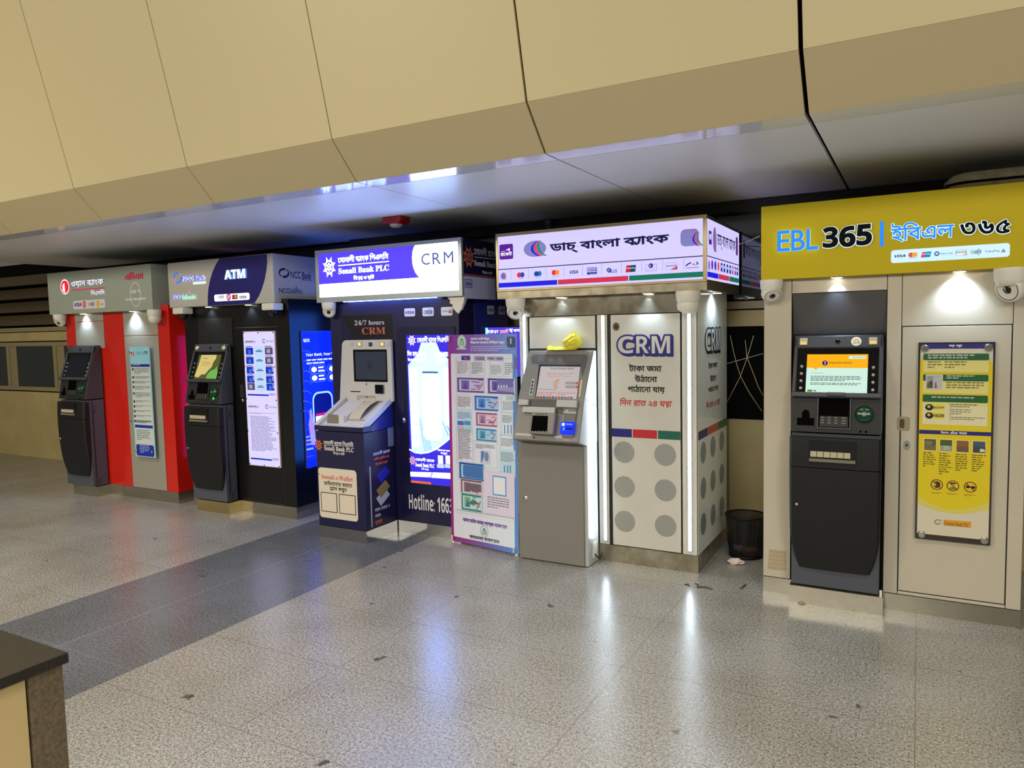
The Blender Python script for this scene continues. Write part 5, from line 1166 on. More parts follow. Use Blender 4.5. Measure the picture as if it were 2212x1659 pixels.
# flank of the sign
FX = side(sx1); A = Art(FX); f0 = F4S+0.02; f1 = 5.49; vz1 = sz1-0.022
A.urect(f0-0.01, zb4+0.014, f1, vz1, PAN); A.urect(f0-0.01, vl-0.003, f1, vl+0.003, INKN)
yb_ = [f0-0.008, A.P(z4s(440, 1020))[0], A.P(z4s(585, 1060))[0], f1]
for i in range(3): A.urect(yb_[i]+0.004, vb0, yb_[i+1]-0.004, vb1, c3[i])
(ua, va), (ub, vb) = A.P(z4s(312, 598)), A.P(z4s(350, 430)); A.urect(ua, va, ub, vb, PUR, 0.012); A.text('রেকট', (ua+0.01, va+0.03), (ub-0.01, va+0.075), PWH, bold=0.03, uv=True)
u, v = A.P(z4s(390, 540)); rx = A.P(z4s(414, 540))[0]-u; flow_oval(A, z4s(390, 540), rx, 0.078, OVB, RBN)
A.text(['ডাচ্-বাংলা ব', Y, 'াংক'], (A.P(z4s(425, 600))[0], v-0.055), (A.P(z4s(662, 640))[0], v+0.050), INKN, bold=0.016, uv=True); A.urect(A.P(z4s(670, 660))[0], v-0.05, A.P(z4s(698, 660))[0], v+0.08, ink((120, 60, 140), 0.6), 0.02)
vm = (vl+vb1)/2; u = A.P(z4s(316, 880))[0]
flow_oval(A, z4s(316, 880), 0.022, 0.03, OVB, RBN)
for x, m in ((357, ink((120, 50, 190), 0.8)), (399, ink((30, 60, 220), 0.8)), (439, ink((245, 90, 60), 0.9))): A.ell((A.P(z4s(x, 890))[0], vm), 0.026, 0.03, m, 20, px=False)
for x, m in ((483, VB), (520, VB), (560, VB), (597, ink((40, 50, 150), 0.6)), (630, ink((130, 130, 190), 0.6)), (664, ink((180, 60, 110), 0.7)), (692, VB)): uu = A.P(z4s(x, 940))[0]; A.urect(uu-0.026, vm-0.028, uu+0.022, vm+0.028, m, 0.006); A.urect(uu-0.015, vm-0.004, uu+0.012, vm+0.014, PAN)
A.build('flank_panel', sg)
lamp_disc(sg, -1.186, 4.98, sz0, 7.0, tilt=(0.0, 0.0), ang=160)  # downlight added under the overhang to brighten the booth side and gap wall
# two bright lamps under the sign and the turrets
lamp_disc(sg, pxx(z4(352, 392), 4.59), 4.596, sz0, 11.0, tilt=(0, 0.18), ang=95); lamp_disc(sg, pxx(z4(742, 378), 4.59), 4.596, sz0, 11.0, tilt=(0, 0.18), ang=95)
turret('white turret camera under the left end of the lilac lit sign', pxx(z4(152, 405), 4.54), 4.540, sz0-0.001, (0.35, -0.75, -0.7), 1.25)
turret('white turret camera turned away under the right end of the lilac lit sign', pxx(z4(925, 378), 4.535), 4.535, sz0-0.001, (-0.3, 0.3, -0.9), 1.35)

# ---------------------------------------------------------------- grey recycling machine of booth 4
t = thing('cash_machine', 'grey deposit machine with an overhanging head and a glowing blue card slot', 'cash machine', (-2.17, 4.5, 0))
GM = mat('machine_grey', (130, 127, 122), 0.45, bump=0.06, scale=700); GML = mat('machine_light_grey', (176, 178, 176), 0.4); GSD = mat('machine_side', (186, 188, 186), 0.25); BEZ = mat('bezel_grey', (92, 92, 94), 0.4)
cx0, cx1, cyf = -2.420, -1.931, 4.417
MB().box(cx0+0.004, cx1+0.022, cyf+0.018, F4Y-0.013, 0.004, 0.835, GSD).build('cabinet', t, 0.003)
dd = MB().box(cx0, cx1, cyf, cyf+0.017, 0.008, 0.822, GM).build('door', t, 0.004)
p = on(z4n(218, 785), 'y', cyf); MB().lathe((p[0], cyf, p[2]), (0, -1, 0), [(0.019, 0), (0.017, 0.005), (0.008, 0.007)], CHROME, 20).build('door_lock', dd)
hx0 = on(z4m(80, 1450), 'y', 4.31)[0]; hx1 = -1.908
prof = [(F4Y-0.013, 0.824), (4.424, 0.822), (4.304, 0.858), (4.400, 1.139), (4.570, 1.446), (F4Y-0.013, 1.446)]
MB().prism_x(prof, hx0, hx1, GM).build('head', t, 0.008)
A = Art(side(hx1)); A.upoly([(F4Y-0.014, 0.827), (4.424, 0.825), (4.310, 0.860), (4.405, 1.138), (4.574, 1.442), (F4Y-0.014, 1.442)], GSD); 
A.line([(4.402, 1.138), (F4Y-0.014, 1.06)], 0.004, BEZ, px=False); A.build('side_cheek', t)
FU = Face((0, 4.400, 1.139), (1, 0, 0), (0, 0.170, 0.307)); FLo = Face((0, 4.304, 0.858), (1, 0, 0), (0, 0.096, 0.281))
A = Art(FU, 0.0012)
A.poly([z4m(330, 330), z4m(375, 292), z4m(1085, 292), z4m(1115, 320), z4m(1100, 420), z4m(1040, 600), z4m(1018, 440), z4m(445, 430), z4m(345, 420)], BEZ); A.rect(z4m(455, 388), z4m(790, 318), mat('bezel_recess', (104, 98, 94), 0.3)); A.rect(z4m(805, 388), z4m(1030, 318), mat('bezel_recess', (104, 98, 94), 0.3)); A.rect(z4m(790, 388), z4m(803, 318), BLACKM); A.rect(z4m(440, 388), z4m(453, 316), GML); A.build('screen_hood', t)
A = Art(FU, 0.0020); A.poly([z4m(445, 432), z4m(1020, 440), z4m(1000, 600), z4m(970, 905), z4m(390, 890)], BLACKM); SCR = mat('screen_grey_lit', (214, 204, 204), 0.25, emit=0.62); A.poly([z4m(468, 458), z4m(1014, 462), z4m(962, 908), z4m(402, 885)], SCR)
OC = ink((226, 110, 60), 0.5); A.text('Dutch-Bangla Bank', z4m(600, 506), z4m(928, 474), ink((120, 110, 110), 0.35), 'b'); A.text('Please insert your card in CRM', z4m(548, 572), z4m(915, 545), OC); A.text('Please pull CRM below', z4m(556, 608), z4m(880, 580), ink((220, 150, 120), 0.5))
for q in range(3): A.ring(z4m(700+12*q, 700), 0.030-0.006*q, 0.034, 0.004, ink((214, 140, 60), 0.55), a0=100, a1=260)
for y in (672, 724): A.rect(z4m(806, y+34), z4m(985, y), ink((176, 160, 156), 0.5)); A.rect(z4m(955, y+32), z4m(985, y+2), ink((226, 70, 70), 0.6))
A.greek(z4m(440, 768), z4m(945, 795), 1, ink((110, 90, 86), 0.3), 90, ragged=0.02); A.greek(z4m(430, 808), z4m(680, 860), 2, OC, 91, ragged=0.1); A.greek(z4m(705, 815), z4m(950, 865), 2, OC, 92, ragged=0.1)
for i in range(12): A.ell(z4m(428+i*42, 876+i*1.3), 0.010, 0.007, ink(((120, 120, 150), (220, 80, 60), (70, 100, 160))[i % 3], 0.35), 10)
A.build('screen', t)
A = Art(FU, 0.002); A.poly([z4m(345, 630), z4m(385, 630), z4m(350, 858), z4m(303, 855)], GML)
for i in range(4): A.rect(z4m(342-i*7, 690+i*48), z4m(370-i*7, 655+i*48), BLACKM)
A.build('key_column', t); A = Art(FU, 0.002); A.poly([z4m(1020, 642), z4m(1044, 645), z4m(1008, 880), z4m(990, 878)], mat('trim_cream', (214, 196, 160), 0.4)); A.build('key_trim', t)
# lower deck: shelf, note mouth, card slot
uv = lambda X, Y: FLo.uv(z4m(X, Y))
def lob(pa, pb, d0, d1, m, name, par=t, bev=0.004):
    (ua, va), (ub, vb) = uv(*pa), uv(*pb); return face_box(FLo, (min(ua, ub), min(va, vb)), (max(ua, ub), max(va, vb)), d0, d1, m).build(name, par, bev)
lob((230, 1090), (990, 925), 0.001, 0.004, mat('deck_dark', (70, 68, 68), 0.4), 'deck_recess')
lob((232, 1100), (690, 1035), 0.004, 0.030, GML, 'shelf'); lob((176, 1000), (322, 925), 0.004, 0.030, GML, 'left_block'); lob((700, 1030), (990, 938), 0.004, 0.032, GML, 'right_block')
nm = lob((345, 1400), (712, 1115), 0.001, 0.050, GM, 'note_mouth', bev=0.010)
A = Art(FLo, 0.0506); A.poly([z4m(402, 1155), z4m(612, 1160), z4m(600, 1385), z4m(375, 1370)], mat('mouth_black', (4, 4, 5), 0.8, spec=0.05))
for i in range(6): A.rect(z4m(388+i*36, 1388), z4m(410+i*36, 1368), GM)
for i in range(4): A.rect(z4m(440+i*42, 1140), z4m(472+i*42, 1130), BLACKM)
A.build('mouth_opening', nm)
cs_ = lob((765, 1440), (975, 1025), 0.001, 0.012, mat('slot_block', (98, 94, 92), 0.4), 'card_slot_block')
A = Art(FLo, 0.0126); A.rect(z4m(790, 1080), z4m(965, 1045), mat('slot_plate', (120, 116, 112), 0.3)); A.rect(z4m(825, 1078), z4m(850, 1065), WHT); A.rect(z4m(785, 1105), z4m(970, 1090), GML); A.build('receipt_slot', cs_)
(ua, va), (ub, vb) = uv(755, 1395), uv(958, 1235)
bl = face_box(FLo, (ua, va), (ub, vb), 0.012, 0.034, mat('blue_glow', (16, 40, 255), 0.15, emit=1.6)).build('glowing_card_slot', cs_, 0.006)
A = Art(FLo, 0.0345); A.rect(z4m(785, 1290), z4m(828, 1250), ink((160, 190, 255), 2.0)); A.rect(z4m(795, 1350), z4m(828, 1310), ink((20, 150, 255), 1.6)); A.rect(z4m(840, 1275), z4m(935, 1262), ink((90, 130, 255), 1.5)); A.rect(z4m(835, 1340), z4m(940, 1318), ink((4, 12, 120), 0.8)); A.build('slot_light', bl)
A = Art(FLo, 0.0014); A.text('HITACHI', z4m(782, 1478), z4m(868, 1466), ink((206, 196, 190)), 'b'); A.ell(z4m(373, 1437), 0.007, 0.007, BLACKM, 14); A.rect(z4m(120, 1405), z4m(340, 1385), GML); A.rect(z4m(655, 1442), z4m(938, 1425), GML); A.build('trim_line', t)
# socket and cable at the foot
so = MB(); fx = side(cx1+0.022)
p = on(z4n(1005, 1370), 'x', cx1+0.022); so.box(cx1+0.022, cx1+0.032, p[1]-0.03, p[1]+0.03, p[2]-0.055, p[2]+0.05, WHITEP); so.build('socket_plate', t, 0.003)
cb_ = MB().tube([(cx1+0.034, p[1]-0.01, p[2]-0.03), (cx1+0.05, p[1]+0.01, p[2]-0.06), (cx1+0.06, p[1]+0.04, p[2]-0.055), (cx1+0.05, F4Y-0.03, p[2]-0.045)], 0.005, BLACKM).build('cable', t)
# yellow cloth on top
cl = MB(); rnd = random.Random(5); rows = []
for j in range(9):
    r_ = []
    for i in range(15):
        th = 2*math.pi*i/15; f = j/8; rad = 0.062*math.sin(math.pi*(0.12+0.88*f))*(1+0.30*(rnd.random()-0.5))+0.004
        r_.append((-2.045+rad*math.cos(th)*1.05-0.02*(1-f), 4.562+rad*math.sin(th)*0.55, 1.4515+0.125*f*(1-0.12*rnd.random())))
    rows.append(r_)
cl.grid(rows, mat('yellow_cloth', (226, 214, 60), 0.7), smooth=False, close=True)
rows = []
for j in range(9):
    x = -2.245+0.155*j/8; wv = 0.02+0.006*math.sin(j*2.1); rows.append([(x, 4.568-wv*1.2, 1.4515), (x, 4.565, 1.4515+0.028*(1-0.5*j/8)+0.006*math.sin(j*1.7)), (x, 4.585, 1.456+0.012*math.cos(j*1.3)), (x, 4.595, 1.4515)])
cl.grid(rows, mat('yellow_cloth', (226, 214, 60), 0.7), smooth=False)
tag(cl.build('yellow_cloth'), 'crumpled yellow duster on top of the grey deposit machine', 'cloth')
# ================================================================ booth 5: cream with the yellow sign
F5Y, F5S = 4.494, 4.434
z5 = zf(1560, 380, 1.6764); z5f = zf(1640, 400, 3.867); z5p = zf(1920, 680, 5.925); z5q = zf(1920, 920, 5.925); z5m = zf(1690, 620, 4.879); z5n = zf(1690, 920, 3.95)
t = thing('atm_booth', 'rightmost booth, plain cream panels under a large yellow sign box', 'booth', (-0.2, 4.9, 0), 'cash machine booths')
CP = mat('booth_cream', (196, 188, 170), 0.36, vary=0.04, scale=3)
xl5, xr5 = -0.7964, 0.478
BD5 = MB(); SM5 = mat('booth_seam', (30, 29, 27), 0.6)
MB().box(xl5, xr5, F5Y-0.010, 5.45, 0, 0.091, PLINTH).build('plinth', t)
X_ = lambda X, Y_=900: pxx(z5(X, Y_), F5Y-0.008)
Z_ = lambda X, Y_: on(z5(X, Y_), 'y', F5Y-0.008)[2]
x1, x2, x3, x4, x5 = X_(250), X_(590), X_(645), X_(1042), xr5
for q_ in ((xl5+0.003, x1-0.001, F5Y, 5.45, 0.0915, 1.87), (x2+0.001, xr5, F5Y, 5.45, 0.0915, 1.87), (x1-0.001, x2+0.001, F5Y, 5.45, 1.766, 1.87), (x1-0.001, x2+0.001, F5Y+0.062, 5.45, 0.0915, 1.766)): BD5.box(*q_, SM5)
BD5.build('body', t)
def pan(a_, b_, z0, z1_, name='panel'): return MB().box(a_, b_, F5Y-0.008, F5Y-0.0005, z0, z1_, CP).build(name, t, 0.0015)
pan(xl5, x1-0.002, 0.094, 1.849, 'side_strip'); pan(x2+0.002, x3-0.003, 0.094, 1.849, 'side_strip'); pan(x4+0.003, x5, 0.094, 1.849, 'side_strip')
pan(x1+0.001, x2-0.001, 1.768, 1.849, 'upper_panel')
zd1, zd0 = Z_(860, 543), Z_(850, 1528)
do = pan(x3+0.003, x4-0.003, zd0, zd1, 'door'); pan(x3, x4, zd1+0.005, 1.849, 'upper_panel'); pan(x3, x4, 0.094, zd0-0.006, 'lower_panel')
MB().box(xl5, xl5+0.0028, F5Y, 5.45, 0.0915, 1.849, CP).build('side_cladding', t)
A = Art(front(F5Y-0.008)); hd = z5p
ph, pk = A.P(z5p(188, 1392)), A.P(z5q(228, 250)); BR5 = mat('handle_satin', (176, 164, 136), 0.35, metal=0.6)
(ua, va), (ub, vb) = A.P(z5p(102, 1480)), A.P(z5p(272, 1306)); A.urect(ua, va, ub, vb, BR5, 0.012); A.urect(ua+0.013, va+0.014, ua+0.036, vb-0.014, mat('handle_pocket', (70, 62, 50), 0.5), 0.008); A.build('door_handle', t)
A = Art(front(F5Y-0.008)); A.ell(tuple(z5q(228, 250)), 0.017, 0.026, CHROME, 24); A.ell(tuple(z5q(228, 248)), 0.006, 0.007, BLACKM, 14); A.build('door_lock', do)
A = Art(front(F5Y-0.008)); (ua, va), (ub, vb) = A.P(z5(165, 1422)), A.P(z5(233, 1357)); 
for i in range(5): A.urect(ua+0.002*i, va+(vb-va)*i/5, ub-0.003*(i % 2), va+(vb-va)*(i/5+0.17), ink((176, 160, 128)))
A.build('glue_residue', t)
# machine niche: dark hood sloping in
MB().prism_x([(F5Y+0.001, 1.764), (F5Y+0.003, 1.764), (F5Y+0.055, 1.53), (F5Y+0.001, 1.53)], x1, x2, BLACKM) if False else None
HD = mat('hood_grey', (74, 74, 78), 0.35)
MB().prism_x([(F5Y-0.004, 1.765), (F5Y+0.002, 1.765), (F5Y+0.056, 1.533), (F5Y+0.050, 1.533)], x1+0.002, x2-0.002, HD).build('machine_hood', t)
def scr_notice(s, t):
    s.urect(-0.190, 0.005, 0.190, 0.252, BLACKG)
    W_ = mat('screen_mint', (206, 238, 222), 0.2, emit=0.95); O_ = mat('screen_amber', (250, 176, 24), 0.2, emit=0.95)
    l, r, b_, t_ = -0.157, 0.155, 0.0, 0.226
    s.urect(l, b_, r, t_, W_); s.urect(l, t_-0.079, r, t_, O_); s.upoly([(l+0.035, t_-0.079), (l+0.062, t_-0.079), (l+0.048, t_-0.091)], O_)
    s.ell((l+0.095, t_-0.051), 0.0145, 0.0145, ink((34, 40, 120), 0.6), px=False); s.urect(l+0.093, t_-0.052, l+0.0975, t_-0.042, ink((250, 250, 250), 1.0)); s.urect(l+0.093, t_-0.060, l+0.0975, t_-0.056, ink((250, 250, 250), 1.0))
    s.text('Important Notice', (l+0.116, t_-0.058), (l+0.232, t_-0.042), ink((150, 96, 10), 0.4), 'b', uv=True, shear=0.2)
    s.urect(r-0.096, t_-0.027, r-0.010, t_-0.010, W_, 0.004); s.text('Eastern Bank PLC', (r-0.076, t_-0.022), (r-0.014, t_-0.015), ink((60, 120, 90), 0.4), uv=True)
    D_ = ink((104, 128, 124), 0.45); s.text('Dear valued customer,', (l+0.026, t_-0.113), (l+0.092, t_-0.106), D_, uv=True)
    for i, e_ in enumerate((0.278, 0.282, 0.278, 0.200, None, 0.280, 0.262)):
        if e_:
            x = l+0.024; y = t_-0.130-i*0.0078; rn = random.Random(i+3)
            while x < l+e_: w_ = rn.uniform(0.008, 0.024); s.urect(x, y, min(x+w_, l+e_), y+0.0042, D_); x += w_+0.004
    s.urect(l+0.010, 0.008, l+0.036, 0.020, ink((120, 150, 40), 0.5)); s.urect(l+0.042, 0.010, l+0.056, 0.018, ink((120, 150, 150), 0.5))
m5, FS5, FP5 = lobby_machine('dark cash machine with a yellow and mint notice on its screen, under the yellow sign', -0.399, 4.500, F5Y, scr_notice, lamps='square', hinge=False, hood=True)
A = Art(FS5, 0.0195); u, v = 0.094, math.hypot(0.108, 0.317)-0.040
A.ell((u, v), 0.026, 0.026, ink((232, 228, 216)), px=False); A.ring((u, v-0.002), 0.016, 0.016, 0.009, ink((230, 176, 60)), px=False, a0=0, a1=180); A.text('#318', (u-0.017, v-0.014), (u+0.017, v-0.003), ink((90, 90, 96)), 'b', uv=True); A.build('round_sticker', m5)
A = Art(FS5, 0.0016); A.text('NCR', (-0.180, 0.2335), (-0.163, 0.2385), ink((120, 120, 124)), uv=True); A.build('maker_mark', m5)
c = FS5.pt(0.0, 0.0, 0.04); MB().obox(FS5.pt(0.005, -0.012, 0.032), FS5.U*0.045, FS5.V*0.010, FS5.N*0.014, CH_A).build('shelf_lip', m5, 0.003)
MB().box(-0.632, -0.150, 4.366, F5Y-0.011, 0, 0.1005, PLINTH).build('machine_plinth', t)
MB().box(-0.168, -0.156, 4.372, 4.385, 0.1006, 0.135, WHITEP).build('machine_stop', t)
# yellow sign box
sx0, sx1, sz0, sz1 = -0.8055, 0.62, 1.849, 2.266
YEL = mat('sign_yellow', (200, 180, 6), 0.5, spec=0.25)
sg = MB().box(sx0, sx1, F5S, 5.40, sz0, sz1, YEL).build('sign_box', t, 0.002)
FF = front(F5S); EB5 = ink((36, 126, 255), 1.25); EH = ink((205, 232, 255), 1.25); BK5 = mat('letter_black', (10, 10, 12), 0.6, spec=0.1)
for c_, a_, b_ in (('E', (155, 560), (262, 378)), ('B', (272, 553), (388, 370)), ('L', (398, 545), (498, 362))): A = Art(FF); A.text(c_, z5f(*a_), z5f(*b_), EB5, '', bold=0.012, ext=0.016, mside=EH); A.build('letter', sg)
A = Art(FF); A.line([z5f(1024, 500), z5f(1026, 315)], 0.018, EB5); A.build('divider_bar', sg)
for c_, a_, b_ in (('3', (530, 528), (662, 345)), ('6', (668, 522), (808, 338)), ('5', (812, 508), (945, 322))):
    A = Art(FF); A.text(c_, z5f(*a_), z5f(*b_), EH, 'b', bold=0.02, grow=0.004); A.text(c_, z5f(*a_), z5f(*b_), BK5, 'b', bold=0.02, ext=0.016); A.build('numeral', sg)
A = Art(FF); A.text('ইিবএল', z5f(1102, 478), z5f(1628, 282), EH, '', bold=0.018, grow=0.003, res=5); A.text('ইিবএল', z5f(1102, 478), z5f(1628, 282), EB5, '', bold=0.010, ext=0.014, res=5); A.build('bangla_lettering', sg)
for c_, a_, b_ in (('৩', (1676, 416), (1808, 308)), ('৬', (1822, 412), (1962, 292)), ('৫', (1975, 408), (2098, 285))):
    A = Art(FF); A.text(c_, z5f(*a_), z5f(*b_), EH, bold=0.02, grow=0.004, res=5); A.text(c_, z5f(*a_), z5f(*b_), BK5, bold=0.02, ext=0.014, res=5); A.build('bangla_numeral', sg)
A = Art(FF); (ua, va), (ub, vb) = A.P(z5f(1100, 652)), A.P(z5f(2095, 490)); va = A.P(z5f(1100, 652))[1]; vb = A.P(z5f(1100, 545))[1]
A.urect(ua, va, ub, vb, mat('plate_light', (206, 238, 255), 0.3, emit=1.02), 0.014); DB5 = ink((28, 40, 110), 0.2)
visa(A, z5f(1130, 605), z5f(1222, 578), DB5); two_discs(A, z5f(1246, 584), z5f(1322, 580), ink((240, 84, 84), 0.8), ink((250, 170, 70), 0.9)); A.text('mastercard', z5f(1252, 612), z5f(1320, 602), DB5)
A.poly([z5f(1362, 560), z5f(1438, 553), z5f(1428, 600), z5f(1350, 606)], ink((240, 70, 110), 0.8)); A.poly([z5f(1392, 557), z5f(1438, 553), z5f(1428, 600), z5f(1376, 604)], ink((30, 150, 210), 0.8)); A.text('UnionPay', z5f(1362, 584), z5f(1428, 568), ink((250, 250, 255), 1.0), 'b')
A.disc(z5f(1462, 574), z5f(1506, 572), ink((50, 100, 180), 0.6)); A.disc(z5f(1472, 573), z5f(1496, 572), ink((206, 238, 255), 1.0)); A.rect(z5f(1482, 588), z5f(1486, 558), ink((50, 100, 180), 0.6)); A.text('Diners Club', z5f(1512, 578), z5f(1618, 560), DB5, 'serif'); A.text('INTERNATIONAL', z5f(1515, 588), z5f(1615, 580), DB5)
A.rect(z5f(1640, 590), z5f(1736, 536), ink((160, 180, 196), 0.6)); A.rect(z5f(1643, 588), z5f(1733, 539), ink((226, 242, 255), 1.0)); A.poly([z5f(1690, 587), z5f(1732, 584), z5f(1732, 566)], ink((245, 160, 110), 0.9)); A.text('DISCOVER', z5f(1644, 570), z5f(1732, 548), ink((30, 34, 60), 0.1), 'b')
speed_mark(A, z5f(1762, 588), z5f(1858, 530), ink((40, 90, 140), 0.4), ink((40, 90, 140), 0.4)); A.text('TakaPay', z5f(1885, 568), z5f(2012, 538), DB5); A.poly([z5f(2018, 562), z5f(2040, 560), z5f(2038, 530)], ink((220, 120, 150), 0.7)); A.poly([z5f(2042, 560), z5f(2058, 558), z5f(2040, 526)], ink((50, 150, 140), 0.7)); A.build('card_logos', sg)
lamp_disc(sg, pxx(z5(415, 365), 4.455), 4.452, sz0, 6.0, tilt=(0, 0.1)); lamp_disc(sg, pxx(z5(860, 345), 4.45), 4.452, sz0, 17.0, tilt=(0, 0.22), ang=115, blend=0.95)
turret('white turret camera under the left end of the yellow sign box', pxx(z5(178, 390), 4.41), 4.412, sz0-0.001, (0.35, -0.65, -0.72), 1.12)
turret('white turret camera with large black lens, right end of the yellow sign', pxx(z5(1052, 345), 4.40), 4.400, sz0-0.001, (-0.72, -0.75, -0.35), 1.45)
# instruction board on the door
bd = thing('instruction_board', 'tall yellow and green instruction board on the door of the cream booth', 'notice board', (0.15, F5Y-0.03, 0.8), 'instruction boards on booth doors')
FB = front(F5Y-0.030); (u0, v1) = FB.uv(z5p(380, 355)); (u1, _) = FB.uv(z5p(1368, 350)); v0 = FB.uv(z5q(332, 1435))[1]; 
MB().box(u0, u1, F5Y-0.030, F5Y-0.0215, v0, v1, mat('board_smoke', (58, 50, 44), 0.15, spec=0.6)).build('acrylic_sheet', bd, 0.001)
A = Art(FB); YL = ink((222, 200, 20), 0.0); YLT = ink((226, 216, 130)); IV = ink((214, 206, 184)); GRN = ink((10, 92, 48)); NV5 = ink((24, 26, 120)); K5 = ink((40, 34, 20)); WT5 = ink((224, 226, 220))
wl, wr = FB.uv(z5p(405, 430))[0], FB.uv(z5p(1338, 430))[0]; wt, wb = FB.uv(z5p(405, 375))[1], FB.uv(z5q(365, 1372))[1]; w = wr-wl; h = wt-wb
UV = lambda a, b: (wl+w*a, wt-h*b)
A.urect(wl, wb, wr, wt, IV)
q = [UV(0, 0.10), UV(1, 0.10), UV(1, 0.79)]+[UV(1-i/16, 0.79+0.045*math.sin(math.pi*i/16)**0.9+0.03*(i/16)*0) for i in range(1, 16)]+[UV(0, 0.79)]
A.upoly([UV(0, 0.05), UV(1, 0.05), UV(1, 0.842)]+[UV(1-i/16, 0.842+0.036*math.sin(math.pi*i/16)) for i in range(1, 16)]+[UV(0, 0.842)], ink((214, 204, 96)))
A.upoly([UV(0, 0.05), UV(1, 0.05), UV(1, 0.800)]+[UV(1-i/16, 0.800+0.058*math.sin(math.pi*i/16)) for i in range(1, 16)]+[UV(0, 0.800)], YL)
A.upoly([UV(0, 0.04), UV(1, 0.04), UV(1, 0.11), UV(0.92, 0.04), UV(0.08, 0.04), UV(0, 0.09)], ink((206, 204, 196)))
A.urect(*UV(0, 0.025), *UV(1, 0), NV5); A.text('করুন', UV(0.50, 0.020), UV(0.58, 0.005), WT5, bold=0.03, uv=True); A.text('লক্ষ', UV(0.40, 0.020), UV(0.48, 0.005), WT5, bold=0.03, uv=True)
for b0, b1 in ((0.05, 0.145), (0.157, 0.254), (0.262, 0.417)): A.urect(*UV(0.045, b1), *UV(0.945, b0), YLT)
A.urect(*UV(0.045, 0.417), *UV(0.945, 0.315), ink((224, 218, 176)))
for b0, b1 in ((0.050, 0.084), (0.157, 0.191), (0.262, 0.300)): A.urect(*UV(0.045, b1), *UV(0.945, b0), GRN, 0.006)
A.greek(z5p(500, 506), z5p(1165, 568), 2, WT5, 101, ragged=0.3, h=0.62); A.greek(z5p(740, 770), z5p(1100, 828), 2, WT5, 102, ragged=0.1, h=0.62); A.greek(z5p(545, 1040), z5p(1160, 1078), 1, WT5, 103, ragged=0.0, h=0.75)
A.greek(z5p(498, 592), z5p(690, 695), 3, K5, 104, ragged=0.3, h=0.5); A.greek(z5p(715, 592), z5p(1010, 695), 3, K5, 105, ragged=0.1, h=0.5); A.greek(z5p(735, 855), z5p(1235, 958), 3, K5, 106, ragged=0.1, h=0.55)
A.rect(z5p(470, 955), z5p(693, 766), ink((206, 206, 196))); A.rect(z5p(485, 940), z5p(674, 782), ink((150, 152, 160))); A.rect(z5p(566, 940), z5p(674, 788), ink((186, 188, 196)))
A.poly([z5p(488, 938), z5p(490, 880), z5p(520, 850), z5p(545, 875), z5p(562, 938)], ink((86, 96, 62))); A.poly([z5p(545, 938), z5p(530, 850), z5p(548, 836), z5p(560, 880)], ink((52, 54, 66))); A.poly([z5p(586, 938), z5p(594, 860), z5p(606, 850), z5p(616, 938)], ink((160, 70, 100)))
A.frame_ = None
for (a_, b_, s_) in (((472, 1218), (718, 1148), '৯১২০০'), ((472, 1325), (718, 1250), '16230')):
    A.rect(z5p(*a_), z5p(*b_), ink((226, 214, 80)), 0.006); A.ell(z5p(a_[0]+45, (a_[1]+b_[1])/2), 0.019, 0.017, BLK, 16); A.ell(z5p(a_[0]+40, (a_[1]+b_[1])/2-8), 0.007, 0.007, ink((210, 200, 120)), 12)
    A.text('৯১২০০' if s_[0] == '৯' else s_, z5p(a_[0]+98, a_[1]-18), z5p(a_[0]+235, b_[1]+22), BLK, 'b' if s_[0] == '1' else '', bold=0.02)
A.greek(z5p(795, 1138), z5p(1140, 1200), 2, K5, 107, ragged=0.2, h=0.5); A.greek(z5p(795, 1205), z5p(1060, 1290), 3, K5, 108, ragged=0.3, h=0.45); A.greek(z5p(798, 1302), z5p(1232, 1362), 2, K5, 109, ragged=0.05, h=0.5); A.line([z5p(784, 1130), z5p(784, 1360)], 0.0015, K5)
A.urect(*UV(0, 0.672), *UV(1, 0.638), NV5) if False else A.poly([z5q(387, 48), z5q(1315, 82), z5q(1315, 132), z5q(387, 98)], NV5); A.text('িনরাপদ', z5q(665, 98), z5q(768, 68), WT5, bold=0.03); A.text('এিটএম ব্যবহার' if False else 'এিটএম', z5q(782, 104), z5q(880, 70), WT5, bold=0.03); A.text('ব্যবহার' if False else 'বহার', z5q(895, 108), z5q(1000, 82), WT5, bold=0.03)
ims = ((452, 172, 604, 306, (84, 84, 62), (120, 102, 66)), (655, 182, 810, 318, (70, 92, 50), (150, 160, 140)), (864, 193, 1022, 330, (142, 92, 46), (104, 84, 66)), (1074, 202, 1236, 340, (62, 84, 112), (60, 66, 70)))
for i, (a_, b_, c_, d_, m1, m2) in enumerate(ims):
    A.rect(z5q(a_-14, d_+14), z5q(c_+14, b_-14), ink((230, 214, 110))); A.rect(z5q(a_, d_), z5q(c_, b_), ink(m1)); A.rect(z5q(a_, d_), z5q(c_, (b_+d_)/2+6), ink(m2))
    if i == 1:
        for r_ in range(3):
            for k in range(3): A.rect(z5q(a_+48+k*26, b_+84+r_*18), z5q(a_+66+k*26, b_+74+r_*18), ink((206, 210, 200)))
    if i == 3: A.poly([z5q(1160, 330), z5q(1170, 290), z5q(1225, 300), z5q(1230, 335)], ink((214, 214, 206)))
    if i == 0: A.ell(z5q(510, 215), 0.02, 0.012, ink((120, 120, 96)), 12)
    n = (7, 10, 8, 8)[i]; A.greek(z5q(a_-10, d_+22), z5q(c_+2, d_+22+n*30), n, K5, 110+i, ragged=0.7, h=0.55)
MRN = ink((122, 40, 30))
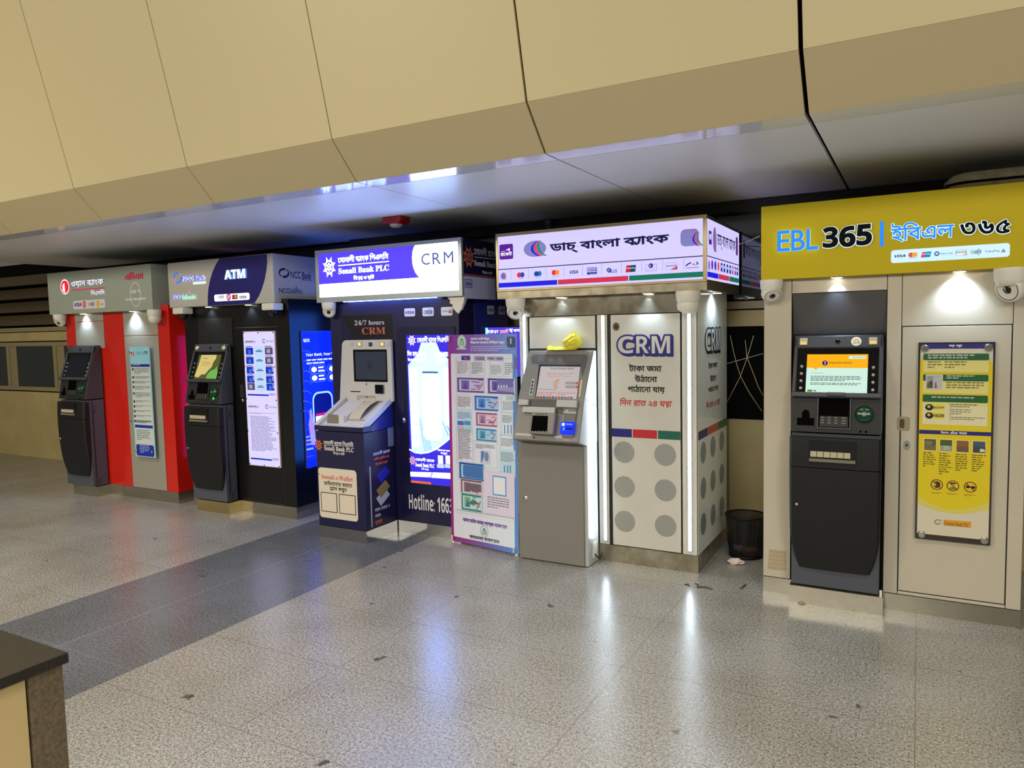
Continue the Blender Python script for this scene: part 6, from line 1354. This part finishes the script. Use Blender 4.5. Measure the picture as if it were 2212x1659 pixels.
for i, p in enumerate((z5q(614, 750), z5q(820, 766), z5q(1042, 782))):
    u, v = A.P(p); rr_ = 0.0285
    if i == 0: A.ell((u, v), 0.0165, 0.0178, ink((52, 22, 24)), px=False); A.urect(u-0.0158, v-0.0079, u-0.0026, v+0.0106, ink((190, 176, 110)))
    if i == 1: A.upoly([(u-0.0172, v-0.0198), (u+0.0172, v-0.0198), (u+0.0106, v-0.0066), (u-0.0106, v-0.0066)], ink((110, 130, 50))); A.ell((u, v+0.0066), 0.0099, 0.0119, ink((206, 180, 120)), px=False); A.urect(u-0.0119, v+0.0092, u+0.0132, v+0.0172, BLK, 0.0033)
    if i == 2: A.ell((u-0.0106, v), 0.0099, 0.0073, BLK, px=False); A.ell((u+0.0119, v-0.0013), 0.0106, 0.0073, BLK, px=False); A.urect(u-0.0079, v, u+0.0079, v+0.0040, BLK)
    prohibit(A, p, rr_, MRN, 0.0045)
A.greek(z5q(540, 842), z5q(692, 880), 2, K5, 120, ragged=0.1, h=0.45); A.greek(z5q(745, 855), z5q(895, 893), 2, K5, 121, ragged=0.1, h=0.45); A.greek(z5q(965, 870), z5q(1118, 912), 2, K5, 122, ragged=0.1, h=0.45)
A.poly([z5q(698, 1198), z5q(1054, 1226), z5q(1054, 1304), z5q(698, 1274)], ink((222, 156, 44))); A.text('Eastern Bank PLC', z5q(712, 1268), z5q(1030, 1246), ink((122, 92, 40)), 'serif'); A.ring(z5q(632, 1230), 0.018, 0.014, 0.004, ink((96, 96, 80)), a0=30, a1=300); A.line([z5q(620, 1240), z5q(680, 1242)], 0.003, ink((170, 150, 90)))
A.build('printed_sheet', bd)
board_knobs(bd, FB, [z5p(460, 428), z5p(1275, 418), z5q(418, 1382), z5q(1222, 1460)], 0.019, 0.014)
# old plastic crate on top of the yellow sign
zk = zf(1980, 340, 9.534)
t = thing('plastic_crate', 'dusty upturned plastic crate on top of the yellow sign box', 'crate', (0.35, 4.7, 2.266))
CRT = mat('crate_dusty', (196, 190, 166), 0.7, vary=0.35, scale=14); CRD2 = mat('crate_shadow', (26, 24, 20), 0.8)
yk = 4.62; P_ = lambda X, Y_: on(zk(X, Y_), 'y', yk)
x0c = P_(610, 400)[0]; zA = P_(610, 380)[2]; 
def crate_loop(z, ins, h_):
    r_ = []; X0, X1, Y0, Y1 = x0c+ins, x0c+0.85, yk+ins, yk+0.55-ins; rad = 0.12
    for cx_, cy_, t0 in ((X1-rad, Y0+rad, -90), (X1-rad, Y1-rad, 0), (X0+rad, Y1-rad, 90), (X0+rad, Y0+rad, 180)):
        for k in range(7): tt = math.radians(t0+15*k); r_.append((cx_+rad*math.cos(tt), cy_+rad*math.sin(tt), z))
    return r_
zt_ = 2.268
lo = MB().grid([crate_loop(zt_, 0.02, 0), crate_loop(zt_+0.045, 0.005, 0), crate_loop(zt_+0.050, 0.03, 0)], CRT, smooth=False, close=True).build('base', t, recalc=True)
MB().grid([crate_loop(zt_+0.050, 0.02, 0), crate_loop(zt_+0.058, 0.02, 0)], CRD2, smooth=False, close=True).build('seam', t, recalc=True)
up = MB().grid([crate_loop(zt_+0.058, -0.004, 0), crate_loop(zt_+0.074, -0.004, 0), crate_loop(zt_+0.085, 0.006, 0), crate_loop(zt_+0.108, 0.03, 0)], CRT, smooth=False, close=True)
up.f.append(tuple(range(3*28, 4*28))); up.m.append(0); up.smooth.append(False); up.build('lid', t, recalc=True)

# ================================================================ leaning banner
zb1 = zf(960, 690, 6.144); zb2 = zf(960, 940, 5.922)
b0 = np.array((-3.082, 4.552, 0.012)); b1_ = np.array((-2.452, 4.462, 0.012)); top = np.array((0.004, 0.022, 1.548))
bt = thing('roll_up_banner', 'tall pink and violet framed banner of banknotes standing between two booths', 'banner', tuple((b0+b1_)/2))
FBn = Face(b0, b1_-b0, top)
Wb = np.linalg.norm(b1_-b0); Hb = FBn.uv(zb1(92, 205))[1]
bs = MB(); n_ = 8; bs.obox(FBn.pt(Wb/2, Hb/2, -0.003), FBn.U*Wb/2, FBn.V*Hb/2, FBn.N*0.003, mat('banner_cloth_back', (206, 206, 214), 0.6)); bs.build('banner_sheet', bt)
A = Art(FBn); 
def grad_strip(u0, v0, u1, v1, c0, c1, n, horiz=True):
    d = A.d
    for i in range(n):
        c = tuple(int(c0[k]+(c1[k]-c0[k])*i/(n-1)) for k in range(3)); A.d = d
        if horiz: A.urect(u0+(u1-u0)*i/n, v0, u0+(u1-u0)*(i+1)/n, v1, ink(c))
        else: A.urect(u0, v0+(v1-v0)*i/n, u1, v0+(v1-v0)*(i+1)/n, ink(c))
    A.d = d+A.STEP
PKB, VIO, BLB = (150, 40, 130), (96, 60, 200), (96, 150, 226)
grad_strip(0, 0, Wb, Hb, PKB, BLB, 14)
mg = 0.028; wt = FBn.uv(zb1(130, 455))[1]; wb = FBn.uv(zb2(125, 1290))[1]
grad_strip(0, wt, Wb, Hb, (140, 50, 160), (120, 160, 236), 12)
grad_strip(mg, wb, Wb-0.030, wt, (226, 224, 240), (226, 238, 250), 6)
WT = ink((238, 238, 250)); GNB = ink((34, 120, 90)); TX = ink((96, 100, 120)); BX = ink((150, 170, 196))
u, v = A.P(zb1(232, 302)); A.ell((u, v), 0.043, 0.053, ink((196, 226, 214)), px=False)
def emblem(u, v, r, m):
    A.ring((u, v), r, r*1.18, r*0.06, m, px=False); A.upoly([(u-r*0.42, v+r*0.32), (u+r*0.42, v+r*0.32), (u, v+r*0.72)], m); A.upoly([(u-r*0.28, v+r*0.26), (u+r*0.28, v+r*0.26), (u+r*0.24, v-r*0.5), (u, v-r*0.72), (u-r*0.24, v-r*0.5)], ink((150, 196, 170)))
    for s_ in (-1, 1): A.ring((u+s_*r*0.30, v-r*0.15), r*0.26, r*0.60, r*0.1, m, px=False, a0=200 if s_ < 0 else 260, a1=280 if s_ < 0 else 340); A.urect(u+s_*r*0.46-r*0.05, v-r*0.35, u+s_*r*0.46+r*0.05, v+r*0.25, m)
emblem(u, v, 0.040, GNB)
A.text('বাংলােদশ ব্যাংক' if False else ['বাংলােদশ ব', Y, 'াংক'], zb1(165, 405), zb1(298, 380), WT, bold=0.02)
A.text('আসল েনাট িচনুন', zb1(352, 282), zb1(605, 235), WT, bold=0.04); A.text('িনরাপদ েলনেদন িনিশ্চত করুন', zb1(352, 335), zb1(805, 280), WT, bold=0.04); A.greek(zb1(352, 352), zb1(950, 430), 3, ink((226, 226, 246)), 130, ragged=0.3, h=0.5)
def bx(a_, b_, m=BX, w_=0.0016):
    (ua, va), (ub, vb) = A.P(a_), A.P(b_); d = A.d
    for q_ in ((ua, va, ub, va+w_), (ua, vb-w_, ub, vb), (ua, va, ua+w_, vb), (ub-w_, va, ub, vb)): A.d = d; A.urect(*q_, m)
def note(pa, pb, c0, c1, c2, big=None, seed=1):
    """a plain bank-note-like block: pale field, darker border strips, a picture block and a stamp bar"""
    (ua, va), (ub, vb) = A.P(pa), A.P(pb); w_, h_ = ub-ua, vb-va; d = A.d
    A.urect(ua, va, ub, vb, ink(c0)); A.urect(ua+w_*0.04, vb-h_*0.14, ub-w_*0.04, vb-h_*0.03, ink(c1)); A.urect(ua+w_*0.04, va+h_*0.03, ub-w_*0.04, va+h_*0.13, ink(c1)); A.urect(ua+w_*0.04, va+h_*0.1, ua+w_*0.10, vb-h_*0.1, ink(c1))
    A.urect(ua+w_*0.18, va+h_*0.22, ua+w_*0.46, vb-h_*0.2, ink(c2)); A.upoly([(ua+w_*0.22, va+h_*0.22), (ua+w_*0.42, va+h_*0.22), (ua+w_*0.33, vb-h_*0.26)], ink(c1))
    r_ = random.Random(seed)
    for k in range(6): x = ua+w_*r_.uniform(0.5, 0.75); y = va+h_*r_.uniform(0.2, 0.8); A.urect(x, y, x+w_*0.16, y+h_*0.05, ink(c1))
    A.line([(ua+w_*0.76, va+h_*0.2), (ua+w_*0.92, va+h_*0.62)], h_*0.09, ink((206, 110, 150)), px=False)
    if big: A.text(big, (ua+w_*0.76, vb-h_*0.20), (ua+w_*0.95, vb-h_*0.06), ink(c1), 'b', uv=True)
A.rect(zb1(228, 542), zb1(344, 482), ink((36, 44, 170))); A.poly([zb1(262, 505), zb1(290, 500), zb1(318, 540), zb1(270, 530)], ink((206, 60, 130)))
for (a_, b_, s_) in (((400, 548), (546, 486), '1000'), ((570, 542), (676, 492), '1000'), ((682, 545), (790, 494), '1000')): A.rect(zb1(*a_), zb1(*b_), ink((176, 164, 206))); A.text(s_, zb1(a_[0]+18, a_[1]-12), zb1(b_[0]-18, b_[1]+14), ink((84, 60, 140)), 'b')
A.rect(zb1(938, 655), zb1(974, 500), ink((120, 110, 170)))
for (a_, b_, n, s_) in (((162, 740), (335, 500), 8, 1), ((352, 745), (540, 510), 8, 2), ((610, 755), (775, 550), 8, 3), ((795, 760), (925, 520), 6, 4)): bx(zb1(*a_), zb1(*b_)); A.greek(zb1(a_[0]+12, b_[1]+55), zb1(b_[0]-10, a_[1]-15), n, TX, 140+s_, ragged=0.2)
note(zb1(165, 965), zb1(542, 775), (206, 196, 232), (104, 70, 160), (110, 110, 190), '1000', 1)
note(zb1(575, 985), zb1(945, 785), (206, 196, 236), (96, 66, 156), (96, 96, 176), None, 2); A.rect(zb1(705, 970), zb1(920, 800), ink((120, 116, 190))); A.poly([zb1(705, 940), zb1(920, 970), zb1(920, 900), zb1(705, 905)], ink((160, 156, 214))); [A.rect(zb1(722+q*36, 908), zb1(738+q*36, 870), ink((226, 226, 244))) for q in range(4)]
bx(zb1(162, 1185), zb1(375, 1005)); A.greek(zb1(178, 1020), zb1(365, 1175), 8, TX, 150, ragged=0.2)
note(zb1(400, 1205), zb1(728, 1020), (176, 206, 244), (50, 100, 200), (84, 140, 220), '100', 3); note(zb1(420, 1410), zb1(715, 1245), (226, 200, 220), (150, 90, 140), (176, 140, 180), None, 4); note(zb1(425, 1605), zb1(705, 1460), (176, 216, 240), (50, 130, 190), (90, 160, 200), None, 5)
A.rect(zb1(818, 1075), zb1(950, 1012), ink((206, 226, 230))); A.text('100', zb1(838, 1065), zb1(935, 1024), ink((120, 176, 190)))
bx(zb1(762, 1230), zb1(950, 1015)); A.greek(zb1(780, 1085), zb1(940, 1215), 7, TX, 151, ragged=0.2); bx(zb1(760, 1535), zb1(915, 1245)); A.greek(zb1(775, 1265), zb1(915, 1380), 6, TX, 152, ragged=0.2)
for x in (800, 845, 885): A.rect(zb1(x, 1515), zb1(x+14, 1400), ink((110, 150, 206)))
A.rect(zb1(165, 1485), zb1(375, 1210), ink((190, 220, 246))); A.greek(zb1(178, 1222), zb1(365, 1330), 6, TX, 153, ragged=0.2)
for (x, y, c_) in ((180, 1350, (70, 110, 200)), (270, 1350, (80, 150, 200)), (180, 1415, (214, 176, 196)), (270, 1415, (180, 216, 220))): A.rect(zb1(x, y+48), zb1(x+82, y), ink(c_))
bx(zb2(165, 350), zb2(360, -85)); A.greek(zb2(178, -80), zb2(352, 330), 20, TX, 154, ragged=0.25)
bx(zb2(388, 395), zb2(682, 95)); A.greek(zb2(405, 105), zb2(670, 195), 4, TX, 155, ragged=0.15); A.rect(zb2(472, 365), zb2(595, 205), ink((206, 214, 234))); A.poly([zb2(472, 365), zb2(505, 300), zb2(520, 205), zb2(472, 205)], ink((96, 130, 200))); A.ell(zb2(545, 275), 0.020, 0.035, ink((130, 140, 176)), 16)
bx(zb2(720, 190), zb2(920, 5)); A.greek(zb2(735, 35), zb2(905, 155), 6, TX, 156, ragged=0.2); A.rect(zb2(712, 515), zb2(915, 195), ink((200, 226, 244))); A.greek(zb2(730, 210), zb2(900, 355), 8, TX, 157, ragged=0.2)
for x in (770, 810, 845): A.rect(zb2(x, 480), zb2(x+16, 385), ink((100, 150, 206)))
note(zb2(190, 555), zb2(518, 372), (170, 206, 240), (40, 90, 170), (60, 120, 190), None, 6); A.rect(zb2(265, 530), zb2(500, 405), ink((70, 120, 190))); note(zb2(212, 752), zb2(495, 585), (220, 206, 214), (120, 96, 110), (130, 110, 130), None, 7); A.rect(zb2(285, 700), zb2(480, 630), ink((122, 100, 120))); note(zb2(222, 948), zb2(490, 770), (196, 226, 224), (50, 130, 140), (130, 176, 160), None, 8); A.poly([zb2(300, 880), zb2(380, 815), zb2(470, 885)], ink((90, 120, 120)))
(ua, va), (ub, vb) = A.P(zb2(520, 980)), A.P(zb2(908, 490)); A.urect(ua, va-0.01, ub, vb, ink((226, 218, 240))); bx(zb2(520, 985), zb2(908, 490), ink((190, 180, 210)))
(ua, va), (ub, vb) = A.P(zb2(630, 760)), A.P(zb2(800, 535)); A.urect(ua, va, ub, vb, ink((40, 150, 220))); A.urect(ua+0.008, va+0.008, ub-0.008, vb-0.008, WT)
A.greek(zb2(560, 775), zb2(850, 975), 5, ink((90, 92, 110)), 158, ragged=0.1, h=0.5)
A.line([zb2(155, 945), zb2(905, 1065)], 0.002, TX); A.greek(zb2(155, 975), zb2(900, 1110), 3, ink((70, 72, 92)), 159, ragged=0.02, h=0.5)
(ua, va), (ub, vb) = A.P(zb2(245, 1105)), A.P(zb2(810, 1165)); A.text(['ব', Y, 'াংক েনােটর ব', Y, 'বহার সম্পর্কে সেচতন েহান'], (ua, va-0.004), (ub, va+0.040), ink((96, 44, 150)), bold=0.03, uv=True)
emblem(*A.P(zb2(517, 1230)), 0.036, ink((40, 110, 80)))
(ua, va), (ub, vb) = A.P(zb2(330, 1312)), A.P(zb2(708, 1360)); A.text(['জনসেচতনতায়: বাংলােদশ ব', Y, 'াংক'], (ua, va-0.006), (ub, va+0.026), ink((26, 70, 60)), bold=0.03, uv=True)
A.build('banner_print', bt)
for (uu, vv) in ((0.028, Hb-0.028), (Wb-0.028, Hb-0.05), (0.028, 0.03), (Wb-0.028, 0.03)):
    cl_ = MB().obox(FBn.pt(uu, vv, 0.052 if False else 0.024), FBn.U*0.005, FBn.V*0.020, FBn.N*0.004, WHITEP).build('clip', bt, 0.002)
Q = FBn.pt(Wb-0.035, Hb-0.055, 0.021); MB().obox(Q, FBn.U*0.030, FBn.V*0.035, FBn.N*0.001, mat('corner_pad', (70, 84, 130), 0.5)).build('corner_pad', bt)
sp = MB()
for uu in (0.012, Wb-0.012): sp.tube([FBn.pt(uu, 0.0, -0.0105), FBn.pt(uu, Hb, -0.0105)], 0.004, ALU)
sp.tube([FBn.pt(Wb/2, Hb*0.6, -0.012), (float((b0+b1_)[0]/2)+0.01, 4.585, 0.008)], 0.004, ALU); sp.build('stand_frame', bt)
for uu in (0.02, Wb-0.02): p = FBn.pt(uu, 0, 0); MB().lathe((p[0], p[1], 0.0), (0, 0, 1), [(0.012, 0), (0.012, 0.008), (0.006, 0.014)], WHITEP, 14).build('foot', bt)

# ================================================================ bin, litter and small things
bx0, by0 = -1.028, 5.135
t = thing('waste_bin', 'black wire mesh waste bin in the gap between the two right booths', 'bin', (bx0, by0, 0))
WIRE = mat('black_wire', (14, 14, 15), 0.4, metal=0.4)
def mesh_mat():
    m = bpy.data.materials.new('wire_mesh'); m.use_nodes = True; nt = m.node_tree; N = nt.nodes; b = N['Principled BSDF']
    b.inputs['Base Color'].default_value = (*lin((16, 16, 17)), 1); b.inputs['Roughness'].default_value = 0.45
    tc = N.new('ShaderNodeTexCoord'); sp_ = N.new('ShaderNodeSeparateXYZ'); nt.links.new(tc.outputs['Object'], sp_.inputs[0])
    def mth(op, a, c=None):
        n = N.new('ShaderNodeMath'); n.operation = op
        for i, q in enumerate((a, c)):
            if q is None: continue
            if isinstance(q, (int, float)): n.inputs[i].default_value = q
            else: nt.links.new(q, n.inputs[i])
        return n.outputs[0]
    an = mth('ARCTAN2', sp_.outputs['Y'], sp_.outputs['X'])
    h = mth('GREATER_THAN', mth('PINGPONG', mth('MULTIPLY', an, 110/math.pi*0.5), 0.5), 0.24); v = mth('GREATER_THAN', mth('PINGPONG', mth('MULTIPLY', sp_.outputs['Z'], 140.0), 0.5), 0.24)
    nt.links.new(mth('MAXIMUM', h, v), b.inputs['Alpha']); return m
MESHM = mesh_mat(); R0, R1, HB = 0.112, 0.137, 0.285
MB().lathe((bx0, by0, 0.012), (0, 0, 1), [(R0, 0.0), (R0+0.01, 0.1), (R1, HB-0.012)], MESHM, 48).build('mesh_wall', t) if False else None
rows = [[(bx0+r_*math.cos(2*math.pi*k/48), by0+r_*math.sin(2*math.pi*k/48), z_) for k in range(48)] for r_, z_ in ((R0, 0.012), (R0+0.0125, 0.15), (R1, HB))]
MB().grid(rows, MESHM, close=True).build('mesh_wall', t)
rim = lambda r_, z_, w_: [(bx0+r_*math.cos(2*math.pi*k/48), by0+r_*math.sin(2*math.pi*k/48), z_) for k in range(49)]
MB().tube(rim(R1, HB+0.002, 0), 0.006, WIRE, 8).build('rim', t)
MB().lathe((bx0, by0, 0), (0, 0, 1), [(R0-0.004, 0), (R0+0.002, 0.003), (R0+0.003, 0.016), (R0-0.006, 0.018), (0.01, 0.012)], WIRE, 40).build('base', t)
def crumple(name, c, r, m, label, cat, seed, sq=(1, 1, 0.6), group=None):
    bm = bmesh.new(); bmesh.ops.create_icosphere(bm, subdivisions=3, radius=1); rn = random.Random(seed)
    ph = [(rn.uniform(2, 6), rn.uniform(0, 6), rn.uniform(0, 6)) for _ in range(5)]
    for v_ in bm.verts:
        k = 1+0.16*sum(math.sin(a_*v_.co.x*1.6+b_)*math.sin(a_*v_.co.y*1.3+c2)*math.cos(a_*v_.co.z+b_) for a_, b_, c2 in ph)+rn.uniform(-0.06, 0.06)
        v_.co = Vector((v_.co.x*k*r*sq[0], v_.co.y*k*r*sq[1], max(v_.co.z*k*r*sq[2], -r*sq[2]*0.8)))
    zmin = min(v_.co.z for v_ in bm.verts)
    me = bpy.data.meshes.new(name); bm.to_mesh(me); bm.free(); me.materials.append(m); o = bpy.data.objects.new(name, me); COL.objects.link(o)
    o.location = (c[0], c[1], c[2]-zmin); return tag(o, label, cat, group)
crumple('crumpled_wrapper', (bx0+0.035, by0-0.025, 0.019), 0.048, mat('orange_wrapper', (196, 128, 70), 0.6), 'crumpled orange brown wrapper inside the wire mesh bin', 'litter', 3)
crumple('crumpled_paper', (bx0-0.055, by0+0.03, 0.019), 0.036, mat('white_paper', (214, 206, 200), 0.7), 'crumpled pale paper inside the wire mesh bin', 'litter', 8)
crumple('crumpled_tissue', (-1.053, 4.925, 0.0005), 0.040, mat('tissue', (236, 214, 210), 0.8), 'crumpled white tissue on the floor in front of the wire mesh bin', 'litter', 11, (1.3, 0.8, 0.5))
# red alarm beacon under the soffit
pb = on(zf(780, 440, 4.809)(362, 140), 'z', 2.48)
t = thing('alarm_beacon', 'red alarm beacon hanging from the soffit above the bright white sign', 'beacon', tuple(pb))
zsc = 0.045
MB().prism_y([(pb[0]-0.088, 2.479), (pb[0]+0.088, 2.479), (pb[0]+0.088, 2.44), (pb[0]+0.06, 2.425), (pb[0]-0.06, 2.425), (pb[0]-0.088, 2.44)], pb[1]-0.06, pb[1]+0.06, mat('beacon_red', (170, 24, 30), 0.35)).build('housing', t, 0.004)
MB().lathe((pb[0], pb[1], 2.4249), (0, 0, -1), [(0.052, 0), (0.050, 0.010), (0.032, 0.024), (0.008, 0.027)], mat('beacon_lens', (206, 200, 206), 0.1, spec=0.8), 24).build('lens', t)
# pipe clamp above the lilac sign
pc = on(zf(780, 440, 4.809)(1948, 165), 'z', 2.47); t = MB()
MB().cyl((pc[0], pc[1], 2.35), (pc[0], pc[1], 2.479), 0.012, mat('conduit_black', (30, 30, 32), 0.4))
cd = MB().lathe((pc[0], pc[1], 2.479), (0, 0, -1), [(0.020, 0), (0.020, 0.018), (0.030, 0.020), (0.030, 0.045), (0.012, 0.047), (0.012, 0.16)], mat('conduit_grey', (120, 122, 128), 0.4), 20); tag(cd.build('cable_gland'), 'small grey cable gland hanging from the soffit above the lilac lit sign', 'fitting')
# plastic packing straps strung in the gap
zg = zf(1540, 600, 4.608); STW = mat('strap_straw', (196, 180, 120), 0.5)
def strap(pts, r, name, label, cat, m=STW, group='loose straps in the gap'):
    tag(MB().tube(pts, r, m, 6).build(name), label, cat, group)
yg = 5.47
G = lambda X, Y_, y=yg: tuple(on(zg(X, Y_), 'y', y))
strap([G(172, 575), G(205, 735), G(245, 890), G(280, 990), G(360, 1140), G(488, 1330)], 0.0026, 'packing_strap', 'straw coloured strap falling left to right across the window in the gap', 'strap')
strap([G(405, 575, 5.448), G(372, 690, 5.448), G(340, 800, 5.448), G(270, 990, 5.448), G(139, 1240, 5.448)], 0.0026, 'packing_strap', 'straw coloured strap falling right to left across the window in the gap', 'strap')
strap([G(322, 620, 5.50), G(338, 790, 5.49), G(390, 920, 5.49), G(450, 1080, 5.49), G(496, 1170, 5.49)], 0.0026, 'packing_strap', 'shorter strap from the middle of the gap window to its right edge', 'strap')
strap([G(138, 855, 5.40), G(335, 800, 5.40), G(498, 755, 5.40)], 0.0024, 'packing_strap', 'thin pale line stretched almost level across the gap window', 'strap', mat('strap_pale', (176, 172, 160), 0.5))
z9 = zf(1480, 430, 6.144)
strap([tuple(on(z9(718, 600), 'y', 5.48)), tuple(on(z9(850, 555), 'y', 5.30)), tuple(on(z9(992, 490), 'y', 5.0)), (xl5-0.0, 4.95, 2.10)], 0.004, 'loose_cable', 'pale cable slung from the lilac sign to the yellow sign box', 'cable', mat('strap_pale', (176, 172, 160), 0.5), None) if False else strap([tuple(on(z9(718, 600), 'y', 5.48)), tuple(on(z9(850, 555), 'y', 5.30)), tuple(on(z9(985, 493), 'x', -0.8095))], 0.003, 'loose_cable', 'pale cable slung from the lilac sign to the yellow sign box', 'cable', mat('strap_pale', (176, 172, 160), 0.5), None)
# flakes of debris along the joint in front of the booths
DEB = mat('debris_brown', (84, 72, 46), 0.8); rn = random.Random(4)
zl = zf(1440, 1050, 6.9125)
for i, (pa, pb_, lab) in enumerate(((zl(430, 1455), zl(460, 1515), 'dark bent leaf scrap on the floor by the white booth corner'), (zl(470, 1505), zl(680, 1542), 'long dark scrap lying along the floor joint right of the bent leaf scrap'), (zl(1100, 1532), zl(1180, 1465), 'dark slanting scrap on the floor near the cream booth foot'), (zl(270, 1470), zl(340, 1490), 'small brown scrap on the floor joint in front of the white booth door'))):
    a_, c_ = on(pa, 'z', 0.003), on(pb_, 'z', 0.003); m_ = (a_+c_)/2+np.array((0.006, 0.012, 0.004))
    tag(MB().tube([tuple(a_), tuple(m_), tuple(c_)], 0.0042, DEB, 6).build('floor_scrap'), lab, 'litter', 'scraps on the floor joint')
zq = zf(1640, 1180, 3.867)
for i, (pa, pb_, lab) in enumerate(((zq(335, 475), zq(430, 462), 'torn pale tape piece at the left foot of the yellow booth machine'), (zq(260, 440), zq(700, 520), 'long brown tape strip along the foot of the yellow booth machine'))):
    a_, c_ = on(pa, 'z', 0.004), on(pb_, 'z', 0.004); d_ = c_-a_; L_ = np.linalg.norm(d_); d_ /= L_
    n_ = np.array((-d_[1], d_[0], 0)); w_ = 0.016 if i == 0 else 0.006
    tag(MB().obox((a_+c_)/2, d_*L_/2, n_*w_, np.array((0, 0, 0.003)), mat('tape_%d' % i, ((176, 160, 120), (120, 96, 56))[i], 0.6)).build('tape_scrap'), lab, 'litter', 'scraps of tape')
